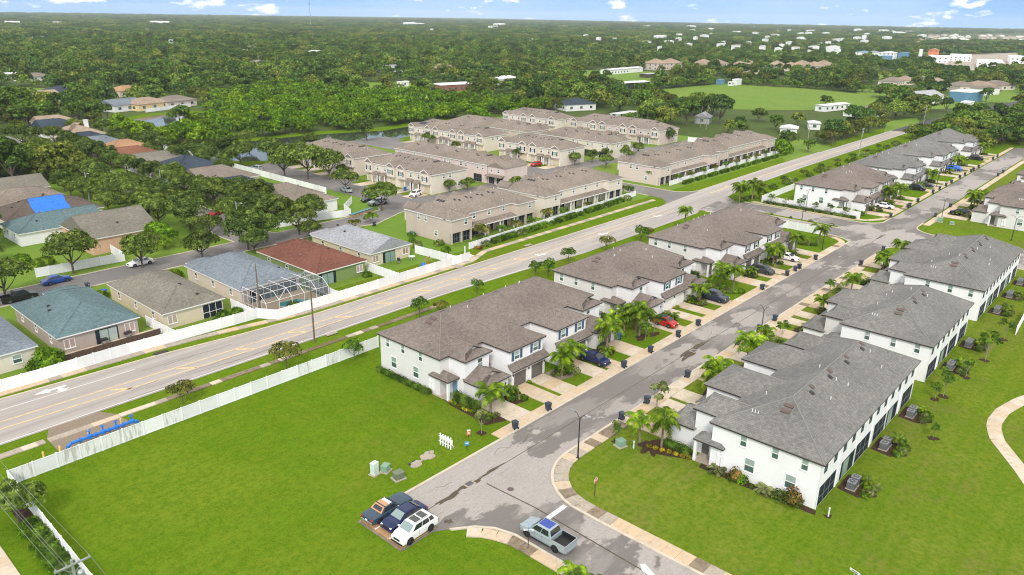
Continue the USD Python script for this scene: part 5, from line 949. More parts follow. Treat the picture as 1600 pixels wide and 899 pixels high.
# back lawn of the right row: air conditioners stand in beds of shrubs
for i, (x, y, w) in enumerate(((78.6, 18.4, 3.), (89.6, 18.4, 3.), (100.3, 18.4, 3.), (119.6, 18.3, 2.6), (130.8, 18.3, 2.6), (151, 18.2, 2.6), (162, 18.2, 2.6), (172, 18.2, 2.6))):
    bed([(x-w*.5, y+1.7), (x-w*.6, y-.6), (x-w*.1, y-2.1), (x+w*.6, y-1.4), (x+w*.7, y+1.7)])
    for j in range(7): bush('shrub round the %s pair of air conditioners behind the right row' % ORD[i], (x+(j-3)*.42, y-1.2+.35*math.sin(j*1.9), 0), sc=.75, group='shrubs round the %s pair of air conditioners' % ORD[i])
    spalm('small palm by the %s pair of air conditioners' % ORD[i], (x+1.4, y-.6, 0), sc=.9)
for i, (x, y, s_) in enumerate(((109.0, 17.2, 1.15), (117.8, 16.4, .8), (126.3, 15.6, 1.3), (137.6, 15.2, 1.0), (107.2, 17.8, .7), (95.8, 15.2, .6))): young('young tree on the lawn behind the right row, %s' % ['tallest one by the gap', 'small one by the air conditioners', 'near the white fence panel', 'by the third townhouse', 'low one at the gap', 'smallest and nearest one'][i], (x, y, 0), sc=s_, which=1); bed(list(blob(x, y, .6, .6, 20+i).exterior.coords)[:-1])
# by the big lawn's left fence
oak('broad tree over the gap in the left fence of the big lawn', (15.2, 77.6, 0), sc=.62, which=1)
hedge('uneven shrub row outside the left fence of the big lawn', (15.75, 76.5), (15.6, 62), 1.6, .9, mat='leaf_hedge', seed=21, rough=.3, size=.15, dens=60); bed([(15.3, 80), (15.3, 63), (16.3, 63), (16.6, 80)][::1])
bush('yellowish shrub at the foot of the power pole', (14.2, 60.6, 0), sc=2.); bigbush('leafy bush below the power pole at the bottom left', (13.3, 58.5, 0), sc=.6, which=0)
qpalm('palm in the foreground beside the silver pickup, cut by the bottom edge', (44.3, 31.2, 0), sc=.62); spalm('small palm at the bottom edge right of the pickup', (46.6, 30.6, 0), sc=.9)
# main road far side: clipped hedges of the beige townhouses
for i, (a, b) in enumerate(((119.5, 128), (131, 140), (143.5, 152.5), (156.5, 164.5), (167, 175.5))): hedge('clipped box hedge along the white fence of the beige townhouses, %s from the left' % ORD[i], (a, 110.9+.047*(a-113)), (b, 110.9+.047*(b-113)), 1.3, 1.2, mat='leaf_bright', seed=i)
for i, x in enumerate((117.5, 129.5, 141.8, 154.3, 166, 177.5)): bush('round clipped shrub between the box hedges, %s from the left' % ORD[i], (x, 110.7+.047*(x-113), 0), sc=1.7, group='round shrubs between box hedges')
shrub('brownish low bush at the left end of the box hedges', 1.2, .9, 300, .13, 'leaf_rust', 131, None, (114.6, 110.6, 0))
for i, (x, y, s_) in enumerate(((119.5, 114.5, 1.3), (125.5, 113.9, .85), (131, 114.2, .9), (136.5, 114.4, .8), (143.4, 114.8, 1.1), (150, 115, .8), (161, 115.4, .7), (181.5, 115.8, 1.0), (183, 119, .9))): verge_tree('small garden tree behind the white hedge fence, %s from the left' % ORD[i], (x, y, 0), sc=s_*.95, group='small trees behind the hedge fence')
for i, x in enumerate(range(208, 286, 8)): hedge('hedge run along the fence of the right beige townhouses, %s from the left' % ORD[i], (x, 113.6), (x+6, 113.8), 1.2, 1.1, seed=30+i, mat='leaf_bright'); verge_tree('garden tree before the right beige townhouses, %s from the left' % ORD[i], (x+1, 116.3, 0), sc=.8, group='trees before the right beige townhouses')
bigbush('big round bush at the right end of the beige townhouses', (289, 118, 0), sc=1.9, which=0); bigbush('round bush beside the big one at the end of the beige townhouses', (295, 120, 0), sc=1.6, which=0)
for i, (x, y) in enumerate(((106, 112), (108.5, 114.5), (110.4, 118.5), (106, 121), (108, 125), (111, 128.5))): bush('garden shrub on the lawn left of the nearest beige townhouse', (x, y, 0), sc=1.7, group='shrubs left of the beige townhouse')
verge_tree('pale flowering tree at the street corner behind the tan house', (104.8, 141.5, 0), sc=.9, which=0)
# old neighbourhood trees
for i, (x, y, s_, k, d) in enumerate(((48.2, 154.7, 1.0, 0, 'wide oak before the peach house'), (58.8, 148.9, .82, 0, 'oak over the white parked car'), (34.6, 147.3, .95, 1, 'oak at the left edge over the black pickup'), (69.4, 145.3, .72, 1, 'slim oak behind the pool house'), (79.4, 144.8, 1.0, 2, 'dark oak behind the green house'), (84.5, 147.5, .8, 2, 'small dark oak beside the junction'),
        (87.3, 166.2, .8, 0, 'oak right of the old street junction'), (78.5, 168.6, 1.0, 2, 'dark oak left of the street going away from the junction'), (93.6, 147.3, .85, 1, 'oak behind the tan house'), (101.3, 153.7, .85, 0, 'oak before the planter fence'), (92.4, 183.8, 1.0, 0, 'oak before the blue north house'), (97.5, 172, 1.0, 1, 'broad oak before the sandy north house'), (94.5, 160, .9, 0, 'oak with wide crown near the junction'),
        (121.3, 151.8, .9, 1, 'dark green oak before the cream townhouse'), (126.6, 204.6, 1.15, 0, 'oak on the complex road near the silver car'), (131.3, 199.3, 1.3, 1, 'oak before the farthest left beige townhouse'), (135, 193.5, 1.1, 0, 'oak beside the farthest left beige townhouse'), (139.3, 232.5, .9, 2, 'oak on the pond bank'), (126.2, 229.5, 1.0, 1, 'oak behind the north row fence'), (127.7, 240, 1.0, 2, 'tall oak behind the white fence near the pond'),
        (121.7, 251.1, .9, 0, 'olive oak at the pond corner'), (123.5, 246, .8, 1, 'oak next to the olive one'), (121.5, 284.9, .75, 2, 'big oak behind the orange roofed house'), (126, 290, .7, 0, 'broad oak at the head of the pond'), (148, 262, .8, 0, 'oak on the pond shore'), (190.5, 246.2, 1.0, 2, 'round dark oak by the pond right of the complex'), (160, 240, .8, 0, 'grey-green oak above the pond'),
        (84, 190, 1.0, 0, 'oak left of the north street, nearest'), (80, 203, 1.1, 1, 'oak left of the north street, second'), (83, 217, 1.0, 0, 'oak left of the north street, third'), (96, 197, 1.0, 1, 'oak right of the north street, nearest'), (95, 212, 1.1, 0, 'oak right of the north street, second'), (96, 226, 1.0, 2, 'oak right of the north street, third'), (95, 241, 1.1, 0, 'oak right of the north street, fourth'), (83, 233, 1.1, 2, 'oak left of the north street, fourth'),
        (97, 258, 1.1, 1, 'oak right of the north street, fifth'), (84, 250, 1.1, 0, 'oak left of the north street, fifth'), (97, 276, 1.2, 0, 'oak right of the north street, sixth'), (86, 268, 1.2, 1, 'oak left of the north street, sixth'), (98, 294, 1.2, 2, 'oak right of the north street, seventh'), (86, 288, 1.2, 0, 'oak left of the north street, seventh'), (100, 315, 1.2, 0, 'oak right of the north street, eighth'),
        (74, 260, 1.2, 0, 'oak behind the small brown roof'), (70, 285, 1.3, 2, 'dark oak left of the north street far back'), (76, 305, 1.3, 0, 'oak far back left of the north street'), (60, 270, 1.2, 1, 'oak at the left edge far back'), (88, 309, 1.2, 1, 'oak beside the sandy roofed house'), (213, 146, .55, 0, 'small tree in the court by the red car'), (229, 148.6, .55, 1, 'small round tree before the cream townhouse'), (150, 141, .4, 0, 'small garden tree behind the nearest beige townhouse'), (166, 145, .45, 1, 'garden tree beside the pink home'))):
    oak(d, (x, y, 0), sc=s_*(.82 if 'of the north street' in d else 1.15), which=k, group='oaks of the old neighbourhood')
for i, (x, y, s_, d) in enumerate(((68.6, 161.5, 1.0, 'bright lime green tree at the street corner'), (67.5, 157.5, .5, 'lime tree at the old street edge'), (92, 160, .7, 'lime green tree at the junction corner'), (208.5, 224, .75, 'light green tree before the solar panel townhouse'), (112, 144.5, .5, 'lime shrub tree beside the bins'))): lime_tree(d, (x, y, 0), sc=s_)
for i, (x, y, s_, k, d) in enumerate(((30.2, 113.8, 1.05, 0, 'leafy bush before the slate-grey house at the left edge'), (47.6, 116.0, .42, 2, 'yellow-green bush between teal and khaki houses'), (46.4, 137.2, .6, 2, 'bright bush behind the teal house'), (60.0, 138.5, .8, 2, 'bush between the khaki and pool houses'), (56.5, 113.2, .6, 1, 'bush by the screened porch'), (58.2, 112.3, .6, 0, 'palm-like bush at the porch corner'), (54.8, 112.0, .45, 1, 'low bush on the khaki house lawn'), (67.5, 141.2, .7, 1, 'bush behind the pool house'), (86.2, 113.2, .42, 0, 'clipped bush at the corner of the green house'),
        (66.5, 108.2, .6, 0, 'leafy garden shrubs between the fence and the pool cage'), (69.0, 107.7, .4, 1, 'low shrub beside the pool deck'), (72.6, 107.5, .45, 2, 'yellow shrub at the far end of the pool cage'), (46, 163, .9, 2, 'sunlit bush in the peach house garden'), (43.6, 168, .8, 0, 'bush at the left edge of the peach house garden'), (76, 244, .8, 2, 'yellow-green palm bush behind the grey roofs'))): bigbush(d, (x, y, 0), sc=s_, which=k)
for i, (px, py, s_, k, d) in enumerate(((669, 226, .62, 1, 'round light tree before the solar panel townhouse'), (712, 236, .5, 0, 'low tree beside the solar panel townhouse'), (810, 250, .55, 2, 'tree left of the red car in the back court'), (702, 300, .5, 0, 'small tree by the end of the cream townhouse'), (731, 297, .5, 1, 'small dark tree between the cream and pink townhouses'), (535, 276, .5, 1, 'small tree between the two left townhouses of the complex'), (898, 258, .6, 0, 'leafy tree right of the red car, left of three'), (925, 254, .6, 1, 'leafy tree right of the red car, middle of three'), (948, 248, .55, 0, 'leafy tree right of the red car, right of three'), (972, 244, .6, 1, 'tree at the end of the cream back townhouse'), (997, 241, .6, 0, 'tree before the long back townhouse'), (1043, 224, .8, 2, 'dark tree at the right end of the long back townhouse'), (984, 277, .7, 0, 'tree at the side street corner of the complex'), (1018, 286, .65, 1, 'tree before the right beige townhouses near the side street'), (1005, 262, .6, 0, 'tree behind the side street of the complex'), (445, 262, 1.1, 0, 'oak on the pond bank left of the complex'), (540, 300, .9, 1, 'oak in front of the farthest left complex townhouse'))):
    g = G(px, py); oak(d, (g[0], g[1], 0), sc=s_, which=k)
srng = np.random.default_rng(77); no_s = unary_union([rect(97.5, 166, 126, 368), side_st.buffer(2.2), old_n.buffer(1.5), rect(45, 155, 72, 258), rect(-10, 110, 110, 140)])
cnt = 0
for x, y in srng.uniform((38, 140), (98, 300), (700, 2)):
    if no_s.contains(sg.Point(x, y)) or (x < 76 and y < 166): continue
    if any((x-a)**2+(y-b)**2 < 27 for a, b in globals().setdefault('SUB', [])): continue
    SUB.append((x, y)); q = float(srng.uniform(.6, 1.05)); l = sized(q, .75, .9)+' oak of the old gardens '+('by the tarpaulin house' if y < 215 else 'beyond the tarpaulin house' if y < 260 else 'far back')+(', left of the north street' if x < 88 else ', right of the north street'); oak(l, (x, y, 0), sc=q, group='old gardens: '+l)
for x, y in srng.uniform((112, 215), (122.5, 372), (60, 2)):
    if any((x-a)**2+(y-b)**2 < 40 for a, b in SUB) or srng.random() < .35: continue
    SUB.append((x, y)); q = float(srng.uniform(.6, .95)); l = sized(q, .72, .85)+' oak behind the north row houses, '+('near end' if y < 255 else 'middle' if y < 310 else 'far end'); oak(l, (x, y, 0), sc=q, group='north row: '+l)
# ------------------------------------------------------------------ vehicles (nose along +x)
def spline(P, k):
    """Catmull-Rom refinement of an array of points along its first axis"""
    Q = np.concatenate([2*P[:1]-P[1:2], P, 2*P[-1:]-P[-2:-1]]); out = []
    for i in range(len(P)-1):
        a, b, c, d = Q[i], Q[i+1], Q[i+2], Q[i+3]
        for t in np.arange(k)/k: out.append(.5*(2*b+(c-a)*t+(2*a-5*b+4*c-d)*t*t+(3*b-a-3*c+d)*t**3))
    return np.array(out+[P[-1]])
def loft(m, secs):
    """secs: list of (x, [(y, z), ...]) half sections from sill to the middle line; smoothed both ways and mirrored"""
    P = np.array([[(x, y, z) for y, z in h]+[(x, -y, z) for y, z in h[::-1][1:]] for x, h in secs], float)
    P = spline(P, 3); P = spline(P.transpose(1, 0, 2), 2).transpose(1, 0, 2); n, w = P.shape[:2]
    F_ = [(i*w+j, i*w+j+1, (i+1)*w+j+1, (i+1)*w+j) for i in range(n-1) for j in range(w-1)]; m.add(P.reshape(-1, 3), F_)
    for i, fl in ((0, 1), (n-1, 0)):
        c = P[i].mean(0); m.add(np.vstack([P[i], c]), [(j, (j+1) % w, w) if fl == 0 else ((j+1) % w, j, w) for j in range(w)])
    return m
def rounded_hull(m, pts, r):
    import trimesh
    s_ = trimesh.creation.icosphere(2, r).vertices; h = trimesh.convex.convex_hull(np.vstack([s_+p for p in pts])); return m.add(h.vertices, h.faces)
def car(label, kind, paint, loc, rz, roof=None, group=None, cat='car', glass='car_glass', rim='rim', extra=None):
    t = thing('parked_car' if kind != 'pickup' else 'pickup_truck', label, cat if kind != 'pickup' else 'pickup truck', loc, rz, group)
    P = dict(sedan=(4.85, 1.84, 1.46, .93, .84, [2.43, 1.25, .35, -1.05, -1.85, -2.43], .70, .98), suv=(4.65, 1.84, 1.72, 1.08, .95, [2.32, 1.35, .55, -1.75, -2.15, -2.32], .72, 1.02), hatch=(4.1, 1.78, 1.56, 1.0, .9, [2.05, 1.15, .4, -1.45, -1.85, -2.05], .68, .96),
             pickup=(5.6, 1.98, 1.88, 1.18, 1.05, [2.8, 1.55, .85, -.75, -1.0, -2.8], .76, 1.08), classic=(5.4, 1.95, 1.42, .93, .88, [2.7, .85, .25, -.85, -1.45, -2.7], .72, 1.0))[kind]
    L, W, H, belt, hood, (xf_, x1, x2, x3, x4, xr), rw, ztop = P; hw = W/2
    def sec(x, w, zs, zt, cr=.03): return (x, [(w*.86, zs), (w*.985, zs+.14), (w, (zs+zt)/2), (w*.985, zt-.10), (w*.93, zt-.02), (w*.5, zt+cr*.7), (0, zt+cr)])
    m = MB(); box_like = kind in ('pickup', 'suv', 'classic'); q = .94 if box_like else .88
    st = [sec(xf_, hw*q*.9, .30, .58 if not box_like else hood-.22), sec(xf_-.07, hw*q, .22, .68 if not box_like else hood-.10), sec(xf_-.35, hw*.97, .20, hood-.07), sec((xf_+x1)/2, hw, .20, hood), sec(x1+.05, hw, .20, belt-.03), sec(0, hw, .20, belt)]
    if kind == 'pickup': st += [sec(x4, hw, .22, belt)]
    else: st += [sec(x4, hw, .20, belt-.02), sec((x4+xr)/2, hw*.99, .22, belt-.03), sec(xr+.08, hw*q, .26, belt-.08), sec(xr, hw*q*.93, .34, belt-.22)]
    loft(m, st); body = m.put('body', paint, t, 45)
    if kind == 'pickup':
        m = MB(); m.box(xr, -hw, .42, x4+.02, hw, .74); m.box(xr, hw-.09, .74, x4, hw, belt+.01); m.box(xr, -hw, .74, x4, -hw+.09, belt+.01); m.box(x4-.1, -hw+.09, .74, x4, hw-.09, belt+.02); m.put('bed', paint, t)
        MB().box(xr+.05, -hw+.10, .742, x4-.1, hw-.10, .80).box(xr+.07, -hw+.09, .8, x4-.1, -hw+.13, belt+.03).box(xr+.07, hw-.13, .8, x4-.1, hw-.09, belt+.03).put('bed_liner', 'car_black_trim', t); MB().box(xr-.05, -hw+.05, .5, xr, hw-.05, belt+.01).put('tailgate', paint, t); MB().box(xr-.14, -hw+.1, .36, xr-.03, hw-.1, .52).put('bumper', 'rim', t)
        for sx in (-1, 1): MB().box(x3-.2, sx*(hw+.02)-.06, .3, x1+.1, sx*(hw+.02)+.06, .36).put('step', 'car_black_trim', t)
    # cabin
    zb, zr = belt-.03, H; bw = hw*.92; tw = rw
    V = [(x1, bw), (x4, bw), (x4, -bw), (x1, -bw)]; T = [(x2, tw), (x3, tw), (x3, -tw), (x2, -tw)]
    v = [(x, y, zb) for x, y in V]+[(x, y, zr-.05) for x, y in T]+[(x2-.12, tw*.86, zr), (x3+.12, tw*.86, zr), (x3+.12, -tw*.86, zr), (x2-.12, -tw*.86, zr)]
    r_ = .07; cc = [(x-np.sign(x-(x2+x3)/2)*.02, y-np.sign(y)*r_, z-(r_ if z > zb else 0)) for x, y, z in v]; q_ = MB(); rounded_hull(q_, cc, r_); q_.put('cabin', paint, t, 40)
    v = np.array(v); m = MB(); m.add([v[8]+[0, 0, .008], v[9]+[0, 0, .008], v[10]+[0, 0, .008], v[11]+[0, 0, .008]], [(1, 0, 3, 2)])
    if roof: m.put('roof_panel', roof, t)
    def pane(name, a, b, c, d, mat, u0=.06, u1=.94, w0=.08, w1=.9, off=.014):
        a, b, c, d = [np.array(p, float) for p in (a, b, c, d)]; f = lambda u, w: (a*(1-u)+b*u)*(1-w)+(d*(1-u)+c*u)*w
        nn = np.cross(b-a, d-a); nn /= np.linalg.norm(nn); return MB().add([f(u0, w0)+nn*off, f(u1, w0)+nn*off, f(u1, w1)+nn*off, f(u0, w1)+nn*off], [(0, 1, 2, 3)]).put(name, mat, t)
    pane('windshield', v[3], v[0], v[4], v[7], glass, .07, .93, .12, .92, .066); pane('rear_window', v[1], v[2], v[6], v[5], 'car_glass', .08, .92, .18, .92, .066)
    cut = [(.08, .50), (.535, .93)] if kind not in ('suv', 'hatch') else [(.09, .43), (.46, .75), (.78, .95)]
    for u0, u1 in cut:
        pane('side_window', v[0], v[1], v[5], v[4], 'car_glass', u0, u1, .16, .92); pane('side_window', v[2], v[3], v[7], v[6], 'car_glass', 1-u1, 1-u0, .16, .92)
    if extra in ('sunroof', 'blue_sunroof'):
        for a, b in ([(.06, .42), (.50, .86)] if extra == 'sunroof' else [(.02, .98)]):
            xa, xb = v[8][0]+(v[9][0]-v[8][0])*a, v[8][0]+(v[9][0]-v[8][0])*b; MB().box(xb, -tw*.7, H-.02, xa, tw*.7, H+.022).put('sunroof', 'car_glass' if extra == 'sunroof' else 'sunroof_blue', t)
    if extra == 'vinyl': 
        MB().box(x3+.1, -tw*.88, H-.03, x3+.62, tw*.88, H+.02).put('roof_patch', 'paint_tanroof', t); pane('roof_patch', v[1], v[2], v[6], v[5], 'paint_tanroof', .03, .97, .05, .98, .067); pane('rear_window', v[1], v[2], v[6], v[5], 'car_glass', .14, .86, .22, .8, .08); MB().box(x2-.55, -tw*.8, H-.02, x2-.1, tw*.8, H+.016).put('roof_primer', 'white_far', t)
    # wheels
    wr = .33 if kind not in ('pickup', 'suv') else .38; ax = (xf_-.92, xr+.98) if kind != 'pickup' else (xf_-.98, xr+1.15)
    for x in ax:
        for sy in (-1, 1):
            y = sy*(hw-.10); m = MB(); a = np.linspace(0, math.pi, 11); R_ = wr+.075; yy = sy*(hw+.006)
            m.add([(x, yy, wr)]+[(x+R_*math.cos(k), yy, wr+R_*math.sin(k)) for k in a]+[(x-R_, yy, .2), (x+R_, yy, .2)], [(0, k, k+1) for k in range(1, 13)]+[(0, 13, 1)]); m.put('wheel_arch', 'car_black_trim', t)
            prof = [(wr*.62, -.10), (wr*.95, -.10), (wr, -.07), (wr, .07), (wr*.95, .10), (wr*.62, .10)]
            m = MB(); q_ = MB(); q_.lathe(prof, n=18); vv, ff = q_.arrays(); m.add(np.c_[vv[:, 0]+x, y+sy*.06+vv[:, 2], vv[:, 1]+wr], ff); w_ = m.put('wheel', 'tyre', t)
            m = MB(); yo = y+sy*.135; m.cyl((x, yo, wr), (x, yo+sy*.02, wr), wr*.18, wr*.14, 8)
            for k in range(5):
                b = k*2*math.pi/5; c_, s_ = math.cos(b), math.sin(b); p_ = [(-.045, .1), (.045, .1), (.03, 1), (-.03, 1)]; m.add([(x+(u*c_-w2*s_)*wr*(1 if abs(u) > .2 else .62/.62) if 0 else x+(u*2.2*wr*c_*.5-w2*wr*.64*s_), yo, wr+(u*2.2*wr*s_*.5+w2*wr*.64*c_)) for u, w2 in p_], [(0, 1, 2, 3)])
            q_ = MB(); q_.lathe([(wr*.56, 0), (wr*.64, .0), (wr*.66, .03), (wr*.58, .03)], n=18); vv, ff = q_.arrays(); m.add(np.c_[vv[:, 0]+x, yo-.015*sy+sy*vv[:, 2]*.5, vv[:, 1]+wr], ff); m.put('rim', rim, w_)
            MB().cyl((x, yo-sy*.05, wr), (x, yo-sy*.04, wr), wr*.62, wr*.62, 14).put('brake', 'car_black_trim', w_)
    # lamps, grille, bumpers, mirrors, plate, door seams
    zl = (hood-.20) if box_like else .64
    for sy in (-1, 1):
        MB().cbox((xf_-.10, sy*hw*.68, zl), (.20, hw*.30, .11), sy*-10, .02).put('headlight', 'lamp_white', t); MB().cbox((xr+.07, sy*hw*.74, belt-.22), (.16, hw*.30, .22 if kind != 'suv' else .34), 0, .02).put('tail_light', 'lamp_red', t)
        MB().cbox((x1-.28, sy*(hw+.10), belt+.03), (.14, .22, .13), 0, .03).put('mirror', paint if kind != 'classic' else 'rim', t)
        m = MB()
        for xs in ((x1+x4)/2+.55, (x1+x4)/2-.35): m.box(xs-.008, sy*hw-.006 if sy > 0 else -hw-.004, .34, xs+.008, sy*hw+.004 if sy > 0 else -hw+.006, belt-.12)
        m.put('door_seam', 'car_black_trim', t); m = MB()
        for xs in ((x1+x4)/2-.2, (x1+x4)/2+.7): m.cbox((xs, sy*(hw+.004), belt-.18), (.2, .03, .035))
        m.put('door_handle', 'rim' if kind == 'classic' else paint, t)
    MB().cbox((xf_+.0, 0, zl-.04), (.06, hw*.9, .20), 0, .02).put('grille', 'car_black_trim', t); MB().cbox((xf_-.02, 0, .36), (.14, W*.86, .16), 0, .03).put('bumper', 'rim' if kind == 'classic' else ('car_black_trim' if kind in ('suv', 'pickup') else paint), t)
    if kind != 'pickup': MB().cbox((xr+.03, 0, .44), (.14, W*.86, .2), 0, .03).put('bumper', 'rim' if kind == 'classic' else paint, t)
    MB().cbox((xr-.02, 0, .62), (.03, .32, .16)).put('number_plate', 'white_far', t); MB().box(xr+.5, -hw*.8, .14, xf_-.5, hw*.8, .3).put('underbody', 'car_black_trim', t)
    if kind == 'suv':
        for sy in (-1, 1): MB().tube([(x2-.2, sy*tw*.9, H+.05), (x3+.3, sy*tw*.9, H+.05)], .02).put('roof_rail', 'rim_dark', t)
    return t
DW = .09   # driveways stand a little above the ground
car('white sport utility car with a dark double sunroof on the paver parking pad', 'suv', 'paint_white', (40.6, 47.9, .03), 182, extra='sunroof', glass='car_glass_pale', rim='rim_dark')
car('dark blue sedan parked between the white car and the old sedan', 'sedan', 'paint_navy', (41.3, 50.2, .03), 181, glass='car_glass_pale')
car('old dark boxy sedan with tan and primer patched roof, farthest on the parking pad', 'classic', 'paint_darkblue', (41.0, 52.5, .03), 1, extra='vinyl', rim='rim_dark')
car('silver pickup truck with blue reflecting sunroof by the curved kerb', 'pickup', 'paint_silver', (48.75, 37.75, .013), 90, extra='blue_sunroof', rim='rim_dark')
car('dark blue sedan on the driveway of the blue-shuttered townhouse', 'sedan', 'paint_navy', (84.95, 58.3, DW), -90, roof='paint_navy')
car('red small car on the driveway of the white-doored townhouse', 'hatch', 'paint_red', (104.6, 58.1, DW), -90, roof='car_glass')
car('dark slate pickup truck on the last driveway of the white-doored townhouse', 'pickup', 'paint_slate', (121.3, 58.2, DW), -90)
car('grey sport utility car on the first driveway before the cross street', 'suv', 'paint_graphite', (142.4, 58.4, DW), -90, extra='sunroof')
car('white sedan on the driveway nearest the cross street corner', 'sedan', 'paint_white', (154.8, 58.4, DW), -90)
car('white sedan beyond the cross street on the left', 'sedan', 'paint_white', (220.2, 58.6, DW), -90)
car('black car farther along the left row between shrubs', 'suv', 'paint_black', (252.5, 59, DW), -90); car('dark grey car next to the far shrubs on the left', 'sedan', 'paint_graphite', (259.9, 58.6, DW), -90); car('black car near the far end of the left row', 'suv', 'paint_black', (327.5, 58.6, DW), -90); car('blue vehicle parked among the far driveways of the left row', 'suv', 'plastic_blue', (296.5, 58.8, DW), -90)
car('dark car before the townhouse past the grass corner', 'suv', 'paint_black', (226.3, 41.5, DW), 90)
car('bright blue car parked on the old street by the white fence', 'sedan', 'paint_blue', (44.0, 151.2, .013), 2); car('black pickup truck at the left edge of the old street', 'pickup', 'paint_black', (36.2, 146.0, .013), 0); car('white sedan under the oak on the old street', 'sedan', 'paint_white', (59.3, 150.9, .013), 182)
car('red car on a driveway beyond the street junction', 'sedan', 'paint_red', (89.6, 177.4, .013), 30); car('silver car by the white fence near the pond', 'suv', 'paint_silver', (127.2, 221.6, .013), 100); car('silver car in the court before the beige townhouse', 'sedan', 'paint_silver', (128.6, 176.6, .013), 80)
car('white sport utility car before the cream gabled townhouse', 'suv', 'paint_white', (138.8, 158.6, .013), 200); car('dark car parked behind the silver pickup in the court', 'sedan', 'paint_black', (126.0, 162.6, .013), 170); car('silver pickup truck in the court beside the white fence', 'pickup', 'paint_silver', (125.2, 158.0, .013), 172); car('red car before the cream townhouse in the back court', 'hatch', 'paint_red', (198.4, 164.6, .013), 175)
# ------------------------------------------------------------------ bins, lamps, poles and the rest of the street
def make_bin(mat, lid):
    def f(label, group):
        t = thing('wheeled_bin', label, 'bin', (0, 0, 0), 0, group); m = MB()
        v = [(-.24, -.26, .08), (.24, -.26, .08), (.24, .24, .08), (-.24, .24, .08), (-.31, -.36, .98), (.31, -.36, .98), (.31, .33, .98), (-.31, .33, .98)]
        m.add(v, [(0, 3, 2, 1), (0, 1, 5, 4), (1, 2, 6, 5), (2, 3, 7, 6), (3, 0, 4, 7), (4, 5, 6, 7)]); m.cbox((0, -.015, .95), (.68, .75, .07)); m.put('body', mat, t)
        m = MB(); v = [(-.35, -.40, .985), (.35, -.40, .985), (.35, .36, .985), (-.35, .36, .985), (-.31, -.34, 1.05), (.31, -.34, 1.05), (.30, .28, 1.10), (-.30, .28, 1.10)]; m.add(v, [(0, 3, 2, 1), (0, 1, 5, 4), (1, 2, 6, 5), (2, 3, 7, 6), (3, 0, 4, 7), (4, 5, 6, 7)]); m.put('lid', lid, t)
        m = MB(); m.tube([(-.26, .30, .97), (-.26, .42, 1.0), (.26, .42, 1.0), (.26, .30, .97)], .022); m.put('handle', lid, t)
        for sx in (-1, 1): MB().cyl((sx*.27, .28, .13), (sx*.33, .28, .13), .13, .13, 12).put('wheel', 'tyre', t)
        MB().cbox((.1, -.345, .72), (.16, .02, .12)).put('label_patch', 'white_far', t)
        return t
    return f
binD, binB = Kind(make_bin('bin_dark', 'bin_dark')), Kind(make_bin('bin_blue', 'bin_blue'))
def Zp(ox, oy, s, *pts): return [(ox+x/s, oy+y/s) for x, y in pts]
LB = Zp(580, 560, 5.714, (1292, 636), (1590, 470))+Zp(880, 540, 7.25, (660, 250), (1000, 95))+Zp(840, 360, 5.714, (1450, 862))+Zp(820, 440, 5.714, (1395, 512))+Zp(1000, 300, 5.714, (1100, 880), (1312, 752), (1412, 718), (1462, 700), (1560, 608))
LB = [(806, 671.5), (858, 642.5), (971, 574), (1018, 552.5), (1064.5, 529), (1094, 510), (1123, 500.5)][0:5]+Zp(840, 360, 5.714, (1450, 862))+Zp(1000, 300, 5.714, (1100, 880), (1312, 752), (1412, 718), (1462, 700), (1560, 608))+Zp(1220, 200, 5.714, (1015, 808), (1163, 722), (1182, 712), (1265, 672), (1402, 596), (1460, 562), (1518, 530), (1585, 505))+Zp(1320, 180, 5.714, (1077, 575), (1125, 550), (1168, 518), (1190, 505), (1242, 480), (1352, 405), (1407, 385))
fb_ = []
for p in LB:
    g = G(*p)
    if not any(abs(g[0]-q) < .9 for q in fb_): fb_.append(g[0])
for k, x in enumerate(sorted(fb_)): binD('dark wheeled bin %s' % ('on the left kerb, nearest of the row by the first driveway' if k == 0 else ('small with distance near the far end of the left kerb' if k > 15 else 'on the left kerb, '+ORD[k]+' from the near end')), (x, 54.0, .10), rz=180+(k*37) % 30-15, group='wheeled bins along the left kerb')
RB = Zp(880, 540, 7.25, (665, 850), (935, 660), (1400, 365))+Zp(1020, 500, 5.714, (775, 232), (975, 112))+Zp(1060, 300, 2.963, (448, 600))+Zp(1320, 320, 5.714, (150, 545), (365, 420), (840, 118), (965, 30))+Zp(1320, 180, 5.714, (1405, 555), (1437, 525))
for k, p in enumerate(RB): g = G(*p); binD('dark wheeled bin on the right kerb, %s from the near end' % ORD[k], (g[0], 45.6, .10), rz=(k*37) % 30-15, group='wheeled bins along the right kerb')
binB('blue wheeled bin beside the sixth garage of the blue-shuttered townhouse', (94.2, 60.4, .1), rz=190); binB('blue wheeled bin between teal and khaki houses', (47.4, 138.2, .02), rz=30); binD('dark wheeled bin in the old street behind the teal house', (46.6, 143.6, .1), rz=10); binB('blue wheeled bin beside the nearest beige townhouse', (111.0, 128.5, 0), rz=0); binB('blue wheeled bin before the cream gabled townhouse', (141.4, 166.0, .02), rz=80); binD('dark wheeled bin on the drive left of the nearest beige townhouse', (110.6, 141.5, .02), rz=0)

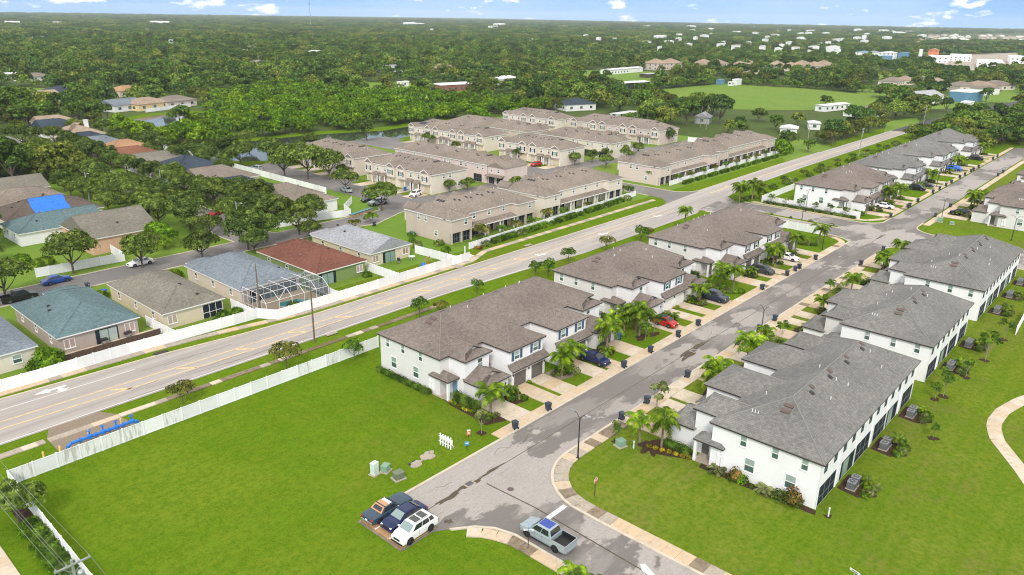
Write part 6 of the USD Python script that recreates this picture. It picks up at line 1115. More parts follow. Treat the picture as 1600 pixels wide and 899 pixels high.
def street_lamp(label, group):
    t = thing('street_lamp', label, 'street lamp', (0, 0, 0), 0, group); MB().lathe([(.20, -.1), (.20, .1), (.13, .2), (.09, .5), (.07, 3.), (.055, 5.2), (.0, 5.25)], n=10).put('pole', 'black_metal', t)
    for sx in (-1, 1):
        m = MB(); m.tube([(0, 0, 4.9), (sx*.12, 0, 5.35), (sx*.42, 0, 5.75), (sx*.8, 0, 5.9)], .035, 6); a = m.put('arm', 'black_metal', t); m = MB(); m.cbox((sx*1.12, 0, 5.93), (.72, .27, .10), 0, .04); m.put('lamp_head', 'galvanised' if sx < 0 else 'steel_grey', a)
    return t
lamp = Kind(street_lamp)
for k, (x, y, d) in enumerate(((62.4, 44.35, 'black street lamp on the grass corner nearest the camera'), (109.8, 43.9, 'black street lamp before the second right townhouse'), (167.9, 55.9, 'black street lamp on the corner lawn before the cross street'), (216.7, 43.6, 'black street lamp beside the utility boxes past the grass corner'), (200.3, 72.6, 'black street lamp behind the long hedge of the cross street'), (190.2, 69.5, 'black street lamp on the median of the cross street'), (207.5, 26.3, 'black street lamp at the right edge behind the grass corner'), (262, 55.9, 'black street lamp among the far left driveways'))):
    lamp(d, (x, y, 0), rz=90 if y < 56 else 0, group='black street lamps')
def insul(m, p): m.lathe([(.03, 0), (.06, .05), (.05, .1), (.06, .14), (.02, .2)], p, 7)
def wood_pole(label, loc, h, arm=None, rz=0., transf=False, mat='wood_pole', lamp_=None, group='utility poles'):
    t = thing('utility_pole', label, 'utility pole', loc, rz, group); MB().cyl((0, 0, -.3), (0, 0, h), .16, .10, 9).put('pole', mat, t)
    if arm:
        for j in range(arm):
            z = h-.35-.9*j; a = MB().box(-1.2, -.16, z-.06, 1.2, -.04, z+.06).put('crossarm', 'wood_pole' if mat == 'wood_pole' else 'galvanised', t); m = MB()
            for x in (-1.1, -.4, .4, 1.1): insul(m, (x, -.1, z+.06))
            m.put('insulator', 'galvanised', a); MB().tube([(-.7, -.1, z-.05), (0, -.12, z-.7)], .02).tube([(.7, -.1, z-.05), (0, -.12, z-.7)], .02).put('brace', 'galvanised', t)
    if transf: MB().lathe([(.0, -.45), (.2, -.42), (.24, -.3), (.24, .35), (.16, .45), (0, .47)], (.42, 0, h-1.6), 12).put('transformer', 'galvanised', t)
    if lamp_: m = MB(); m.tube([(0, 0, h-.6), (0, -1.2, h-.1), (0, -1.9, h)], .04); m.cbox((0, -2.2, h), (.3, .7, .14), 0, .04); m.put('lamp_arm', 'galvanised', t)
    return t
wood_pole('tall brown wooden pole on the near verge of the main road', (60.9, 94.0, 0), 9.3); wood_pole('grey wooden pole at the jog of the white fence', (61.0, 109.6, 0), 9.2)
# the power line at the bottom left corner
pl = wood_pole('power pole with two crossarms at the bottom left corner, its wires crossing the side fence', (12.7, 52.2, 0), 11.3, arm=1, transf=True, mat='galvanised')
for k, (x, z) in enumerate(((-1.1, 11.15), (-.4, 11.15), (.4, 11.15), (1.1, 11.15), (.1, 9.2))):
    pts = [(12.7+x, 52.1+s_*62, z+.06-1.1*math.sin(math.pi*s_)) for s_ in np.linspace(0, 1, 13)]; pts2 = [(12.7+x, 52.1-s_*62, z+.06-1.1*math.sin(math.pi*s_)) for s_ in np.linspace(0, 1, 13)]
    t = thing('power_wire', 'power wire over the side fence, %s from the left' % ORD[k] if k < 4 else 'lowest power wire below the crossarm at the bottom left', 'wire', (0, 0, 0), 0, 'power wires'); MB().tube(pts, .008, 5).put('strand', 'galvanised', t); MB().tube(pts2, .008, 5).put('strand', 'galvanised', t)
wood_pole('power pole at the far end of the bottom left wires, beyond the frame', (12.7, 114.2, 0), 11.3, arm=1)
for k, (x, y, h, d) in enumerate(((302.5, 92.8, 10.5, 'pale power pole on the far verge of the main road'), (404, 97.2, 11, 'pale power pole at the bend of the main road'), (303, 113, 9, 'pale pole behind the main road near the white sheds'))): wood_pole(d, (x, y, 0), h, arm=1, mat='galvanised', transf=k < 2)
wood_pole('white lamp post at the old street junction', (82.6, 154.0, 0), 8.5, mat='galvanised', lamp_=1, group='lamp posts'); wood_pole('short lamp post at the left of the oaks', (74, 215, 0), 7.5, mat='galvanised', lamp_=1, group='lamp posts'); wood_pole('lamp post between the oaks of the north street', (89.5, 206, 0), 7.5, mat='galvanised', lamp_=1, group='lamp posts')

# blue backflow pipes behind the white fence, with yellow guard posts
t = thing('backflow_pipe', 'bright blue valve pipes standing behind the white fence by the main road', 'water pipes', (0, 0, 0)); y = 88.0; r_ = .19
m = MB(); m.tube([(23.4, y, 0), (23.5, y, .75), (23.9, y, .95), (30.9, y, .95), (31.3, y, .8), (31.4, y, 0)], r_, 10); m.put('main_pipe', 'pipe_blue', t)
m = MB(); m.tube([(24.4, y+.7, .6), (24.4, y+.1, .8)], .11, 8); m.tube([(24.4, y+.7, .6), (30.2, y+.7, .6), (30.2, y+.1, .8)], .11, 8); m.put('bypass_pipe', 'pipe_blue', t)
for x in (25.9, 27.4, 28.9, 30.7):
    m = MB(); m.lathe([(.30, .8), (.30, 1.15), (.16, 1.25), (.08, 1.3), (.08, 1.75), (0, 1.76)], (x, y, 0), 12); w_ = m.put('valve', 'pipe_blue', t); m = MB(); m.lathe([(.20, 0), (.26, 0), (.26, .05), (.20, .05)], (x, y, 1.72), 14); m.box(x-.22, y-.02, 1.73, x+.22, y+.02, 1.76); m.put('hand_wheel', 'pipe_blue', w_)
for x in (24.9, 26.6, 28.1, 29.7): m = MB(); m.cyl((x-.06, y, .95), (x+.06, y, .95), .27, .27, 12); m.put('flange', 'pipe_blue', t); MB().box(x-.1, y-.1, 0, x+.1, y+.1, .8).put('stand', 'steel_grey', t)
m = MB(); m.lathe([(.09, 0), (.09, .5), (.13, .5), (.13, .6), (0, .62)], (27.7, y-.3, .1), 8); m.put('red_valve', 'sign_red', t)
for k, (x, y) in enumerate(((20.9, 87.9), (22.6, 87.9), (26.2, 89.3), (29.9, 89.2))):
    t = thing('guard_post', 'yellow guard post by the blue pipes, %s from the left' % ORD[k], 'bollard', (x, y, 0), 0, 'yellow guard posts'); MB().lathe([(.11, -.1), (.11, 1.15), (.08, 1.23), (0, 1.26)], n=10).put('post', 'paint_yellow', t); MB().lathe([(.16, 0), (.16, .05), (.11, .07)], n=10).put('collar', 'concrete_grey', t)
t = thing('valve_pad', 'small pale concrete pad with a blue valve near the fence corner', 'valve pad', (19.6, 87.0, 0), 10); MB().cbox((0, 0, .05), (1.7, 1.3, .14), 0, .03).put('pad', 'concrete_pale', t); MB().lathe([(.16, .1), (.16, .4), (.10, .45), (.10, .6), (0, .62)], (.15, -.2, 0), 10).put('valve', 'pipe_blue', t)

# utility boxes on the big lawn and on the corner lawn
def cabinet(label, loc, size, mat, rz=8, pad=True, slope=.0, cat='utility box'):
    t = thing('utility_box', label, cat, loc, rz); a, b, h = size
    if pad: MB().cbox((0, 0, .04), (a+.35, b+.35, .12), 0, .02).put('base_pad', 'concrete_grey', t)
    m = MB(); m.cbox((0, 0, .1+h/2), (a, b, h), 0, .05); m.put('body', mat, t); m = MB(); v = [(-a/2-.03, -b/2-.03, h+.10), (a/2+.03, -b/2-.03, h+.10), (a/2+.03, b/2+.03, h+.10+slope), (-a/2-.03, b/2+.03, h+.10+slope), (-a/2, -b/2, h+.15), (a/2, -b/2, h+.15), (a/2, b/2, h+.15+slope), (-a/2, b/2, h+.15+slope)]; m.add(v, [(0, 3, 2, 1), (4, 5, 6, 7), (0, 1, 5, 4), (1, 2, 6, 5), (2, 3, 7, 6), (3, 0, 4, 7)]); m.put('lid', mat, t)
    m = MB(); m.box(-a*.42, -b/2-.018, .2, -.02, -b/2, h*.9); m.box(.02, -b/2-.018, .2, a*.42, -b/2, h*.9); d = m.put('door', mat, t); MB().cbox((.06, -b/2-.03, h*.55), (.03, .04, .14)).put('latch', 'galvanised', d); return t
cabinet('tall white utility cabinet on the big lawn', (44.5, 58.9, 0), (.75, .6, 1.35), 'box_pale'); cabinet('pale green utility box next to the white cabinet', (45.7, 58.5, 0), (.85, .75, .7), 'box_green', rz=20); cabinet('grey-olive transformer box with a white tag on the big lawn', (45.75, 56.35, 0), (1.05, .85, .7), 'box_olive', rz=-10)
cabinet('green transformer box on the right corner lawn', (68.1, 42.3, 0), (.95, .85, .7), 'box_green', rz=-15); cabinet('green utility box at the kerb of the far grass corner', (214.8, 43.5, 0), (1.5, 1.2, 1.0), 'box_green'); cabinet('second lower utility box on the far grass corner', (214.2, 40.5, 0), (1.1, .9, .5), 'box_green')
t = thing('marker_post', 'small white cable marker post on the right corner lawn', 'marker post', (68.75, 40.9, 0)); MB().lathe([(.10, -.1), (.10, .75), (.12, .78), (.12, .9), (.05, .98), (0, .99)], n=9).put('tube', 'box_pale', t); MB().lathe([(.104, .55), (.104, .66)], n=9).put('band', 'box_green', t)
t = thing('marker_post', 'white pipe stub at the back corner of the nearest right townhouse', 'marker post', (71.3, 18.9, 0)); MB().lathe([(.07, -.1), (.07, .95), (.09, .97), (.09, 1.06), (0, 1.08)], n=9).put('tube', 'pvc_white', t); structure(sheet('soil_ring', blob(71.3, 18.9, .4, .4, 41), .004, 'mulch'))
for i, (x, y, rx, l) in enumerate(((49.0, 57.1, .75, 'pale irregular concrete cover with dark rim on the big lawn'), (51.1, 57.4, .95, 'larger round pale concrete cover with a short pipe on the big lawn'))):
    t = thing('concrete_cover', l, 'cover', (x, y, 0)); MB().prism(list(blob(0, 0, rx, rx*.8, 50+i, 22).exterior.coords)[:-1], -.05, .09).put('slab', 'concrete_grey', t)
    if i: MB().cyl((.2, .1, .05), (.35, .15, .55), .05, .05, 7).put('pipe', 'steel_grey', t)
    else: MB().box(-.75, .2, -.02, .5, .62, .06).put('rim', 'vent_dark', t)
# rack of white pipes
t = thing('pipe_rack', 'cluster of white plastic meter pipes standing on the big lawn', 'pipes', (53.75, 57.3, 0), 92)
for i in range(5):
    x = -.85+i*.42; m = MB(); m.lathe([(.085, -.1), (.085, 1.35+.05*(i % 2)), (.10, 1.36+.05*(i % 2)), (.10, 1.5), (0, 1.52)], (x, 0, 0), 9); p = m.put('riser', 'pvc_white', t); MB().cbox((x, -.12, .95), (.30, .20, .42), 0, .03).put('meter_box', 'pvc_white', p); MB().lathe([(.07, 0), (.07, .1), (.0, .12)], (x, -.25, .95), 8).put('dial', 'galvanised', p)
for z in (.45, 1.15): MB().box(-1.0, .08, z, 1.0, .13, z+.09).put('rail', 'pvc_white', t)
MB().tube([(-1.0, -.25, .1), (-1.15, -.1, .5), (-.95, .05, .9)], .05).put('conduit', 'pvc_white', t)
# signs
t = thing('lawn_sign', 'small orange and white lawn sign on the big lawn', 'sign', (57.0, 56.7, 0), -35); MB().cyl((0, 0, -.1), (0, 0, .55), .03, .03, 6).put('stake', 'black_metal', t); MB().cbox((0, 0, .72), (.46, .04, .62), 0, .0).put('board', 'sign_orange', t); MB().cbox((0, -.02, 1.06), (.40, .05, .16)).put('top_band', 'pvc_white', t); MB().cbox((0, -.03, .72), (.22, .03, .20)).put('print', 'white_far', t)
t = thing('lawn_sign', 'small blue lawn sign near the kerb of the big lawn', 'sign', (54.9, 54.9, 0), -35); MB().cyl((0, 0, -.1), (0, 0, .7), .03, .03, 6).put('stake', 'black_metal', t); MB().cbox((0, 0, .92), (.52, .04, .5)).put('board', 'sign_blue', t); MB().cbox((0, -.025, .98), (.34, .02, .12)).put('print', 'white_far', t)
t = thing('stop_sign', 'red stop sign on a thin dark post on the right corner lawn', 'stop sign', (57.8, 38.6, 0), 8); MB().cyl((0, .04, -.2), (0, .04, 2.25), .035, .035, 7).put('post', 'black_metal', t)
a_ = [(.38*math.cos(math.radians(22.5+45*k)), .38*math.sin(math.radians(22.5+45*k))) for k in range(8)]
for nm, sc_, y0, y1, mt in (('rim', 1.0, -.005, .02, 'pvc_white'), ('plate', .93, -.012, .0, 'sign_red')):
    q = MB().prism([(x*sc_, z*sc_) for x, z in a_], y0, y1); v, f = q.arrays(); obj(nm, np.c_[v[:, 0], v[:, 2], v[:, 1]+1.95], f[:, ::-1], mt, t)
tm = meshkit.text_mesh('STOP', .24, .006, True); v = np.array(tm.vertices); v[:, 0] -= v[:, 0].mean()*0+ (v[:, 0].max()+v[:, 0].min())/2; obj('lettering', np.c_[v[:, 0]*.92, -.012-v[:, 2], v[:, 1]+1.83], np.array(tm.faces), 'pvc_white', t)
def name_sign(label, loc, rz, h, mats, blades=2):
    t = thing('street_name_sign', label, 'street sign', loc, rz); MB().cyl((0, 0, -.2), (0, 0, h), .035, .035, 7).put('post', 'black_metal' if mats[0] == 'sign_blue' else 'galvanised', t)
    for k in range(blades): MB().cbox((0, 0, h-.1-.26*k), (.95, .03, .22), 90*k).put('blade', mats[k], t); MB().cbox((0, 0, h-.1-.26*k), (.62, .042, .08), 90*k).put('print', 'white_far' if mats[k] != 'pvc_white' else 'shutter_dark', t)
    return t
name_sign('blue and white street name sign on a post beside the silver pickup', (46.5, 38.3, 0), 40, 2.5, ('sign_blue', 'pvc_white')); name_sign('white street name blade showing at the bottom edge, lower right', (60.6, 13.1, 0), 75, 3.1, ('pvc_white', 'sign_blue'), 1)
# air conditioners behind the right row
def aircon(label, group):
    t = thing('air_conditioner', label, 'air conditioner', (0, 0, 0), 0, group); MB().cbox((0, 0, .05), (1.0, 1.0, .1)).put('pad', 'concrete_grey', t); MB().cbox((0, 0, .52), (.84, .84, .84), 0, .04).put('casing', 'steel_grey', t); m = MB()
    for i in range(7): m.box(-.425, -.43, .2+i*.1, .425, .43, .225+i*.1)
    m.put('louvres', 'black_metal', t); MB().cbox((0, 0, .965), (.88, .88, .06), 0, .02).put('top', 'steel_grey', t); m = MB(); m.lathe([(.33, 0), (.33, .012), (0, .012)], (0, 0, .995), 16); g = m.put('fan_opening', 'vent_dark', t)
    for k in range(4): a = k*math.pi/4; m = MB(); m.cbox((0, 0, 1.012), (.70, .03, .012), math.degrees(a)); m.put('fan_guard', 'galvanised', g)
    return t
ac = Kind(aircon)
for i, (x, y) in enumerate(((78.0, 18.9), (89.0, 18.9), (99.7, 18.9), (119.1, 18.8), (130.3, 18.8), (150.5, 18.7), (161.5, 18.7), (171.5, 18.7))):
    for j in range(2): ac('air conditioner behind the right row, %s unit of the %s pair' % (('nearer', 'farther')[j], ORD[i]), (x+1.25*j, y, 0), rz=0, group='air conditioners behind the right row')
# garden things behind the old fence
def pool_cage():
    t = thing('pool_cage', 'white framed screen cage over the swimming pool behind the blue-grey roof', 'pool enclosure', (0, 0, 0)); x0, x1, y0, y1 = 61.3, 73.6, 108.0, 115.6; m = MB(); F1 = 2.55; q = .045
    xs = np.linspace(x0, x1, 6)
    for x in xs: MB().tube([(x, y0, 0), (x, y0, F1), (x, y0+1.6, 3.7), (x, y1-.5, 3.7), (x, y1, 3.0)], .04, 4).put('frame', 'trim_white', t)
    for y, z in ((y0, F1), (y0+1.6, 3.7), ((y0+y1)/2+.5, 3.7), (y1, 3.0), (y0, .9), (y0, .05)): MB().tube([(x0, y, z), (x1, y, z)], .032, 4).put('frame', 'trim_white', t)
    for x in (x0, x1):
        for y in np.linspace(y0+1.4, y1-.4, 5): MB().tube([(x, y, 0), (x, y, 3.0 if y < y0+1.6 else 3.7)], .03, 4).put('frame', 'trim_white', t)
        for z in (.05, .9, 2.5): MB().tube([(x, y0, z), (x, y1, z)], .03, 4).put('frame', 'trim_white', t)
    MB().tube([(xs[1], y0, F1), (xs[2], y0+1.6, 3.7)], .045, 4).tube([(xs[4], y0, F1), (xs[3], y0+1.6, 3.7)], .045, 4).put('brace', 'trim_white', t)
    m = MB()
    def qd(*p): m.add(p, [(0, 1, 2, 3)])
    qd((x0, y0, 0), (x1, y0, 0), (x1, y0, F1), (x0, y0, F1)); qd((x0, y0, F1), (x1, y0, F1), (x1, y0+1.6, 3.7), (x0, y0+1.6, 3.7)); qd((x0, y0+1.6, 3.7), (x1, y0+1.6, 3.7), (x1, y1-.5, 3.7), (x0, y1-.5, 3.7)); qd((x0, y1, 0), (x0, y0, 0), (x0, y0, F1), (x0, y1, 3.2)); qd((x1, y0, 0), (x1, y1, 0), (x1, y1, 3.2), (x1, y0, F1)); m.put('screen', 'screen_mesh', t)
pool_cage(); structure(MB().prism([(61.4, 108.1), (73.5, 108.1), (73.5, 116), (61.4, 116)], -.05, .04).put('pool_deck', 'concrete_tan'))
t = thing('swimming_pool', 'turquoise swimming pool under the screen cage', 'swimming pool', (0, 0, 0)); e = list(blob(67.8, 111.2, 3.0, 1.5, 61, 26).exterior.coords)[:-1]; tag(MB().poly(e, .052).put('water', 'pool_water', t)); ring = sg.Polygon(e).buffer(.25); MB().prism(list(ring.exterior.coords)[:-1], .03, .075, [(x, y) for x, y in sg.Polygon(e).buffer(-.02).exterior.coords][:-1]).put('coping', 'concrete_pale', t)
t = thing('swing_set', 'small wooden swing set with a blue slide on the fenced lawn', 'play set', (98.2, 109.2, 0), 20)
for x in (-1.2, 1.2):
    for y in (-.7, .7): MB().cyl((x, y, 0), (x, 0, 2.0), .05, .05, 6).put('leg', 'wood_tan', t)
MB().cyl((-1.3, 0, 2.0), (1.3, 0, 2.0), .05, .05, 6).put('beam', 'wood_tan', t); MB().add([(-1.3, -.3, 1.3), (-1.3, .3, 1.3), (-3.0, .3, .12), (-3.0, -.3, .12), (-1.3, -.36, 1.45), (-1.3, .36, 1.45), (-3.0, .36, .27), (-3.0, -.36, .27)], [(0, 1, 2, 3), (0, 3, 7, 4), (1, 5, 6, 2)]).put('slide', 'plastic_blue', t)
for x in (-.5, .5): MB().cbox((x, 0, .5), (.4, .2, .04)).tube([(x-.15, 0, .5), (x-.15, 0, 2)], .012, 4).tube([(x+.15, 0, .5), (x+.15, 0, 2)], .012, 4).put('swing', 'sign_red', t)
t = thing('play_mat', 'bright many-coloured play mat lying on the fenced lawn', 'play mat', (92.2, 108.6, .03), 25)
for k, (x, y, mt) in enumerate(((-.8, -.4, 'pvc_white'), (.2, -.5, 'plastic_blue'), (.9, .1, 'paint_red'), (-.3, .5, 'sign_blue'), (-1.1, .4, 'paint_red'), (.6, .8, 'pvc_white'))): MB().cbox((x, y, .05+.01*k), (1.0, .7, .08), 30*k, .02).put('piece', mt, t)
t = thing('patio_table', 'garden table with a covered grill beside the tan house', 'table', (99.3, 115.2, 0)); MB().lathe([(.75, .70), (.75, .74), (0, .75)], n=14).put('table_top', 'box_pale', t)
for k in range(4): a = k*math.pi/2+.6; MB().cyl((.5*math.cos(a), .5*math.sin(a), 0), (.45*math.cos(a), .45*math.sin(a), .7), .04, .04, 6).put('leg', 'pvc_white', t)
for k, (x, y, d) in enumerate(((38.6, 116.2, 'black barbecue grill on the patio of the teal roofed house'), (42.2, 116.3, 'covered black grill by the right patio windows'), (38.2, 118.0, 'black patio chair in the open patio of the teal roofed house'), (96.0, 115.4, 'black grill beside the patio of the tan house'))):
    t = thing('barbecue_grill' if k != 2 else 'patio_chair', d, 'grill' if k != 2 else 'chair', (x, y, .06), 20*k); MB().cbox((0, 0, .75), (1.1, .55, .35), 0, .06).put('hood', 'black_metal', t); MB().cbox((0, 0, .3), (.7, .5, .5)).put('cart', 'steel_grey', t)
    for sx in (-.28, .28): MB().cyl((sx, -.27, .1), (sx, -.23, .1), .1, .1, 10).put('wheel', 'tyre', t)
# planter of blue boxes by the planter fence
t = thing('timber_planter', 'long teal topped timber planter boxes by the white fence', 'planter', (112.0, 152.0, 0), 14)
for i in range(6): MB().cbox((i*1.45, 0, .35), (1.3, 1.0, .7), 0, .03).put('box', 'wood_tan', t); MB().cbox((i*1.45, 0, .78), (1.4, 1.1, .14), 0, .04).put('cover', 'paint_teal', t)
t = thing('grey_bench', 'white entry stair and rail post at the end of the long fence', 'stair', (107.9, 107.4, 0)); MB().cbox((0, 0, .45), (1.3, 1.1, .9), 0, .02).put('block', 'vinyl_white', t); MB().cbox((1.0, -.2, .25), (.9, .9, .5), 0, .02).put('step', 'concrete_pale', t); MB().cbox((-.2, .6, 1.3), (.16, .16, 2.6)).put('post', 'vinyl_white', t)
t = thing('garden_shed', 'small grey garden shed behind the planter fence', 'shed', (105.4, 159.2, 0), 15); MB().box(-2.2, -1.6, 0, 2.2, 1.6, 2.2).put('wall', 'vinyl_white', t); r = MB(); hip(r, -2.5, -1.9, 2.5, 1.9, 2.2, .5, (0, 0)); r.put('roof', 'roof_pale', t)
house('house with taupe hipped roof and a round vent, next to the planter fence', 100.2, 160.5, 114.5, 175, 'roof_tan', 'white_far', lod=1, z=3.0)
t = thing('garden_parasol', 'closed blue garden item at the far left driveways', 'parasol', (293.4, 57.5, 0)); MB().cyl((0, 0, 0), (0, 0, 2.3), .04, .04, 6).put('pole', 'pvc_white', t); MB().lathe([(1.3, 1.9), (.7, 2.25), (0, 2.5)], n=10).put('canopy', 'plastic_blue', t)
# ------------------------------------------------------------------ ponds, meadow, woods and the far town
import shapely
def PX(*pts, z=0.): return sg.Polygon([tuple(G(x, y, z)[:2]) for x, y in pts]).buffer(0)
def smooth(p, r): return p.buffer(r).buffer(-2*r).buffer(r)
pond1 = smooth(sg.Polygon([(140, 338), (150, 334), (172, 342), (184, 356), (186, 372), (166, 376), (152, 368), (142, 352)]), 3)
pond2 = smooth(sg.Polygon([(124, 272), (150, 276), (182, 274), (214, 264), (258, 269), (262, 262), (222, 246), (196, 241), (176, 243), (160, 233), (140, 234), (132, 238), (127, 256)]), 3)
sheet('grass_bank', smooth(pond1.buffer(9), 4).union(smooth(pond2.buffer(8.5), 3)).difference(rect(-100, 0, 124.8, 300)), -.015, 'lawn')
sheet('pond', pond1, -.008, 'pond_water', 'small pond before the yellow house'); sheet('pond', pond2, -.008, 'pond_water', 'long dark pond behind the complex')
meadow = PX((985, 150), (1040, 139), (1130, 131), (1240, 137), (1374, 150), (1372, 160), (1330, 172), (1200, 172), (1110, 170), (1020, 160))
field2 = PX((905, 110), (1015, 112), (1075, 121), (1040, 133), (940, 137), (905, 126)); field3 = PX((560, 128), (700, 131), (740, 138), (738, 147), (640, 146), (560, 141)); field4 = PX((1386, 190), (1432, 184), (1440, 197), (1412, 207), (1380, 210)); field5 = PX((1250, 218), (1305, 232), (1300, 244), (1225, 252), (1218, 226)); field6 = PX((1330, 112), (1450, 118), (1420, 126), (1335, 122)); field7 = PX((1480, 150), (1560, 145), (1600, 130), (1600, 148), (1510, 168), (1440, 172)); fieldL = PX((0, 135), (70, 138), (75, 152), (30, 160), (0, 160))
for nm, p in (('meadow', meadow), ('meadow', field2), ('meadow', field3), ('meadow', field4), ('meadow', field5), ('meadow', field6), ('meadow', field7), ('meadow', fieldL)): sheet(nm, p, -.012, 'field_grass')
town = PX((1440, 88), (1600, 82), (1600, 116), (1470, 112)); sheet('town_paving', town, -.011, 'concrete_grey')
NF = 'far buildings'
def far_house(label, px, py, w, d, h, roof, wall, rz=0., rise=.35, hips=(1, 1), flat=False, windows=3, group=None, cat='building', name='far_house'):
    x, y, _ = G(px, py); t = thing(name, label, cat, (x, y, 0), rz, group)
    MB().box(-w/2, -d/2, -.3, w/2, d/2, h).put('wall', wall, t)
    if flat: m = MB(); m.box(-w/2-.2, -d/2-.2, h-.1, w/2+.2, d/2+.2, h+.5); m.put('roof', roof, t)
    else: m = MB(); hip(m, -w/2-.5, -d/2-.5, w/2+.5, d/2+.5, h, rise, hips); m.put('roof', roof, t)
    for fc, L in ((Face((-w/2, -d/2), (1, 0)), w), (Face((-w/2, d/2), (0, -1)), d)):
        n = max(1, int(L/5)) if windows else 0
        for i in range(min(n, 6)):
            for z in ([1.0] if h < 4.5 else [1.0, h-2.0]): fc.slab(MB(), L*(i+.5)/n-.8, z, L*(i+.5)/n+.8, z+1.3, -.02, .05).put('window', 'pane_dark', t)
    return t
fh = far_house
fh('yellow house with sandy roof above the small pond', 228, 170, 19, 14, 3.2, 'roof_sand', 'stucco_yellow', 15); fh('pale blue-grey house left of the yellow one', 190, 172, 17, 13, 3.2, 'roof_bluegrey', 'white_far', 15, hips=(0, 0)); fh('brown-grey roofed house right of the yellow one', 272, 166, 19, 13, 3.2, 'roof_tan', 'stucco_shell', 15); fh('house with orange roof behind the yellow one', 197, 149, 18, 13, 3.2, 'roof_orange', 'stucco_tan', 15)
fh('house with dark blue-grey roof among the trees far left', 103, 150, 20, 14, 3.4, 'roof_slate', 'stucco_blue', 10); fh('house with sandy roof and blue gable far left', 55, 160, 22, 14, 3.4, 'roof_sand', 'stucco_blue', 10, hips=(1, 0)); fh('brown roofed house at the left edge far back', 14, 158, 20, 14, 3.2, 'roof_dirty', 'white_far', 10); fh('low white shed at the left edge far back', 8, 122, 22, 9, 3, 'metal_roof', 'white_far', 0, .15, (0, 0)); fh('house with pale roof behind the left trees', 52, 126, 20, 12, 3, 'roof_tan', 'white_far', 20)
fence('white fence at the far pond bank before the yellow house', [tuple(G(228, 176)[:2]), tuple(G(298, 167)[:2])], h=1.8, step=3)
fh('red brick barn with white metal roof beyond the bright bushes', 707, 141, 30, 15, 4.2, 'metal_roof', 'brick_far', -8, .12, (0, 0)); fh('small white caravan left of the brick barn', 630, 135, 9, 3.5, 2.9, 'white_far', 'white_far', 10, flat=True, cat='caravan', name='caravan'); fh('pink house with hipped roof behind the brick barn', 690, 114, 26, 20, 4, 'roof_sand', 'stucco_peach', 0); fh('white house hidden under the oaks left of the brick barn', 612, 112, 22, 12, 3.5, 'roof_pale', 'white_far', 0); fh('pale house among trees right of the brick barn', 768, 133, 20, 11, 3, 'roof_pale', 'white_far', 10); fh('dark roofed house behind the complex', 898, 171, 19, 13, 3.4, 'roof_slate', 'white_far', -20)
fh('long low white shed by the field', 972, 114, 58, 11, 4, 'metal_roof', 'white_far', 4, .12, (0, 0)); fh('open dark barn with white metal roof by the field', 980, 138, 34, 12, 4.2, 'metal_roof', 'vent_dark', -10, .12, (0, 0)); fh('small grey field shelter', 1012, 121, 14, 8, 3, 'metal_grey', 'wood_brown', 0, .1, (0, 0)); fh('house with blue-white walls left of the meadow road', 790, 128, 18, 9, 3, 'white_far', 'white_far', 0)
fh('white box trailer standing on the meadow edge', 1151, 133, 9, 3.4, 4.0, 'white_far', 'white_far', 0, flat=True, windows=0, cat='trailer', name='box_trailer'); fh('white truck cab beside the meadow trailer', 1142, 134, 4.5, 3, 2.4, 'white_far', 'white_far', 0, flat=True, cat='truck', name='truck'); fh('small blue shed on the meadow edge', 1125, 132, 6, 4, 3, 'metal_blue', 'metal_blue', 0, flat=True, windows=0, cat='shed')
fh('grey barn with weathered gable roof beside the far road', 1437, 161, 30, 14, 4.6, 'metal_grey', 'white_far', -12, .4, (0, 0)); fh('bright blue metal shed with white roof near the far road', 1508, 158, 21, 13, 6.2, 'white_far', 'metal_blue', -8, flat=True, windows=0); fh('white container by the far road', 1510, 169, 10, 5, 3.4, 'white_far', 'white_far', 0, flat=True, windows=0, cat='container')
fh('long white mobile home behind the trees by the meadow', 1300, 172, 26, 6, 3.2, 'white_far', 'white_far', -10, .1, (0, 0)); fh('white sheds before the trees near the main road', 1232, 209, 10, 7, 2.8, 'metal_roof', 'white_far', 20, .2, (0, 0)); fh('white cabin right of the white sheds', 1271, 201, 9, 5, 2.8, 'metal_roof', 'white_far', 25, .2, (0, 0)); fh('low house with brown roof behind the olive trees', 1350, 181, 22, 12, 3, 'roof_tan', 'white_far', -10); fh('small grey gabled shed under the round tree', 1098, 192, 9, 7, 3, 'roof_pale', 'metal_grey', 20, .5, (0, 0)); fh('low white lean-to roof behind the complex fence', 975, 184, 18, 5, 2.6, 'metal_roof', 'white_far', 0, .05, (0, 0))
for k, (px, py, l) in enumerate(((1024, 104, 0), (1046, 103, 0), (1098, 104, 0), (1118, 104, 0), (1164, 104, 0), (1212, 107, 0), (1234, 110, 0), (1252, 106, 0), (1270, 108, 0), (1285, 106, 0))): fh('beige two-storey house in the row beyond the meadow, %s from the left' % ORD[k], px, py+5, 20, 18, 6.2, 'roof_sand', 'stucco_shell', 8*(k % 3), .45, group='beige houses beyond the meadow')
for k, (px, py) in enumerate(((1392, 133), (1412, 131), (1440, 131), (1462, 134), (1502, 141), (1530, 140), (1556, 139), (1180, 121))): fh('low beige house behind the trees at the far right, %s from the left' % ORD[k] if k < 7 else 'brown roofed house half hidden behind the yellow tree', px, py, 21, 14, 3.3, 'roof_sand' if k % 2 else 'roof_tan', 'stucco_cream', 10*k, .42, group='low houses at the far right')
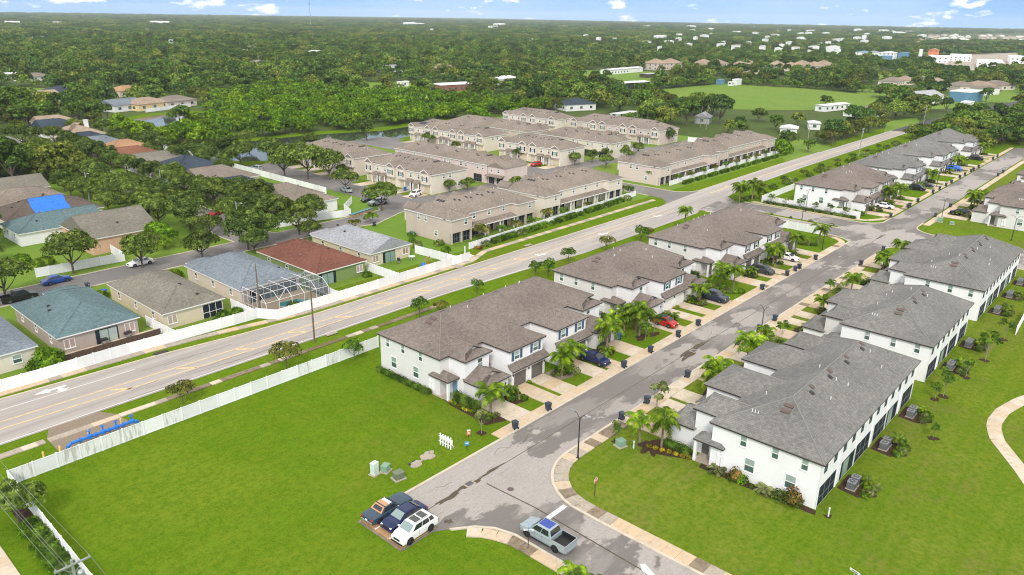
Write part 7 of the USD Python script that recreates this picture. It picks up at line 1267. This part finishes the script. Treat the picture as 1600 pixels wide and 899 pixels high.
fh('white warehouse with arched gables in the far town', 1386, 92, 36, 20, 8, 'white_far', 'white_far', 10, .15, (0, 0)); fh('blue fronted store below the white warehouse', 1384, 94, 30, 12, 5, 'metal_blue', 'metal_blue', 10, flat=True, windows=0); fh('blue roofed store right of the white warehouse', 1414, 91, 18, 14, 7, 'metal_blue', 'metal_blue', 0, flat=True, windows=0); fh('grey yard roof below the white warehouse', 1408, 100, 44, 18, 4, 'metal_grey', 'metal_grey', 0, .1, (0, 0)); fh('blue roofed building left in the far town', 1348, 88, 26, 14, 6, 'metal_blue', 'white_far', 0, .2)
fh('large white shopping hall at the right edge', 1545, 104, 90, 26, 6, 'white_far', 'white_far', 12, flat=True); fh('white shopping hall behind the large one', 1500, 94, 90, 26, 6, 'white_far', 'white_far', 12, flat=True); fh('white store wing at the far right edge', 1596, 98, 90, 30, 7, 'white_far', 'white_far', 12, flat=True); fh('orange gabled store front in the far town', 1458, 87, 22, 14, 8, 'roof_orange', 'sign_orange', 12, .4, (0, 0)); fh('long white hall left of the shopping halls', 1465, 97, 60, 24, 7, 'white_far', 'white_far', 12, flat=True)
rf = random.Random(9)
FAR = [(1010, 72, 60), (1130, 72, 40), (1075, 76, 60), (1125, 80, 50), (1150, 82, 60), (1190, 84, 40), (1220, 78, 60), (1232, 74, 40), (1242, 86, 50), (1270, 84, 60), (1300, 85, 80), (1320, 92, 60), (1280, 74, 50), (1340, 50, 80), (1405, 54, 90), (1350, 70, 50), (1180, 56, 60), (1150, 54, 50), (1100, 62, 50), (1060, 66, 40), (1210, 60, 50), (1290, 56, 60), (1080, 40, 90), (780, 42, 130), (770, 46, 60), (640, 33, 90), (655, 36, 60), (20, 33, 60), (90, 37, 40), (250, 20, 120), (1175, 34, 90), (1420, 36, 120), (960, 67, 22), (915, 62, 40), (935, 67, 40), (268, 72, 20), (675, 52, 20), (1440, 60, 60), (1385, 65, 50), (1475, 66, 60), (1300, 68, 50), (1250, 66, 40), (1195, 70, 40), (1030, 84, 30), (880, 36, 120), (1010, 38, 120), (1110, 48, 60)]
FAR += [(rf.uniform(990, 1440), rf.uniform(50, 88), rf.uniform(30, 60)) for _ in range(32)]
for k, (px, py, w) in enumerate(FAR):
    D = np.linalg.norm(G(px, max(py, 40))); w_ = min(w*.55*max(1, D/900), 150)*.36
    fh('small white building far off among the woods '+whereabouts(*G(px, max(py, 44))[:2]), px, max(py, 40) if px < 800 else max(py, 44), w_, w_*.45, 8+4*rf.random(), 'white_far' if k % 4 else 'roof_sand', 'white_far', rf.uniform(-20, 20), .2, (0, 0) if k % 2 else (1, 1), windows=0, group='far white buildings '+whereabouts(*G(px, max(py, 44))[:2]))
for k in range(60): px, py = 1436+rf.uniform(0, 190), 56+rf.uniform(0, 10); fh('pale roofed house of the far estate at the right', px, py, 20, 16, 5, 'roof_sand' if k % 3 else 'white_far', 'stucco_cream', rf.uniform(0, 90), .4, windows=0, group='houses of the far estate')
d_ = FW[:2]; tw = G(487, 60); tw = tw/np.linalg.norm(tw[:2])*2600
t = thing('radio_mast', 'tall thin radio mast on the horizon, left of centre', 'radio mast', (tw[0], tw[1], 0)); m = MB()
for a in (0, 2.1, 4.2): m.cyl((1.6*math.cos(a), 1.6*math.sin(a), 0), (.7*math.cos(a), .7*math.sin(a), 78), .35, .25, 4)
for z in range(0, 76, 6): m.tube([(1.5*math.cos(a), 1.5*math.sin(a), z+3*(i % 2)) for i, a in enumerate((0, 2.1, 4.2, 0))], .15, 4)
m.put('lattice', 'steel_grey', t); MB().cyl((0, 0, 76), (0, 0, 84), .5, .3, 6).cbox((0, 0, 72), (4, 4, 3)).put('antenna', 'steel_grey', t)
for k, (px, py, h) in enumerate(((99, 128, 15), (275, 118, 15), (406, 116, 14), (620, 100, 14), (817, 101, 17), (888, 100, 15), (946, 98, 16), (1000, 97, 16), (1013, 188, 9), (1094, 200, 10), (1103, 202, 11), (1392, 180, 9), (182, 160, 11), (1226, 82, 16), (1249, 70, 18), (1572, 120, 10), (1560, 96, 14), (1446, 118, 12))): g = G(px, py); wood_pole('grey utility pole rising above the far woods, %s' % ('number %d from the front list' % (k+1) if 0 else ORD[k] if k < 20 else ''), (g[0], g[1], 0), h, arm=1 if h > 12 else None, mat='bark_pale', group='far utility poles')
t = thing('shade_house', 'dark shade cloth nursery roof at the right edge beyond the wood', 'nursery', tuple(G(1566, 186))[:2]+(0,), -8)
MB().box(-16, -8, 2.6, 18, 9, 2.75).box(-15, -14, 2.2, 12, -8.4, 2.35).put('shade_roof', 'roof_slate', t); MB().box(-6, -13, 0, 14, -9, 1.1).put('stock', 'white_far', t)
for i in range(5): MB().box(-15.8+8*i, -7.9, 0, -15.6+8*i, -7.7, 2.6).put('post', 'steel_grey', t)

# ---- the woods
keep_out = unary_union([rect(-200, -300, 330, 245), rect(118, 240, 330, 262), rect(97, 240, 126, 368), rect(82, 240, 98, 340), rect(300, 84, 352, 92), pond1.buffer(6), pond2.buffer(5.5), meadow, field2, field3, field4, field5, field6, field7.buffer(-4), fieldL, town, main.buffer(9), road_far.buffer(9), rect(-200, -300, 354, 100), rect(354, 40, 378, 58)])
B_px = [(236, 214), (300, 196), (330, 150), (420, 132), (560, 148), (700, 150), (770, 154), (862, 168), (806, 192), (640, 200), (480, 216), (378, 228), (300, 230), (262, 226)]
bushland = PX(*B_px).union(sg.Polygon([(127, 286), (175, 286), (165, 318), (140, 334), (127, 345)])).difference(keep_out)
blds = [p for p in stage.GetPrimAtPath('/World').GetChildren() if p.GetName().startswith(('far_house', 'caravan', 'box_trailer', 'truck', 'shade_house'))]
hp = []
for p in blds:
    a = p.GetAttribute('xformOp:translate').Get()
    D = math.hypot(a[0], a[1]); dv = np.array([a[0], a[1]])/D; r0 = 14 if D < 900 else 26
    q = np.array([a[0], a[1]]); hp.append(sg.LineString([q+dv*r0*.3, q-dv*(r0*1.0+D*.018)]).buffer(r0))
keep_out = unary_union([keep_out, PX((1115, 158), (1392, 158), (1392, 196), (1115, 206)), PX((1425, 55), (1640, 52), (1640, 67), (1440, 67))]+hp)
crng = np.random.default_rng(23); glade = []
for k in range(46):
    a, d = YAW+crng.uniform(-.62, .62), crng.uniform(520, 2100); x, y = d*math.cos(a), d*math.sin(a); r0 = crng.uniform(9, 24)*(1+d/2500)
    if keep_out.contains(sg.Point(x, y)): continue
    dv = np.array([x, y])/d; glade.append(sg.LineString([(x, y), (x-dv[0]*r0*1.6, y-dv[1]*r0*1.6)]).buffer(r0*.75))
    if k % 3:
        px, py = pix(x, y); fh('small house roof in a gap of the woodland '+whereabouts(x, y), px, py, crng.uniform(14, 22), crng.uniform(10, 14), 4.5, ['roof_tan', 'white_far', 'roof_sand', 'roof_pale', 'metal_roof'][k % 5], 'white_far', crng.uniform(-40, 40), .35, windows=0, group='house roofs in gaps of the woodland '+whereabouts(x, y))
gm = unary_union(glade); sheet('woodland_glade', gm, -.013, 'field_grass'); keep_out = keep_out.union(gm)
frng = np.random.default_rng(17); base_az = YAW
def scatter(d0, d1, sp, half=math.radians(43), area=None, out=keep_out):
    n = int((d1*d1-d0*d0)*half/(sp*sp)); d = np.sqrt(frng.uniform(d0*d0, d1*d1, n)); a = base_az+frng.uniform(-half, half, n); x, y = d*np.cos(a), d*np.sin(a)
    ok = ~shapely.contains_xy(out, x, y)
    if area is not None: ok &= shapely.contains_xy(area, x, y)
    # keep them apart: one per cell
    key = np.floor(x/sp*1.0).astype(np.int64)*1000003+np.floor(y/sp*1.0).astype(np.int64); _, i = np.unique(key, return_index=True); s_ = np.zeros(n, bool); s_[i] = True; ok &= s_
    return np.c_[x, y][ok]
def cloud_mesh(R, H, z0, ncl, nl, size, seed): (v, f, n), _ = crown_cloud(R, H, z0, ncl, nl, size, seed); return v, f, n
WOODS = [('leaf_forest', 5.2, 8.5, 2.0, 13, 620, .62), ('leaf_forest_dark', 4.8, 9.5, 2.2, 12, 600, .62), ('leaf_forest_warm', 5.4, 7.5, 1.6, 12, 600, .62), ('leaf_forest', 4.4, 10.5, 2.5, 11, 560, .6), ('leaf_forest_light', 6.0, 8.0, 1.8, 14, 640, .66)]
def wood_maker(i): return lambda l, g: tree('woodland_tree', l, 'tree', g, WOODS[i][1], WOODS[i][2], WOODS[i][3], WOODS[i][4], int(WOODS[i][5]*2.2), WOODS[i][6]*.72, WOODS[i][0], 201+i)
wood = Kind(*[wood_maker(i) for i in range(5)]); WL = ['rounded mid green tree in the front of the woodland', 'dark green tree in the front of the woodland', 'warm green tree in the front of the woodland', 'tall narrow green tree in the front of the woodland', 'broad oak in the front of the woodland']
near = scatter(235, 620, 7.6, out=unary_union([keep_out, bushland])); near = near[np.argsort(np.hypot(near[:, 0], near[:, 1]))]
far1 = scatter(620, 1500, 9.0); lone = near[:235]; rest = np.vstack([near[235:], far1])
for i, (x, y) in enumerate(lone):
    k = int(frng.integers(0, 5)); q = float(frng.uniform(.65, 1.4)); l = sized(q, .88, 1.15)+' '+WL[k].split(' in ')[0]+' of the woodland '+whereabouts(x, y); wood(l, (x, y, 0), sc=q, group='woodland: '+l, which=k)
def instancer(name, label, pts, protos, sc, kindsel=None, cat='woodland'):
    pi = UsdGeom.PointInstancer.Define(stage, free('/World', name)); P = []
    for k, (mat, (v, f, n)) in enumerate(protos): P.append(obj('shape', v, f, mat, pi.GetPrim(), normals=n).GetPath())
    pi.CreatePrototypesRel().SetTargets(P); n = len(pts); idx = frng.integers(0, len(P), n) if kindsel is None else kindsel
    pi.CreateProtoIndicesAttr(Vt.IntArray.FromNumpy(idx.astype(np.int32))); pi.CreatePositionsAttr(Vt.Vec3fArray.FromNumpy(np.c_[pts, np.zeros(n)].astype(np.float32)))
    a = frng.uniform(0, 2*np.pi, n); pi.CreateOrientationsAttr(Vt.QuathArray([Gf.Quath(float(math.cos(q/2)), 0, 0, float(math.sin(q/2))) for q in a]))
    pi.CreateScalesAttr(Vt.Vec3fArray.FromNumpy((np.asarray(sc)[:, None]*np.c_[np.ones(n), np.ones(n), frng.uniform(.8, 1.15, n)]).astype(np.float32)))
    return tag(pi.GetPrim(), label, cat, kind='stuff')
protos = [(w[0], cloud_mesh(w[1], w[2], w[3]*.5, w[4], w[5], w[6], 300+i)) for i, w in enumerate(WOODS)]
instancer('forest', 'dense green woodland covering the middle distance', rest, protos, frng.uniform(.6, 1.45, len(rest)))
def clump(seed, mat_h):
    r = np.random.default_rng(seed); V, Fc, N, k = [], [], [], 0
    for _ in range(7):
        v, f, n = cloud_mesh(7, 8, 1.0, 7, 130, 1.5, int(r.integers(1e6))); v = v+np.r_[r.uniform(-13, 13, 2), 0]; V.append(v); Fc.append(f+k); N.append(n); k += len(v)
    return np.vstack(V), np.vstack(Fc), np.vstack(N)
cp = [(m_, clump(400+i, 0)) for i, m_ in enumerate(('leaf_forest', 'leaf_forest_dark', 'leaf_forest_warm'))]
f2 = scatter(1450, 3200, 24.); f3 = scatter(3200, 8000, 62.)
instancer('far_forest', 'hazy woodland stretching to the horizon', np.vstack([f2, f3]), cp, np.r_[frng.uniform(.8, 1.25, len(f2)), frng.uniform(1.0, 1.45, len(f3))])
# bright scrub between pond and wood
scrub = Kind(*[lambda l, g, i=i: tree('scrub_bush', l, 'bush', g, 3.6, 4.6, .4, 9, 700, .36, ['leaf_bright', 'leaf_lime', 'leaf_bright', 'leaf_hedge'][i], 501+i) for i in range(4)])
SL_ = ['bright green bushy scrub behind the ponds', 'yellow-green bushy scrub behind the ponds', 'leafy bright scrub behind the ponds', 'darker green scrub behind the ponds']
sp_ = scatter(230, 620, 5.6, area=bushland); sp_ = sp_[np.argsort(np.hypot(sp_[:, 0], sp_[:, 1]))]
for i, (x, y) in enumerate(sp_[:240]): k = int(frng.choice(4, p=[.4, .25, .25, .1])); q = float(frng.uniform(.9, 1.55)); l = sized(q, 1.1, 1.35)+' '+SL_[k].split(' behind')[0]+' '+whereabouts(x, y); scrub(l, (x, y, 0), sc=q, group='scrub: '+l, which=k)
sprot = [(m_, cloud_mesh(3.6, 4.6, .2, 9, 420, .44, 520+i)) for i, m_ in enumerate(('leaf_bright', 'leaf_lime', 'leaf_bright', 'leaf_forest'))]
if len(sp_) > 240: instancer('scrubland', 'bright green scrub thicket behind the ponds', sp_[240:], sprot, frng.uniform(.8, 1.6, len(sp_)-240), cat='scrub')
grove = PX((958, 192), (1040, 198), (1130, 200), (1150, 208), (1250, 206), (1340, 202), (1345, 210), (1300, 224), (1240, 226), (1200, 216), (1090, 208), (1000, 206)); ge = unary_union([rect(-200, -300, 292, 246), main.buffer(9)]+hp)
for i, (x, y) in enumerate(scatter(240, 700, 6.6, area=grove, out=ge)):
    k = int(frng.integers(0, 5)); q = float(frng.uniform(.7, 1.3) if pix(x, y)[0] < 1130 else frng.uniform(.5, .8)); l = sized(q, .7, 1.0)+' '+WL[k].split(' in ')[0]+' of the grove before the meadow, '+('left' if pix(x, y)[0] < 1100 else 'middle' if pix(x, y)[0] < 1230 else 'right')+' part'; wood(l, (x, y, 0), sc=q, group='grove: '+l, which=k)
# single trees that stand out
def big(label, px, py, s_, which): g = G(px, py); wood(label, (g[0], g[1], 0), sc=s_, which=which)
for px, py, s_, k, d in ((1018, 192, 1.35, 4, 'big oak behind the complex, left of the two tall ones'), (1072, 196, 1.4, 0, 'tall round oak behind the complex, middle of three'), (1124, 194, 1.5, 1, 'tall dark round oak behind the complex, right of three'), (968, 178, 1.2, 4, 'oak at the left end of the meadow'), (1185, 190, .8, 4, 'spreading tree before the meadow'), (1212, 204, .85, 0, 'broad tree before the meadow near the white sheds'), (1246, 196, .75, 2, 'warm green tree before the meadow'), (1290, 168, .8, 0, 'single pale tree standing in the meadow'), (1300, 228, 1.15, 1, 'tall dark ragged tree beside the main road'), (1318, 218, .9, 2, 'olive tree beside the main road'),
                          (1334, 214, .9, 2, 'olive round tree left of the bend'), (1356, 208, .9, 2, 'yellowish tree at the bend lawn'), (1376, 178, 1.0, 1, 'dark tree left of the grey barn'), (1398, 186, 1.1, 4, 'spreading green tree before the grey barn'), (1412, 184, 1.0, 2, 'bright spreading tree before the grey barn'), (1440, 186, .9, 2, 'rusty olive tree before the grey barn'), (1478, 176, .9, 1, 'round dark tree between barn and blue shed'), (1540, 160, 1.0, 1, 'dark tree right of the blue shed'), (866, 178, 1.0, 2, 'tree at the back of the complex'), (980, 200, .8, 0, 'tree by the complex fence'), (1230, 232, .8, 0, 'round bush tree by the main road lawn'), (1262, 238, .6, 0, 'shrubby tree at the main road lawn')): big(d, px, py, s_, k)
rust = tree('woodland_tree', 'rust brown dead-leaved tree behind the complex', 'tree', None, 4.4, 6.0, 1.5, 10, 1500, .40, 'leaf_rust', 601, loc=tuple(G(862, 172)))
yt = tree('woodland_tree', 'large yellow-olive tree at the meadow corner', 'tree', None, 9, 10, 2, 16, 1600, .85, 'leaf_olive', 602, loc=tuple(G(1143, 128)))
# the wood at the end of the street and the thickets along the road
thick = unary_union([PX((1432, 214), (1500, 196), (1600, 192), (1700, 196), (1700, 236), (1600, 226), (1545, 222), (1500, 208), (1440, 222)), sg.Polygon([(352, 62), (400, 62), (470, 92), (470, 95), (390, 97.), (356, 92)])])
tp = scatter(300, 760, 6.0, area=thick, out=rect(-10, -10, 354, 60)); wl2 = Kind(*[lambda l, g, i=i: tree('thicket_tree', l, 'tree', g, 3.8, 5.4, .8, 9, 900, .36, ['leaf_olive', 'leaf_forest_warm', 'leaf_hedge'][i], 611+i) for i in range(3)]); TLb = ['olive tree in the wood at the end of the street', 'warm green tree in the wood at the end of the street', 'green tree in the wood at the end of the street']
tp = tp[np.argsort(np.hypot(tp[:, 0], tp[:, 1]))]
for i, (x, y) in enumerate(tp[:150]): k = i % 3; wl2(TLb[k], (x, y, 0), sc=float(frng.uniform(.7, 1.2)), group=TLb[k].split(' in ')[0]+'s of the end wood', which=k)
th2 = PX((1262, 226), (1300, 206), (1380, 190), (1388, 200), (1345, 222), (1320, 232), (1310, 240)); tq = scatter(240, 620, 5.6, area=th2, out=main.buffer(6))
for i, (x, y) in enumerate(tq[:60]): wl2('olive thicket tree left of the main road bend', (x, y, 0), sc=float(frng.uniform(.6, 1.0)), group='thicket left of the main road bend', which=i % 2)
for i, (px0, py0, px1, py1) in enumerate(((990, 143, 1120, 131), (1160, 133, 1300, 140), (1300, 140, 1470, 152))):
    a, b = G(px0, py0)[:2], G(px1, py1)[:2]; n = int(np.linalg.norm(b-a)/6)
    for j in range(n): q = a+(b-a)*(j+.5)/n+frng.uniform(-2, 2, 2); scrub('bushy tree in the hedgerow round the meadow', (q[0], q[1], 0), sc=float(frng.uniform(.9, 1.4)), group='hedgerow round the meadow', which=3 if j % 3 else 0)
# ------------------------------------------------------------------ the air
usdkit.material(stage, '/World/Looks/haze', {'v': ('principled_volume', {'color': (.80, .89, 1.0), 'density': .00006, 'anisotropy': .2})}, [], volume='v.volume')
LOOK['haze'] = UsdShade.Material.Get(stage, '/World/Looks/haze')
hz = MB().box(-9000, -9100, -1.2, 9300, 9300, 96).put('haze', 'haze'); tag(hz, 'thin bluish summer haze over the land', 'haze', kind='stuff')
